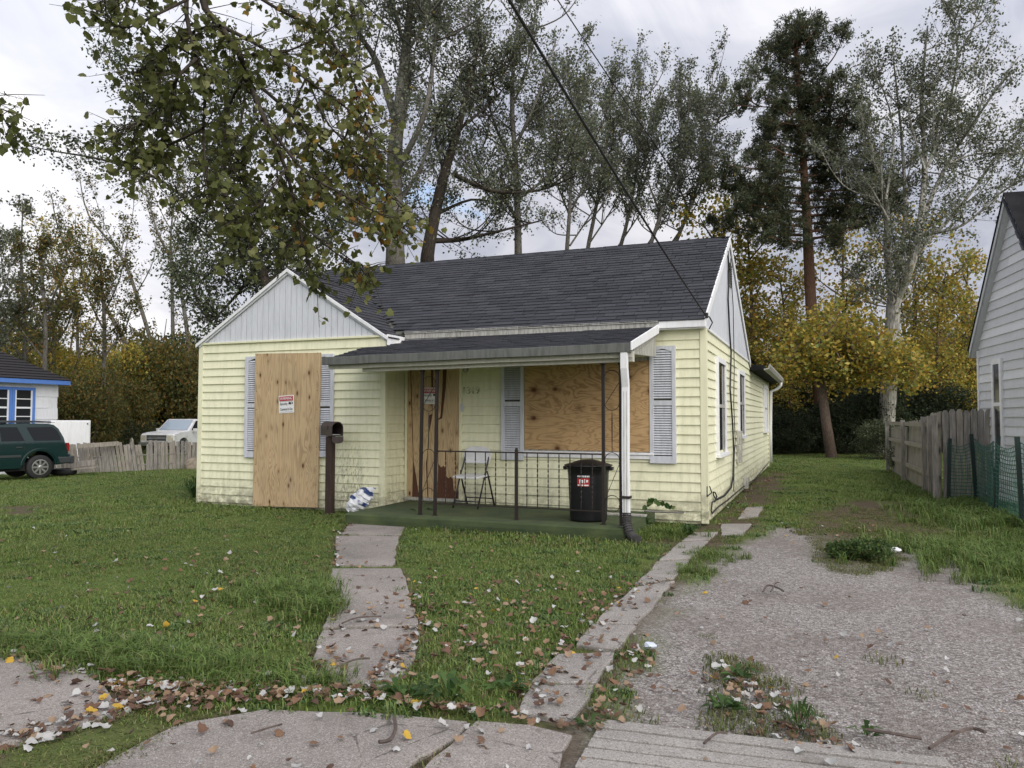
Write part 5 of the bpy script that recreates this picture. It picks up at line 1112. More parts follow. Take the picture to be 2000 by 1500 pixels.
def tree(name, label, cat, limbs, bark, pal, seed, group=None, sub=2.2, sublen=1.2, up=.5, twigs=5, twlen=.55, leaves=9, lsize=.11, spread=.16, start=.35, leaf_from=0, trunk_limbs=1, flat=0, droop=0., extra=0, exlen=2.2, exlow=.25, wide=.42):
    """limbs: [(points, r0, r1)], the first is the trunk (bare)"""
    r = np.random.RandomState(seed); rr = random.Random(seed); tb = MB(); cen = []
    base = limbs[0][0][0]; own = list(limbs)
    for q in range(extra):                                 # more side limbs, so that crowns spread and overlap
        pts, a_, b_ = rr.choice(own); t = rr.uniform(exlow if pts is limbs[0][0] else .1, .92) * (len(pts) - 1); i = min(len(pts) - 2, int(t)); p = pts[i].lerp(pts[i + 1], t - i)
        if p.z < 3.2: continue
        an_ = rr.uniform(0, 6.283); d = Vector((math.cos(an_), math.sin(an_), rr.uniform(.15, .9))).normalized(); l = exlen * rr.uniform(.5, 1.2)
        limbs.append(([p, p + d * l * .5, p + d * l * .8 + Vector((0, 0, l * .2)), p + d * l + Vector((0, 0, l * .5))], .034, .008))
    for li, (pts, r0, r1) in enumerate(limbs):
        sp = smooth_pts(pts, 4); n = len(sp); tb.tube(sp, [r0 + (r1 - r0) * (i / (n - 1)) for i in range(n)], 9 if r0 > .12 else 6, cap=False)
        L = sum((sp[i + 1] - sp[i]).length for i in range(n - 1)); k = int(L * sub) if li >= leaf_from else 0
        for q in range(k):
            t = rr.uniform(start if li < trunk_limbs else .12, 1); i = min(n - 2, int(t * (n - 1))); p = sp[i].lerp(sp[i + 1], rr.random()); d = (sp[i + 1] - sp[i]).normalized()
            o = Vector(r.normal(size=3)); o -= d * o.dot(d); o.normalize()
            sd2 = (d * rr.uniform(.2, .8) + o * rr.uniform(.5, 1) + Vector((0, 0, up * rr.uniform(.4, 1.2)))).normalized(); l = sublen * rr.uniform(.45, 1.25) * (1.25 - .85 * t)
            b1 = p + sd2 * l * .5; b2 = b1 + (sd2 + Vector((0, 0, up * .5 - droop))).normalized() * l * .5
            tb.tube([p, b1, b2], [max(.006, .011 * l + .004), .008, .003], 3, cap=False)
            for w in range(twigs):
                s = rr.uniform(.25, 1); a = p.lerp(b1, s * 2) if s < .5 else b1.lerp(b2, s * 2 - 1)
                td = (sd2 * .5 + Vector(r.normal(size=3)) * .6 + Vector((0, 0, up * .5 - droop))).normalized(); e = a + td * twlen * rr.uniform(.4, 1.1)
                tb.tube([a, e], [.005, .002], 3, cap=False)
                m = rr.randint(max(1, leaves - 3), leaves + 3); ts = r.uniform(.15, 1.08, m)[:, None]
                cen.append(np.array(a) + (np.array(e) - np.array(a)) * ts + r.normal(scale=spread * .5, size=(m, 3)))
    root = thing(name, label, cat, tuple(base), 0, group)
    tb.build('trunk', bark, root, True)
    if cen:
        cen = np.concatenate(cen); n = len(cen); v, f, _ = leaf_cards(cen, lsize * r.uniform(.6, 1.25, n), None, seed, flat, wide); me = np_mesh('crown', v, f, 4, m_leaf, pal_pick(pal, n, r))
        link(bpy.data.objects.new('crown', me), root)
    return root
def pl_(pts, D, jit=.0, seed=0, dd=None):
    r = random.Random(seed); return [FD(p[0], p[1], D + (p[2] if len(p) > 2 else 0) + (r.uniform(-jit, jit) if i else 0)) for i, p in enumerate(pts)]
def to_ground(pts, D, r0=None):
    p = pl_(pts, D, .5, 3); g = p[0].copy(); g.z = ground_z(g.x, g.y) - .1; return [g] + p[1:] if False else [Vector((p[0].x, p[0].y, ground_z(p[0].x, p[0].y) - .1))] + p
# tall poplar with two trunks behind the ridge
def limbs_px(D, trunk, r0, r1, rest, jit=1.2):
    out = [(to_ground(trunk, D), r0, r1)]
    for i, (pts, a, b) in enumerate(rest): out.append((pl_(pts, D, jit, 20 + i), a, b))
    return out
tree('poplar_tree', 'tallest grey poplar rising above the ridge, thick ivy-dark trunk', 'tree',
     limbs_px(27, [(772, 560), (772, 480), (770, 330), (778, 230), (790, 120), (802, 0), (806, -140)], .42, .07,
              [([(774, 240), (735, 120), (700, 60), (672, -50)], .15, .04), ([(772, 340), (830, 220), (850, 80), (872, -80)], .12, .03), ([(778, 260), (800, 150), (770, 20), (740, -90)], .11, .03),
               ([(770, 430), (705, 350), (668, 260), (650, 180)], .09, .02), ([(775, 400), (820, 330), (850, 250), (890, 180)], .09, .02), ([(790, 110), (840, 30), (900, -60)], .07, .02), ([(770, 470), (700, 440), (640, 420)], .07, .02), ([(735, 120), (690, 140), (640, 120)], .05, .02), ([(850, 80), (900, 60), (930, 20)], .04, .015)]),
     bark_grey, SILV, 1, 'tall poplars behind the house', sub=2.9, sublen=1.4, twigs=5, leaves=9, lsize=.093, spread=.19, start=.4, extra=40, exlen=2.6, exlow=.45)
tree('poplar_tree', 'poplar with a long level limb above the ridge, leaning trunk', 'tree',
     limbs_px(28.5, [(835, 560), (838, 480), (868, 340), (895, 250), (925, 130), (935, 90)], .34, .04,
              [([(842, 470), (900, 468), (960, 455), (1060, 430)], .12, .03), ([(885, 340), (960, 372), (1050, 372), (1125, 343)], .10, .03), ([(870, 350), (850, 260), (870, 200)], .07, .02), ([(900, 250), (960, 200), (985, 170)], .06, .02), ([(850, 420), (920, 390), (985, 400)], .07, .02)]),
     bark_dark, SILV, 2, 'tall poplars behind the house', sub=2.9, sublen=1.35, up=.35, twigs=5, leaves=9, lsize=.093, spread=.19, start=.4, extra=34, exlen=2.4, exlow=.45)
tree('poplar_tree', 'slim poplar in the middle, feathery crown reaching into the cloud', 'tree',
     limbs_px(30, [(1012, 560), (1012, 470), (1008, 330), (1000, 200), (1008, 70), (1018, 5)], .2, .03,
              [([(1008, 340), (962, 230), (945, 140), (950, 60)], .08, .02), ([(1005, 290), (1050, 190), (1085, 80)], .08, .02), ([(1010, 390), (1080, 330), (1100, 230)], .07, .02), ([(1008, 420), (940, 340), (915, 280)], .06, .02), ([(1004, 200), (1035, 120), (1050, 30)], .05, .015)]),
     bark_grey, SILV, 3, 'tall poplars behind the house', sub=2.9, sublen=1.35, up=.7, twigs=5, leaves=9, lsize=.093, spread=.19, start=.35, extra=30, exlen=2.4, exlow=.4)
stems = [([(1105, 560), (1112, 420), (1120, 280), (1130, 170)], 'just right of the power cable'), ([(1140, 560), (1165, 400), (1188, 260), (1198, 140)], 'second from the middle'), ([(1200, 560), (1228, 420), (1248, 290), (1246, 145)], 'third from the middle'),
         ([(1255, 560), (1290, 420), (1328, 290), (1328, 160)], 'with the fullest top'), ([(1300, 560), (1345, 410), (1376, 310), (1362, 205)], 'nearest the pine')]
for i, (st_, w_) in enumerate(stems):
    D = 37 + (i % 3) * 1.5; x0 = st_[1][0]
    lim = limbs_px(D, st_, .15, .025, [([st_[1], (st_[1][0] - 28, 340), (st_[1][0] - 30, 250 + 12 * i)], .06, .015), ([st_[1], (st_[1][0] + 40, 330), (st_[1][0] + 52, 240 + 10 * i)], .06, .015), ([st_[2], (st_[2][0] + 28, 230), (st_[2][0] + 34, 180 + 10 * i)], .045, .012), ([(st_[0][0] + 8, 480), (st_[0][0] + 60, 400), (st_[0][0] + 85, 340)], .05, .012)])
    tree('poplar_tree', 'slender pale-stemmed poplar above the ridge, ' + w_, 'tree', lim, bark_grey, SILV, 10 + i, 'slender poplars behind the house', sub=3.0, sublen=1.4, up=1.2, twigs=5, leaves=8, lsize=.105, spread=.18, start=.45, extra=18, exlen=2.6, exlow=.5)
# Scots pine
pr2 = random.Random(4); pl_l = []
for k in range(54):
    t = k / 53; y = 475 - t * 405; x = 1578 - t * 26; half = (205 * (1 - t) ** .8 + 26) * pr2.uniform(.45, 1.12); sgn = 1 if k % 2 else -1; th = pr2.uniform(-1, 1)
    dz = math.sin(th * 1.4) * 3.2 * (1 - t); half *= max(.35, abs(math.cos(th * 1.1)))
    pl_l.append(([(x, y), (x + sgn * half * .5, y - 6, dz * .5), (x + sgn * half, y - 4 - 26 * pr2.random(), dz)], .055 * (1 - t) + .02, .012))
tree('pine_tree', 'tall scots pine with orange trunk and dark layered crown', 'tree', limbs_px(33, [(1606, 890), (1600, 745), (1586, 620), (1578, 470)], .33, .21, [([(1578, 470), (1568, 300), (1558, 130), (1550, 45)], .21, .025)] + pl_l, .2),
     bark_pine, PINE, 21, None, sub=6.0, sublen=.9, up=.25, twigs=7, twlen=.35, leaves=12, lsize=.17, wide=.12, spread=.13, start=.55, leaf_from=1, extra=28, exlen=1.4, exlow=.98)
# white poplar beside it
tree('white_poplar_tree', 'white-barked poplar forking low, broad crown by the grey house', 'tree',
     limbs_px(31, [(1726, 890), (1735, 770), (1742, 650), (1746, 580)], .36, .26,
              [([(1744, 590), (1732, 490), (1730, 390), (1700, 280), (1662, 170)], .17, .03), ([(1748, 590), (1788, 490), (1806, 340), (1800, 190), (1812, 50)], .19, .03), ([(1800, 430), (1850, 320), (1925, 205), (1990, 110)], .10, .02), ([(1790, 490), (1870, 410), (1960, 290), (2030, 220)], .10, .02),
               ([(1746, 570), (1768, 430), (1760, 260), (1742, 90)], .12, .02), ([(1735, 430), (1690, 350), (1640, 300)], .06, .015), ([(1806, 340), (1850, 220), (1870, 100), (1860, 20)], .07, .015), ([(1730, 390), (1745, 250), (1700, 110)], .06, .015), ([(1800, 460), (1880, 440), (1950, 380), (2010, 340)], .06, .015), ([(1806, 330), (1775, 220), (1785, 130)], .05, .015), ([(1850, 320), (1910, 300), (1990, 300)], .05, .015)], 1.6),
     bark_white, SILV, 31, None, sub=3.2, sublen=1.35, up=.55, twigs=5, leaves=10, lsize=.095, spread=.20, start=.9, leaf_from=1, extra=60, exlen=2.4, exlow=.95)
# golden maple with an umbrella crown
ml = [([(1604, 750), (1580, 690), (1548, 690), (1530, 712)], .06, .02)] + [([(1602, 745), (x * .5 + 800, y * .5 + 360), (x, y), (x + dx, y + 34)], .06, .015) for x, y, dx in ((1562, 672, -20), (1600, 652, 0), (1655, 648, 12), (1706, 656, 24), (1752, 690, 26), (1778, 712, 10), (1700, 700, 20), (1635, 690, 10))]
ml = [([(p[0], p[1], dz * (i / 3)) for i, p in enumerate(pp)], a, b) for dz in (-2.0, .3, 2.0) for pp, a, b in ml]
tree('maple_tree', 'small golden maple with umbrella crown and leaning trunk at the lawn edge', 'tree', limbs_px(28, [(1624, 893), (1614, 830), (1605, 760), (1600, 735)], .23, .13, ml, .3), bark_brown, GOLD, 41, None, sub=3.6, sublen=.8, up=-.1, twigs=5, leaves=7, lsize=.135, spread=.30, start=.8, flat=.3, leaf_from=1, extra=26, exlen=.9, exlow=.98)
# yellow trees in the wood behind: one model per shape, each placed on its own
def yellow(seed, H, pal, ls=.15, lv=10, sub=3.4):
    r = random.Random(seed); base = Vector((0, 0, 0)); tr_ = [base, Vector((.15, 0, H * .3)), Vector((-.1, .1, H * .65)), Vector((.1, 0, H))]; L = [(tr_, .04 + H * .012, .02)]
    for k in range(11):
        t = .22 + .72 * k / 10; a = k * 2.4 + r.random(); p = Vector((0, 0, H * t)); l = H * .30 * (1.1 - .8 * t) * r.uniform(.8, 1.2); L.append(([p, p + Vector((math.cos(a) * l * .6, math.sin(a) * l * .6, l * .4)), p + Vector((math.cos(a) * l, math.sin(a) * l, l * .75))], .035, .01))
    return L
protos = {}
def put(kind, name, label, px, py_base, D, H, group, rz=0, seed=1, pal=GOLD, bark=bark_brown, **k):
    key = (kind, seed)
    if key not in protos:
        protos[key] = tree(name, label, 'tree', yellow(seed, 7.0, pal), bark, pal, seed, group, start=.2, **k); o = protos[key]
    else: o = copy_tree(protos[key]); o['label'] = label
    p = FD(px, py_base, D); s = H / 7.0; o.matrix_basis = Matrix.Translation((p.x, p.y, ground_z(p.x, p.y) - .1)) @ Matrix.Rotation(rz, 4, 'Z') @ Matrix.Scale(s, 4); o.name = name; o['label'] = label
    return o
kw = dict(sub=3.4, sublen=1.1, up=.3, twigs=6, leaves=8, lsize=.12, spread=.34)
places = [(1330, 40, 9.5, 'golden tree showing over the ridge beside the pine crown'), (1400, 38, 12, 'tall golden tree just behind the gable peak'), (1470, 36, 10.5, 'golden tree between the gable and the pine trunk'), (1530, 38, 9, 'golden tree close to the orange pine trunk'),
          (1650, 40, 11, 'golden tree glimpsed between the pine and the white poplar'), (1850, 36, 8.5, 'golden tree above the wooden fence'), (1900, 39, 9.5, 'golden tree touching the grey house gable'), (1790, 41, 12, 'golden tree behind the white poplar fork'), (1545, 33, 6, 'low golden tree left of the umbrella maple'), (1835, 33, 6, 'low golden tree right of the umbrella maple'), (1425, 34, 7.5, 'low golden tree beside the addition roof')]
for i, (px, D, H, lb) in enumerate(places): put('gold', 'golden_tree', lb, px, 880, D, H, 'golden trees in the wood', i * 1.3, 51 + i % 3, GOLD, **kw)
# thin half-bare trees on the left
thin = [([(262, 720), (200, 588), (173, 546), (118, 457), (100, 378)], 'leaning furthest over, nearly bare'), ([(305, 720), (266, 574), (233, 495), (173, 420), (154, 336)], 'leaning left with wispy twigs'), ([(338, 720), (336, 560), (334, 450), (350, 340)], 'upright beside the dark evergreen boughs'), ([(372, 720), (352, 560), (330, 500), (300, 430), (270, 300)], 'leaning left in front of the bright cloud'),
        ([(110, 760), (105, 640), (118, 560), (96, 480)], 'short and rusty near the blue-trimmed house'), ([(160, 800), (152, 700), (150, 600), (140, 520)], 'standing straight behind the white cabinet'), ([(112, 830), (118, 770), (100, 690), (95, 600)], 'thicker, beside the white house corner')]
for i, (st_, w_) in enumerate(thin):
    D = (50 if i < 4 else 36) + i % 3 * 2; a, b, c = st_[1], st_[2], st_[-1]
    tree('bare_tree', 'thin half-bare tree ' + w_, 'tree', limbs_px(D, st_, .0036 * D, .02, [([b, (b[0] - 30, b[1] - 60), (b[0] - 60, b[1] - 150)], .04, .01), ([a, (a[0] + 35, a[1] - 70), (a[0] + 40, a[1] - 160)], .045, .01), ([b, (b[0] + 25, b[1] - 70), (b[0] + 30, b[1] - 140)], .035, .01)]),
         bark_grey, OLIVE if i < 4 else GOLD, 60 + i, 'thin trees at the left edge of the wood', sub=2.6, sublen=1.2, up=.6, twigs=5, leaves=3 if i < 4 else 6, lsize=.13 if i < 4 else .11, start=.3)
for i, (x, h, dd, w_) in enumerate(((-20, 400, 33, 'at the picture edge over the white house'), (45, 400, 35, 'above the white house roof'), (85, 480, 32, 'behind the right slope of the white house roof'), (200, 560, 36, 'behind the bare leaning stems'))):
    tree('grey_poplar_tree', 'bushy grey-brown poplar ' + w_, 'tree', limbs_px(dd, [(x, 800), (x + 4, 640), (x - 4, 520), (x, h)], .15, .02, [([(x, 640), (x - 35, 560), (x - 45, 470)], .05, .012), ([(x, 620), (x + 35, 540), (x + 50, 460)], .05, .012), ([(x, 700), (x + 45, 640), (x + 60, 590)], .05, .012), ([(x, 700), (x - 45, 640), (x - 60, 600)], .05, .012)]),
         bark_grey, SILV if i < 2 else OLIVE, 80 + i, 'bushy trees at the left', sub=4.2, sublen=1.0, up=.6, twigs=6, leaves=7, lsize=.11, start=.2)
# dark tree left of the wing, with a long limb across the bright cloud
tree('dark_poplar_tree', 'dark dense poplar behind the wing with a long limb reaching left', 'tree',
     limbs_px(25, [(540, 700), (520, 560), (478, 450), (440, 380), (420, 300)], .28, .04, [([(470, 440), (397, 412), (300, 345), (200, 312), (110, 296), (50, 284)], .08, .012), ([(500, 500), (430, 520), (380, 560)], .08, .02), ([(505, 520), (450, 590), (400, 640)], .08, .02), ([(490, 480), (420, 470), (340, 400)], .08, .02), ([(440, 380), (380, 300), (330, 230), (300, 170)], .07, .02), ([(430, 340), (470, 240), (480, 150)], .07, .02), ([(520, 560), (480, 620), (430, 690)], .06, .02), ([(520, 560), (570, 500), (620, 480)], .06, .02), ([(530, 600), (600, 560), (690, 520)], .06, .02)]),
     bark_dark, GREEN, 91, None, sub=4.6, sublen=1.2, up=.25, twigs=6, leaves=8, lsize=.10, spread=.28, start=.3, extra=36, exlen=2.0)
# ------------------------------------------------------------------ shrubs and the wood's understorey
def blob_cloud(blobs, dens, r):
    """points filling ellipsoids, more of them near the surface"""
    out = []
    for (c, rad) in blobs:
        n = int(dens * rad[0] * rad[1] * rad[2] ** .5); d = r.normal(size=(n, 3)); d /= np.linalg.norm(d, axis=1)[:, None]; d *= r.uniform(.55, 1.06, (n, 1)) ** .6
        lump = 1 + .22 * np.sin(d[:, :1] * 7 + c[0]) * np.cos(d[:, 2:] * 6 + c[1]); out.append(np.array(c) + d * np.array(rad) * lump)
    return np.concatenate(out)
shrub_protos = []
def shrub_proto(seed, pal, lsize, dens):
    r = np.random.RandomState(seed); rr = random.Random(seed); bl = [((0, 0, .8), (1.0, 1.0, .85))] + [((rr.uniform(-.8, .8), rr.uniform(-.8, .8), rr.uniform(.5, 1.5)), (rr.uniform(.35, .6),) * 2 + (rr.uniform(.3, .55),)) for _ in range(9)]
    c = blob_cloud(bl, dens, r); c = c[c[:, 2] > .02]; n = len(c); v, f, _ = leaf_cards(c, lsize * r.uniform(.6, 1.3, n), None, seed, .2); tb = MB()
    for k in range(9):
        a = rr.uniform(0, 6.3); tb.tube([(0.1 * math.cos(a), .1 * math.sin(a), -.1), (.4 * math.cos(a), .4 * math.sin(a), .7), (.7 * math.cos(a), .7 * math.sin(a), 1.4)], [.02, .014, .005], 4, cap=False)
    return np_mesh('crown', v, f, 4, m_leaf, pal_pick(pal, n, r, .35)), tb.mesh('stems', bark_brown)
SH = {k: shrub_proto(s, p, l, d) for k, s, p, l, d in (('dark', 1, DARK, .045, 9000), ('olive', 2, OLIVE, .045, 9000), ('gold', 3, GOLD, .048, 8000), ('green', 4, GREEN, .055, 5000))}
def shrub(kind, px, py, D, sx, sz, label, group, cat='shrub', name='shrub', rz=None):
    p = FD(px, py, D); o = thing(name, label, cat, (p.x, p.y, ground_z(p.x, p.y) - .05), 0, group); o.matrix_basis = Matrix.Translation((p.x, p.y, ground_z(p.x, p.y) - .05)) @ Matrix.Rotation(rnd.uniform(0, 6.3) if rz is None else rz, 4, 'Z') @ Matrix.Diagonal((sx, sx, sz, 1)); W[o] = o.matrix_basis.copy()
    for nm, me in zip(('crown', 'stems'), SH[kind]): c = bpy.data.objects.new(nm, me); COL.objects.link(c); c.parent = o
    return o
GL, GR = 'shrubs along the left wood edge', 'shrubs along the right wood edge'
for a in (('olive', 155, 880, 31, 1.6, 2.3, 'tall olive vine-draped shrub behind the white cabinet'), ('olive', 195, 880, 42, 2.0, 2.8, 'rusty olive shrub right of the white cabinet'), ('olive', 262, 880, 54, 3.2, 4.3, 'broad olive shrub above the wicker chair'), ('olive', 322, 880, 55, 3.2, 4.0, 'dark brown-green shrub above the truck bonnet'), ('dark', 380, 880, 55, 3.4, 4.5, 'dark shrub touching the corner of the wing'),
          ('green', 252, 880, 42, 1.0, 1.1, 'low dark evergreen bush left of the truck'), ('dark', 310, 880, 51, 2.2, 2.2, 'rounded dark bush behind the truck bonnet'), ('gold', 230, 880, 46, 2.3, 3.7, 'orange-tinged vine mound under the leaning stems'), ('olive', 330, 880, 48, 3.0, 4.4, 'tall olive thicket under the dark poplar'), ('olive', 120, 880, 35, 2.0, 2.4, 'olive thicket behind the white house corner'), ('gold', 60, 880, 37, 2.4, 3.2, 'rusty thicket rising over the white house roof'), ('dark', 430, 880, 54, 3.4, 4.0, 'dark thicket behind the wing gable')): shrub(*a, GL)
for a in (('dark', 1520, 890, 31, 1.3, 1.0, 'dark low bush by the addition corner'), ('dark', 1565, 890, 32, 1.5, 1.2, 'dark bush left of the maple trunk'), ('dark', 1660, 890, 31.5, 1.3, 1.3, 'dark bush right of the maple trunk'), ('dark', 1700, 890, 32.5, 1.6, 1.7, 'dark bush before the white poplar base'), ('green', 1722, 905, 27, .8, .8, 'small green bush at the far end of the wooden fence'), ('dark', 1770, 880, 34, 1.8, 1.8, 'dark bush behind the wooden fence'), ('olive', 1820, 880, 35, 1.9, 2.0, 'olive bush behind the dog-eared pickets'), ('dark', 1880, 880, 33, 1.8, 1.6, 'dark bush beside the grey house corner'),
          ('dark', 1500, 885, 36, 2.2, 2.6, 'dark thicket behind the addition gutter'), ('olive', 1590, 885, 37, 2.2, 2.6, 'olive thicket between maple and pine trunks'), ('dark', 1660, 885, 37, 2.3, 2.4, 'dark thicket behind the umbrella maple'), ('gold', 1850, 885, 37, 2.2, 3.0, 'golden thicket over the dog-eared pickets'), ('dark', 1750, 885, 39, 2.4, 2.6, 'dark thicket behind the white poplar trunk'), ('olive', 1930, 885, 38, 2.4, 3, 'olive thicket behind the grey house')): shrub(*a, GR)
q_ = shrub('green', 1772, 965, 20.2, .42, .42, 'scrubby weeds against the leaning fence panel', None, 'weeds', 'weed_clump')
# far wood that reads as one mass
r = np.random.RandomState(77); n = 95000; ang = r.uniform(-1.15, 1.2, n); dist = r.uniform(58, 90, n); hmax = 5.5 + 3.2 * np.sin(ang * 9) * np.sin(ang * 23 + 1) + 2.5 * r.rand(n)
gap = (ang < .42) & (ang > -.20); hmax = np.where(gap, hmax * .8, hmax); hz = hmax * r.uniform(0, 1, n) ** .8
th = YAW - ang * .62; cen = np.stack([-np.sin(th) * dist, np.cos(th) * dist, hz - .5], 1)
v, f, _ = leaf_cards(cen, r.uniform(.22, .42, n), None, 5); far_c = pal_pick(OLIVE + DARK + [((.20, .14, .03), 2.5)], n, r, .3)
fw = link(bpy.data.objects.new('far_wood', np_mesh('far_wood', v, f, 4, m_leaf, far_c))); tag(fw, 'dim autumn wood far behind the houses', 'wood', kind='stuff')
tk = MB()
for k in range(150):
    a = r.uniform(-1.15, 1.2) * .62; d = r.uniform(58, 85); t_ = YAW - a; p = Vector((-math.sin(t_) * d, math.cos(t_) * d, -.6)); h = r.uniform(5, 12); tk.tube([p, p + Vector((r.uniform(-.5, .5), 0, h * .5)), p + Vector((r.uniform(-1.2, 1.2), 0, h))], [.16, .10, .03], 5, cap=False)
tag(tk.build('far_trunks', bark_brown), 'thin dim trunks standing in the far wood', 'trunks', kind='stuff')

# ------------------------------------------------------------------ cottonwood bough hanging over the lawn
LEAF = [(0, -.02), (.28, -.10), (.50, .04), (.46, .26), (.55, .42), (.30, .66), (.16, .80), (0, .98), (-.20, .74), (-.42, .60), (-.48, .30), (-.52, .06), (-.26, -.12)]
CW = [((.115, .130, .038), 5), ((.16, .172, .056), 4), ((.24, .24, .095), 2), ((.080, .092, .030), 1.6), ((.30, .22, .05), .3), ((.30, .15, .03), .15)]
CWO = [((.16, .172, .056), 3), ((.115, .130, .038), 3), ((.34, .22, .045), .8), ((.38, .26, .06), .6), ((.26, .12, .03), .3), ((.22, .22, .085), 1.6)]
bough = thing('cottonwood_tree', 'cottonwood bough with broad green and orange leaves hanging over the lawn', 'tree', (-4.4, 1.0, 0))
tb = MB(); T0 = Vector((-4.4, 1.0, -.1)); crook = FD(470, -330, 6.2)
tb.tube(smooth_pts([T0, Vector((-4.45, 1.05, 1.5)), Vector((-4.3, 1.15, 3.4)), Vector((-4.2, 1.4, 5.2)), Vector((-4.1, 1.5, 8))], 4), [.24 - .008 * i for i in range(17)], 12, cap=False)
tb.tube(smooth_pts([Vector((-4.25, 1.25, 4.6)), Vector((-4.0, 2.6, 5.8)), crook, FD(400, -60, 6.1)], 4), [.10 - .004 * i for i in range(13)], 8, cap=False)
bl = [([(420, -120), (397, 0), (430, 50), (468, 108), (480, 145), (515, 230), (558, 330), (582, 430), (598, 500), (622, 560)], 6.1, .032, .006, 1), ([(410, -90), (364, 0), (383, 112), (401, 155), (397, 260), (402, 330), (408, 375)], 5.9, .022, .005, 1), ([(430, 50), (513, 93), (597, 154), (690, 224), (745, 310)], 6.4, .018, .004, 1), ([(480, 145), (560, 215), (640, 300), (705, 325), (765, 385), (800, 425)], 6.5, .018, .004, 1.15),
      ([(383, 115), (345, 154), (327, 196), (265, 240), (215, 262)], 5.7, .014, .003, 1), ([(397, 250), (330, 282), (280, 296), (235, 280)], 5.6, .012, .003, 1), ([(364, 0), (290, 36), (240, 55), (200, 30)], 5.7, .012, .003, .9), ([(397, -60), (300, -40), (245, -5), (190, 5)], 5.6, .012, .003, .9), ([(420, -60), (530, 10), (620, 62), (690, 130), (735, 205)], 6.7, .018, .004, 1.1), ([(515, 230), (590, 330), (670, 380), (735, 415), (770, 430)], 6.2, .014, .003, 1.1),
      ([(558, 330), (510, 400), (478, 470)], 6.0, .01, .003, 1), ([(582, 430), (650, 490), (722, 535)], 6.2, .010, .003, 1.0), ([(402, 340), (440, 400), (470, 440)], 5.8, .008, .003, 1), ([(480, 145), (440, 230), (455, 330), (520, 430)], 6.3, .012, .003, 1.1), ([(468, 108), (560, 100), (640, 60), (690, 20)], 6.5, .012, .003, 1.0), ([(430, 50), (380, 60), (320, 110), (270, 190)], 5.9, .012, .003, 1.0), ([(515, 230), (470, 300), (440, 390), (460, 480)], 6.1, .010, .003, 1), ([(600, 154), (640, 240), (690, 300), (700, 390)], 6.4, .010, .003, 1.1), ([(560, 215), (600, 260), (620, 360), (640, 450)], 6.4, .010, .003, 1.1), ([(470, -120), (560, -60), (640, -20), (660, 30)], 6.6, .012, .003, 1), ([(383, 112), (330, 90), (285, 130), (240, 150)], 5.8, .01, .003, .9),
      ([(345, 154), (330, 240), (300, 300), (290, 350)], 5.8, .009, .003, .9), ([(-200, 60), (-90, 150), (-20, 200), (30, 262)], 5.4, .012, .003, .8), ([(640, 62), (690, 160), (725, 260), (740, 370)], 6.6, .010, .003, 1.2), ([(597, 154), (560, 240), (540, 330), (560, 400)], 6.6, .010, .003, 1.1), ([(690, 224), (650, 330), (600, 420), (570, 470)], 6.5, .009, .003, 1.0), ([(700, 390), (730, 425), (765, 440), (790, 445)], 6.4, .008, .003, 1.0), ([(660, 490), (690, 510), (725, 525)], 6.2, .006, .003, 1.6)]
lr = random.Random(99); leafs = []
for (pts, D, r0, r1, dens) in bl:
    P = smooth_pts([FD(x, y, D + lr.uniform(-.25, .25)) for x, y in pts], 4); n = len(P); tb.tube(P, [r0 + (r1 - r0) * i / (n - 1) for i in range(n)], 6, cap=False)
    orange = sum(p[0] for p in pts) / len(pts) > 590
    L = sum((P[i + 1] - P[i]).length for i in range(n - 1))
    for k in range(int(L * 40 * dens)):
        t = lr.uniform(.12, 1); i = min(n - 2, int(t * (n - 1))); a = P[i].lerp(P[i + 1], lr.random()); d = (P[i + 1] - P[i]).normalized()
        o = Vector((lr.gauss(0, 1), lr.gauss(0, 1), lr.gauss(0, .7))).normalized(); e = a + (d * .5 + o * .8 + Vector((0, 0, -.25))).normalized() * lr.uniform(.10, .38); tb.tube([a, (a + e) / 2 + Vector((0, 0, .01)), e], [.0045, .003, .0016], 3, cap=False)
        for q in range(lr.choice((2, 3, 3, 4))):
            s = lr.uniform(.3, 1); b = a.lerp(e, s); ld = Vector((lr.gauss(0, 1), lr.gauss(0, 1), lr.gauss(-.9, .6))).normalized(); c = b + ld * .045; leafs.append((b, c, ld, lr.uniform(.036, .068), orange))
lm = {}
def fg_leaf(k, orange):
    if (k, orange) not in lm:
        r = random.Random(k); pal = CWO if orange else CW; c = lr.choices([p[0] for p in pal], [p[1] for p in pal])[0]; j = r.uniform(.8, 1.2); cc = tuple(min(1, x * j) for x in c) + (1,)
        mb = MB(); cup = r.uniform(-.7, .7); vs = [(x + r.uniform(-.03, .03), y + r.uniform(-.03, .03), cup * (x * x) * 1.6 - .12 * y * y * r.uniform(.2, 1.4)) for x, y in LEAF] + [(0, .35, .015)]
        mb.add(vs, [(13, i, (i + 1) % 13) for i in range(13)], 0, cc); lm[(k, orange)] = mb.mesh('leaf', m_leaf, True)
    return lm[(k, orange)]
def leaf_matrix(c, d, s, r):
    y = d; z = Vector((r.gauss(0, 1), r.gauss(0, 1), r.gauss(0, 1))); z -= y * z.dot(y); z.normalize(); x = y.cross(z); return Matrix(((x.x * s, y.x * s, z.x * s, c.x), (x.y * s, y.y * s, z.y * s, c.y), (x.z * s, y.z * s, z.z * s, c.z), (0, 0, 0, 1)))
def inframe(p):
    d = p - CAM; w_ = d.dot(_f); return w_ > .5 and abs(d.dot(R_) / w_) < .667 and abs(d.dot(U_) / w_) < .5
vis = sorted([l for l in leafs if inframe(l[1])], key=lambda l: (l[1] - CAM).length / l[3]); vset = {id(l) for l in vis[:300]}; mbL = MB()
petb = tb
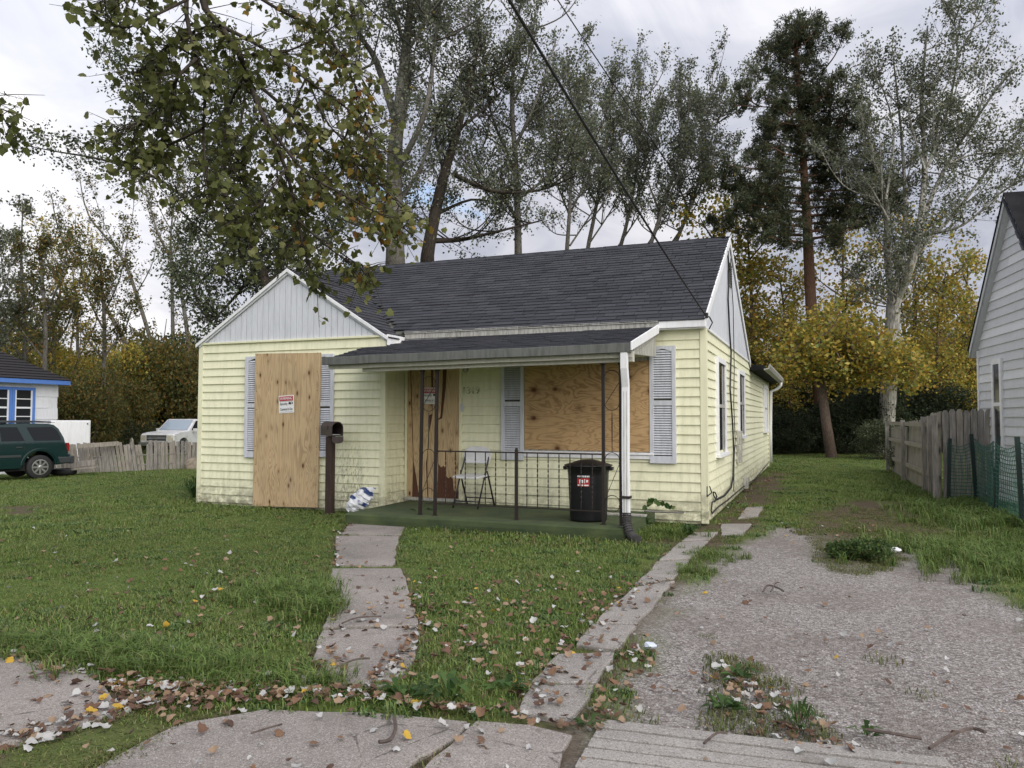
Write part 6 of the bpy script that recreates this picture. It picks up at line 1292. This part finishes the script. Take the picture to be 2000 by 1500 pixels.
for l in leafs:
    b, c, d, s, og = l; m = leaf_matrix(c, d, s, lr); me = fg_leaf(lr.randrange(40), og); petb.tube([b, c], [.0012, .001], 3, cap=False)
    if id(l) in vset: link(bpy.data.objects.new('leaf', me), bough, m)
    else:
        ca = me.color_attributes['Col'].data[0].color; mbL.add([m @ v.co for v in me.vertices], [tuple(p.vertices) for p in me.polygons], 0, tuple(ca))
tb.build('trunk', bark_dark, bough, True); tag(mbL.build('foliage', m_leaf, bough, True), kind='stuff')
print('bough leaves', len(leafs), 'visible', len(vis))
# ------------------------------------------------------------------ grass
def tuft_mesh(seed, nb, rad, h, wid, pal, lay_=.5):
    r = np.random.RandomState(seed); V, F, C = [], [], []
    for k in range(nb):
        a = r.uniform(0, 6.283); d = rad * math.sqrt(r.rand()); x, y = d * math.cos(a), d * math.sin(a); hh = h * r.uniform(.45, 1.15); b = r.uniform(0, 6.283); ln = lay_ * r.uniform(.2, 1.2) * hh; wx, wy = -math.sin(b) * wid, math.cos(b) * wid; mx, my = math.cos(b) * ln, math.sin(b) * ln
        i = len(V); V += [(x - wx, y - wy, -.01), (x + wx, y + wy, -.01), (x + wx * .8 + mx * .35, y + wy * .8 + my * .35, hh * .6), (x - wx * .8 + mx * .35, y - wy * .8 + my * .35, hh * .6), (x + mx, y + my, hh * (1 - .25 * lay_)), (x + mx * 1.02, y + my * 1.02, hh * (1 - .25 * lay_))]
        F += [(i, i + 1, i + 2, i + 3), (i + 3, i + 2, i + 5, i + 4)]; c = pal_pick(pal, 1, r)[0]; C += [c, c * 1.15]
    return np_mesh('tuft', np.array(V), np.array(F).ravel(), 4, m_grassm, np.clip(np.array(C), 0, 1))
GP = [((.135, .200, .045), 5), ((.18, .25, .062), 4), ((.105, .158, .036), 3), ((.26, .29, .11), 1.2), ((.28, .24, .12), .4)]
GPD = [((.12, .15, .04), 4), ((.17, .17, .06), 3), ((.22, .18, .085), 1.4), ((.08, .11, .03), 3)]
GPS = [((.24, .22, .10), 3), ((.20, .21, .08), 3), ((.15, .20, .055), 4)]
GPC = [((.075, .13, .04), 4), ((.10, .165, .055), 3), ((.14, .19, .08), 1)]
GPL = [((.11, .175, .038), 4), ((.15, .21, .05), 3), ((.24, .26, .10), 1.4), ((.085, .13, .03), 2)]
def scatter(name, protos_, P, rot, scl, label, cat):
    me = bpy.data.meshes.new(name); me.vertices.add(len(P)); me.vertices.foreach_set('co', np.asarray(P, np.float32).ravel())
    for nm, arr in (('rz', rot), ('sc', scl)):
        a = me.attributes.new(nm, 'FLOAT', 'POINT'); a.data.foreach_set('value', np.asarray(arr, np.float32))
    a = me.attributes.new('pick', 'INT', 'POINT'); a.data.foreach_set('value', np.random.RandomState(len(P)).randint(0, len(protos_), len(P)).astype(np.int32))
    o = link(bpy.data.objects.new(name, me)); tag(o, label, cat, kind='stuff')
    coll = bpy.data.collections.new(name + '_tufts')
    for i, pm in enumerate(protos_): coll.objects.link(bpy.data.objects.new('%s_tuft_%02d' % (name, i), pm))
    ng = bpy.data.node_groups.new(name + '_scatter', 'GeometryNodeTree'); ng.interface.new_socket('Geometry', in_out='INPUT', socket_type='NodeSocketGeometry'); ng.interface.new_socket('Geometry', in_out='OUTPUT', socket_type='NodeSocketGeometry')
    N, Lk = ng.nodes, ng.links; gi, go = N.new('NodeGroupInput'), N.new('NodeGroupOutput'); ip = N.new('GeometryNodeInstanceOnPoints'); ci = N.new('GeometryNodeCollectionInfo'); ci.inputs['Collection'].default_value = coll; ci.inputs['Separate Children'].default_value = True; ci.inputs['Reset Children'].default_value = True
    def at_(nm, ty='FLOAT'):
        n = N.new('GeometryNodeInputNamedAttribute'); n.data_type = ty; n.inputs[0].default_value = nm; return n.outputs[0]
    cx_ = N.new('ShaderNodeCombineXYZ'); Lk.new(at_('rz'), cx_.inputs[2]); Lk.new(cx_.outputs[0], ip.inputs['Rotation']); Lk.new(at_('sc'), ip.inputs['Scale']); Lk.new(at_('pick', 'INT'), ip.inputs['Instance Index']); ip.inputs['Pick Instance'].default_value = True
    Lk.new(gi.outputs[0], ip.inputs['Points']); Lk.new(ci.outputs[0], ip.inputs['Instance']); Lk.new(ip.outputs[0], go.inputs[0])
    md_ = o.modifiers.new('scatter', 'NODES'); md_.node_group = ng; return o
gr = np.random.RandomState(3)
def sample(x0, x1, y0, y1, dens):
    n = int((x1 - x0) * (y1 - y0) * dens); return gr.uniform(x0, x1, n), gr.uniform(y0, y1, n)
XS, YS, SC = [], [], []
for (a, b, c, d, den, s) in ((-10, 7, 1.8, 7.5, 150, .85), (-16, 7, 7.5, 13, 70, .95), (-30, 6, 13, 34, 22, 1.5), (-42, -8, 4, 13, 18, 1.5)):
    x, y = sample(a, b, c, d, den); XS.append(x); YS.append(y); SC.append(np.full(len(x), s))
X, Y, S = map(np.concatenate, (XS, YS, SC)); mgr, mdi = masks(X, Y)
hd = pdist(HOUSE_FOOT, X, Y); keep = (hd < -.02) & ~pip([(p.x, p.y) for p in (rc_, rc_ + wd * TW, rc_ + wd * TW + back * 6, rc_ + back * 6)], X, Y) & (Y > -.6 * X - 30)
allslab = slab_world['path'] + slab_world['strip'] + slab_world['walk']
ds_ = np.full(X.shape, -9.)
for p in allslab: ds_ = np.maximum(ds_, pdist(p, X, Y))
prob = (1 - mgr) * (1 - .88 * mdi); prob = np.where(ds_ > -.015 + .16 * np.maximum(0, fbm(X, Y, 3.1, 41) - .42), 0, prob); prob = np.where((pdist(gravel_poly, X, Y) > .1) | (mgr > .45), 0, prob)
apx = (X - a0.x) * ad.x + (Y - a0.y) * ad.y; apy = (X - a0.x) * an.x + (Y - a0.y) * an.y; prob = np.where((apy > -.03) & (apx > -.45) & (apx < 1.5), 0, prob)
infr = np.zeros(X.shape, bool); dx, dy = X, Y; fw_ = dx * _f.x + dy * _f.y; rt_ = dx * R_.x + dy * R_.y; infr = (fw_ > 1.5) & (np.abs(rt_ / np.maximum(fw_, .1)) < 1.15)
patch = fbm(X, Y, .8, 21); keep &= infr & (gr.rand(len(X)) < prob * np.clip(.55 + patch, .5, 1))
X, Y, S, mdi, patch, hd = X[keep], Y[keep], S[keep], mdi[keep], patch[keep], hd[keep]
hgt = .62 + .9 * patch + .9 * np.exp(-np.maximum(0, -hd) / .25) * (hd < 0)
edge = pdist(walk_poly, X, Y); hgt += .5 * np.exp(-np.abs(edge + .25) / .35) * (X < -1.9)
GZ = np.vectorize(ground_z)(X, Y) - .005; P = np.stack([X, Y, GZ], 1)
scatter('lawn_grass', [tuft_mesh(100 + i, 46, .13, .042, .0028, GP, .8) for i in range(8)] + [tuft_mesh(120 + i, 40, .12, .05, .0028, GPS, .9) for i in range(2)] + [tuft_mesh(130 + i, 44, .10, .034, .0075, GPC, 1.2) for i in range(2)], P, gr.uniform(0, 6.28, len(X)), S * hgt * (1 - .35 * mdi), 'patchy green lawn around the yellow house', 'grass')
# long unmown grass: by the path, along the kerb edge, at the right-hand fences and the porch corner
LX, LY, LS = [], [], []
def clump(px, py, rx, ry, n, s, D=None):
    c = G(px, py); LX.extend(gr.normal(c.x, rx, n)); LY.extend(gr.normal(c.y, ry, n)); LS.extend(s * gr.uniform(.6, 1.2, n))
for a in ((590, 1175, .26, .22, 120, 1.15), (640, 1200, .14, .16, 60, 1.1), (540, 1160, .3, .2, 70, .9), (120, 1270, .5, .14, 110, 1.0), (250, 1295, .5, .13, 130, 1.0), (420, 1310, .45, .12, 110, .95), (1300, 1045, .25, .15, 70, .95), (1210, 1050, .3, .08, 50, .8), (1890, 1080, .5, .5, 200, 1.2), (1950, 1020, .45, .6, 240, 1.4), (1900, 985, .35, .6, 160, 1.3), (1860, 1000, .4, .8, 160, 1.2), (1980, 1110, .3, .35, 150, 1.2), (1800, 960, .3, .8, 100, 1.0), (1380, 1085, .2, .2, 60, .7), (1345, 1112, .12, .15, 40, .6), (850, 1035, .25, .05, 60, .7), (560, 985, .8, .05, 110, .7), (660, 1000, .2, .06, 50, .9)): clump(*a)
LX, LY, LS = map(np.array, (LX, LY, LS)); d_ = np.full(LX.shape, -9.)
for p in slab_world['path'] + slab_world['strip']: d_ = np.maximum(d_, pdist(p, LX, LY))
kk = (pdist(HOUSE_FOOT, LX, LY) < -.01) & (d_ < .10); LX, LY, LS = LX[kk], LY[kk], LS[kk]
scatter('long_grass', [tuft_mesh(200 + i, 26, .07, .135, .0032, GPL, 1.2) for i in range(5)], np.stack([LX, LY, np.vectorize(ground_z)(LX, LY) - .01], 1), gr.uniform(0, 6.28, len(LX)), LS, 'long unmown grass at edges and along the mesh fence', 'grass')
# dry sprouts in the joints, the dirt and the gravel
DXs, DYs, DSs = [], [], []
x, y = sample(-6, 3.4, 2.3, 12.5, 60); g1_, d1_ = masks(x, y); dsl = np.full(x.shape, -9.)
for p in allslab: dsl = np.maximum(dsl, pdist(p, x, y))
inap = ((x - a0.x) * an.x + (y - a0.y) * an.y > -.02) & ((x - a0.x) * ad.x + (y - a0.y) * ad.y > -.4)
k = (gr.rand(len(x)) < np.where(g1_ > .5, .010, d1_ * .75)) & (dsl < -.0) & (pdist(HOUSE_FOOT, x, y) < 0) & ~inap
med = P2([(1390, 1270), (1480, 1290), (1640, 1440), (1560, 1460), (1400, 1430)]); x2, y2 = sample(-1.2, 1.2, 3.0, 6.5, 220); k2 = pip(med, x2, y2) & (gr.rand(len(x2)) < .55)
x3, y3 = sample(-5, -1, 2, 4.5, 700); k3 = pip(jn, x3, y3) & (fbm(x3, y3, 3, 31) > .38)
x4, y4 = sample(-.6, 2.2, 6, 14, 140); k4 = (pip(dirt_polys[0], x4, y4) | pip(median_poly, x4, y4)) & (gr.rand(len(x4)) < .8)
x = np.concatenate([x[k], x2[k2], x3[k3], x4[k4]]); y = np.concatenate([y[k], y2[k2], y3[k3], y4[k4]])
scatter('dry_sprouts', [tuft_mesh(300 + i, 46, .11, .030, .0026, GPD, 1.5) for i in range(5)], np.stack([x, y, np.full(len(x), -.008)], 1), gr.uniform(0, 6.28, len(x)), gr.uniform(.5, 1.2, len(x)), 'dry grass and moss in the slab joints and gravel', 'grass')

# ------------------------------------------------------------------ loose gravel
m_stone = NT('driveway_stones'); m_stone = m_stone.done(m_stone.attr('Col'), .9, 0, .2)
def stone_mesh(seed):
    r = np.random.RandomState(seed); v = np.array([(1, 0, 0), (-1, 0, 0), (0, 1, 0), (0, -1, 0), (0, 0, .6), (0, 0, -.6)], float) * r.uniform(.6, 1.2, (6, 3)); f = [(0, 2, 4), (2, 1, 4), (1, 3, 4), (3, 0, 4), (2, 0, 5), (1, 2, 5), (3, 1, 5), (0, 3, 5)]; c = np.array([(.36, .33, .31), (.22, .19, .17), (.52, .49, .47), (.29, .25, .23)][seed % 4])
    return np_mesh('stone', v, np.array(f).ravel(), 3, m_stone, np.tile(c, (8, 1)))
x, y = sample(-1.6, 3.2, 2.6, 10.5, 1500); dg = pdist(gravel_poly, x, y); inap = ((x - a0.x) * an.x + (y - a0.y) * an.y > -.0) & ((x - a0.x) * ad.x + (y - a0.y) * ad.y > -.4); k = (dg + (fbm(x, y, 2.2, 5) - .5) * .4 > -.02) & ~inap & (gr.rand(len(x)) < .55 + .45 * fbm(x, y, 1.2, 9)) & ~pip(med, x, y)
dsl = np.full(x.shape, -9.)
for p in slab_world['strip']: dsl = np.maximum(dsl, pdist(p, x, y))
k &= dsl < 0; x, y = x[k], y[k]
scatter('gravel', [stone_mesh(i) for i in range(8)], np.stack([x, y, np.full(len(x), -.022) + (fbm(x, y, 1.3, 11) - .5) * .018], 1), gr.uniform(0, 6.28, len(x)), .003 + .009 * gr.rand(len(x)) ** 4, 'loose pale gravel of the driveway', 'gravel')

# ------------------------------------------------------------------ fallen leaves
lf = {}
def dead_leaf(kind, k):
    if (kind, k) not in lf:
        r = random.Random(hash((kind, k)) % 9999 if False else k * 17 + len(kind)); c = {'pale': r.choice([(.44, .43, .42), (.36, .345, .335), (.52, .51, .50)]), 'brown': r.choice([(.15, .085, .058), (.10, .060, .045), (.20, .115, .07), (.075, .05, .042)]), 'tan': r.choice([(.27, .175, .11), (.31, .215, .145)]), 'yellow': (.52, .33, .05)}[kind]
        mb = MB(); cup = r.uniform(.4, 1.3); tw = r.uniform(-.6, .6); vs = [(x_ * r.uniform(.8, 1.2), y_ - .35, cup * x_ * x_ + .35 * cup * (y_ - .4) ** 2 + tw * x_ * (y_ - .3) + r.uniform(0, .06)) for x_, y_ in LEAF] + [(0, 0, 0)]
        mb.add(vs, [(13, i, (i + 1) % 13) for i in range(13)], 0, c + (1,)); lf[(kind, k)] = mb.mesh('fallen_leaf', m_litter, True)
    return lf[(kind, k)]
L_ = []; fr = random.Random(12)
def drop(px, py, n, sx, sy, pale=.3, z=.02, smin=.022, smax=.050):
    c = G(px, py)
    for _ in range(n):
        kd = 'pale' if fr.random() < pale * .55 else fr.choice(('brown', 'brown', 'brown', 'tan', 'tan', 'yellow') if fr.random() < .25 else ('brown', 'brown', 'tan')); L_.append((fr.gauss(c.x, sx), fr.gauss(c.y, sy), kd, fr.uniform(smin, smax)))
def line_drop(pts, n, s, pale=.35):
    W_ = [G(*p) for p in pts]
    for _ in range(n):
        i = fr.randrange(len(W_) - 1); c = W_[i].lerp(W_[i + 1], fr.random()); kd = 'pale' if fr.random() < pale * .55 else fr.choice(('brown', 'brown', 'tan', 'tan', 'yellow') if fr.random() < .2 else ('brown', 'brown', 'tan')); L_.append((fr.gauss(c.x, s), fr.gauss(c.y, s * .7), kd, fr.uniform(.022, .052)))
line_drop([(0, 1275), (110, 1300), (220, 1335), (330, 1355), (470, 1350)], 200, .09, .3); line_drop([(240, 1345), (300, 1385), (400, 1375), (560, 1365), (700, 1365)], 190, .09, .4); line_drop([(0, 1460), (90, 1440), (200, 1400), (260, 1380)], 130, .09, .5); line_drop([(700, 1355), (820, 1390), (960, 1400), (1090, 1420)], 90, .06, .4)
line_drop([(820, 1140), (815, 1210), (800, 1270), (760, 1310), (735, 1335)], 120, .05, .45); line_drop([(600, 1330), (640, 1290), (560, 1330), (480, 1360)], 60, .08, .2); line_drop([(1290, 1135), (1200, 1170), (1120, 1250), (1060, 1310), (1010, 1380)], 150, .09, .35); line_drop([(1400, 1300), (1460, 1350), (1530, 1420), (1600, 1460)], 130, .10, .35); line_drop([(1250, 1280), (1180, 1400), (1150, 1430)], 50, .06, .4)
line_drop([(690, 1022), (660, 1045), (655, 1110)], 40, .05, .3); line_drop([(1390, 1030), (1470, 950), (1540, 925)], 90, .12, .15); drop(1650, 1040, 50, .5, .5, .2); drop(950, 1200, 300, .75, .9, .28); drop(350, 1180, 280, 1.2, 1.1, .3); drop(200, 1080, 60, 1.8, 1.5, .5); drop(1000, 1280, 90, .5, .4, .3); drop(1600, 1250, 50, .9, 1.0, .45); drop(700, 1200, 26, .2, .4, .4); drop(500, 1450, 46, .7, .3, .5); drop(100, 1350, 26, .4, .2, .6); drop(1000, 1460, 20, .4, .2, .4); drop(1800, 1380, 24, .5, .5, .4); drop(1050, 1060, 30, .9, .3, .4)
def ontop(x, y):
    for p in allslab:
        if pip(p, np.array([x]), np.array([y]))[0]: return .028
    if (x - a0.x) * an.x + (y - a0.y) * an.y > 0 and -.3 < (x - a0.x) * ad.x + (y - a0.y) * ad.y < 1.45: return .018
    return None
cand = []
for (x, y, kd, s) in L_ * 1:
    if pip(HOUSE_FOOT, np.array([x]), np.array([y]))[0] or y < 2: continue
    z = ontop(x, y); where = 'concrete'
    if z is None:
        g_, d_ = masks(np.array([[x]]), np.array([[y]])); z = .004 if g_[0, 0] > .5 else (.012 if d_[0, 0] > .5 else .035); where = 'gravel' if g_[0, 0] > .5 else ('soil' if d_[0, 0] > .5 else 'grass')
    cand.append((x, y, z, kd, s, where))
cand.sort(key=lambda c: -(c[4] / math.hypot(c[0], c[1], 1.4)) if inframe(Vector(c[:3])) else 9)
LB = {'pale': 'pale curled poplar leaf lying underside up on the ', 'brown': 'dry dark brown fallen leaf lying on the ', 'tan': 'dry tan fallen leaf lying on the ', 'yellow': 'yellow fallen leaf lying on the '}; WH = {'concrete': 'concrete slabs', 'gravel': 'gravel driveway', 'soil': 'bare soil beside the slabs', 'grass': 'lawn grass'}
rest = MB()
for i, (x, y, z, kd, s, where) in enumerate(cand):
    me = dead_leaf(kd, fr.randrange(6)); e = Matrix.Translation((x, y, z)) @ Matrix.Rotation(fr.uniform(0, 6.28), 4, 'Z') @ Matrix.Rotation(fr.gauss(0, .35), 4, 'X') @ Matrix.Rotation(fr.gauss(0, .3) + (math.pi if fr.random() < .35 else 0), 4, 'Y') @ Matrix.Scale(s, 4)
    if i < 300: o = link(bpy.data.objects.new('fallen_leaf', me), None, e); tag(o, LB[kd] + WH[where], 'leaf', 'fallen %s leaves on the %s' % (kd, where))
    else: rest.add([e @ v.co for v in me.vertices], [tuple(p.vertices) for p in me.polygons], 0, tuple(me.color_attributes['Col'].data[0].color))
tag(rest.build('leaf_litter', m_litter, None, True), 'scattered small fallen leaves over lawn and paving', 'leaves', kind='stuff')

# ------------------------------------------------------------------ weeds, sticks, litter
WP = [((.06, .12, .03), 3), ((.09, .16, .04), 2), ((.04, .08, .02), 2)]
def weed(px, py, n, l, w_, h, label, seed, name='weed', cat='weed'):
    c = G(px, py); r = random.Random(seed); mb = MB()
    for k in range(n):
        a = r.uniform(0, 6.28); L = l * r.uniform(.5, 1.1); e = r.uniform(.15, 1.0) * h; d = Vector((math.cos(a), math.sin(a), 0)); q = Vector((-d.y, d.x, 0)) * w_ * r.uniform(.7, 1.2); o = Vector((c.x, c.y, 0)) + d * r.uniform(0, l * .4) + Vector((0, 0, r.uniform(0, h * .5)))
        col = r.choice([p[0] for p in WP]); m = o + d * L * .5 + Vector((0, 0, e)); t = o + d * L + Vector((0, 0, e * .75)); mb.add([o, m + q, t, m - q], [(0, 1, 2, 3)], 0, col + (1,))
    return tag(mb.build(name, m_leaf, None), label, cat, 'weeds')
for i, a in enumerate(((790, 1365, 16, .13, .022, .07, 'broad-leaved weed in the lawn corner before the sidewalk, the one by the path'), (875, 1370, 22, .17, .018, .11, 'spiky broad-leaved weed in the lawn corner, middle of three'), (985, 1350, 14, .12, .022, .06, 'low broad-leaved weed in the lawn corner beside the kerb walk'), (1440, 1325, 16, .10, .018, .05, 'green weed at the top of the driveway weed strip'), (1560, 1425, 40, .10, .006, .10, 'tufted green weed near the apron in the driveway'), (1410, 1385, 18, .09, .018, .04, 'flat green weed at the left of the driveway weed strip'), (1150, 1420, 10, .07, .014, .04, 'small weed in the joint above the grooved apron'), (1690, 1440, 14, .07, .012, .05, 'small weed beside the sticks by the apron'), (560, 990, 26, .2, .02, .22, 'leafy weed at the foot of the tall plywood sheet'), (735, 985, 16, .16, .03, .16, 'leafy weed between the bag and the porch'), (820, 1018, 40, .2, .02, .16, 'bushy weed growing at the porch edge'), (380, 975, 90, .22, .015, .30, 'grey scrubby weed at the wing corner'), (1255, 1032, 20, .16, .02, .15, 'weed beside the corrugated drain pipe'), (1345, 1045, 60, .12, .012, .10, 'rusty dry weed at the house corner'))): weed(*a, 900 + i)
c_s = G(1685, 1092); rw = np.random.RandomState(8); wb = [((c_s.x + rw.uniform(-.24, .24), c_s.y + rw.uniform(-.12, .16), .05 + rw.uniform(0, .09)), (rw.uniform(.07, .15), rw.uniform(.07, .13), rw.uniform(.05, .10))) for _ in range(16)]
wc_ = blob_cloud(wb, 90000, rw); wc_ = wc_[wc_[:, 2] > .0]; v, f, _ = leaf_cards(wc_, .026 * rw.uniform(.5, 1.4, len(wc_)), None, 4, .3)
wcl = thing('weed_clump', 'leafy green weed clump in the middle of the driveway', 'weeds', (c_s.x, c_s.y, 0)); link(bpy.data.objects.new('foliage', np_mesh('foliage', v, f, 4, m_leaf, pal_pick([((.075, .125, .035), 4), ((.11, .17, .05), 3), ((.05, .085, .028), 2), ((.20, .19, .08), .6)], len(wc_), rw, .3))), wcl)
vine = thing('vine', 'trailing green vine over the rod by the yellow wall', 'vine', tuple(FY(1290, 990, 10.2))); vp = [FY(x_, y_, 10.2) for x_, y_ in ((1265, 1020), (1262, 990), (1280, 978), (1300, 986), (1320, 990))]; MB().tube(smooth_pts(vp, 4), .004, 4).build('stem', bark_brown, vine)
for k in range(16):
    p = smooth_pts(vp, 5)[k + 3]; d = Vector((fr.gauss(0, 1), -abs(fr.gauss(0, 1)), fr.gauss(-.4, .5))).normalized(); mb = MB(); m = leaf_matrix(p, d, fr.uniform(.05, .09), fr); mb.add([m @ Vector((x_, y_, .05 * x_ * x_)) for x_, y_ in LEAF], [tuple(range(13))], 0, fr.choice([(.05, .11, .03), (.08, .15, .04), (.12, .17, .05)]) + (1,)); mb.build('leaf', m_leaf, vine)
m_stick = simple('dead_twig', (.12, .09, .075), .9, 0, .3, 20)
def stick(pts, r_, label, z=.035):
    P = [G(*p) for p in pts]; P = [Vector((p.x, p.y, z + .01 * (i % 2))) for i, p in enumerate(P)]; return tag(MB().tube(smooth_pts(P, 3), r_, 5).build('stick', m_stick), label, 'stick', 'fallen sticks')
stick([(770, 1418), (772, 1445), (762, 1460), (740, 1470)], .009, 'bent pale stick lying on the sidewalk slab'); stick([(640, 1330), (690, 1310), (722, 1303)], .006, 'long dark twig at the bottom of the path', .05); stick([(668, 1232), (700, 1223), (745, 1218)], .006, 'dark twig across the third path slab', .05); stick([(1490, 1160), (1500, 1150), (1520, 1153), (1530, 1162)], .008, 'forked dark stick in the middle of the driveway', .02); stick([(1505, 1163), (1515, 1148), (1522, 1145)], .006, 'short upright twig among the forked stick', .03)
stick([(1690, 1440), (1740, 1452), (1800, 1458)], .007, 'dark stick beside the grooved apron'); stick([(1815, 1478), (1860, 1455), (1900, 1438), (1925, 1450)], .008, 'pale bent stick at the bottom right of the gravel'); stick([(1375, 1468), (1400, 1452), (1420, 1448)], .006, 'pale twig on the grooved apron'); stick([(490, 1448), (530, 1440), (550, 1430)], .005, 'dark twig on the sidewalk left of the pale stick'); stick([(60, 1335), (90, 1330), (130, 1327)], .005, 'twig on the leftmost sidewalk slab')
m_paper = NT('white_paper').done((.80, .80, .82), .7)
def crumple(px, py, r_, label, seed, mat=m_paper, flat=.6):
    c = G(px, py); mb = MB(); n_ = 9
    for i in range(n_ + 1):
        for j in range(12):
            t, ph = math.pi * i / n_, 2 * math.pi * j / 12; d = Vector((math.sin(t) * math.cos(ph), math.sin(t) * math.sin(ph), math.cos(t) * flat)); d *= r_ * (.7 + .55 * abs(noise.noise(d * 2.5 + Vector((seed, 0, 0))))); mb.v.append((c.x + d.x * 1.3, c.y + d.y, r_ * .4 + d.z))
    mb.f = [(i * 12 + j, (i + 1) * 12 + j, (i + 1) * 12 + (j + 1) % 12, i * 12 + (j + 1) % 12) for i in range(n_) for j in range(12)]; mb.m = [0] * len(mb.f); return tag(mb.build('crumpled_paper', mat), label, 'litter')
crumple(1749, 1078, .055, 'crumpled white paper beside the driveway weed clump', 3); crumple(1270, 1266, .04, 'crumpled blue-white wrapper at the gravel edge by the kerb walk', 5, NT('blue_white_wrapper').done((.55, .60, .68), .4)); crumple(1194, 1048, .07, 'grey crumpled litter under the porch edge', 8, NT('grey_litter').done((.35, .33, .33), .7), .5); crumple(1266, 992, .09, 'black and white rag behind the drain pipe', 9, simple('spotted_rag', (.6, .6, .6), .8, 0, .49, 14, c2=(.02, .02, .02)), .6)
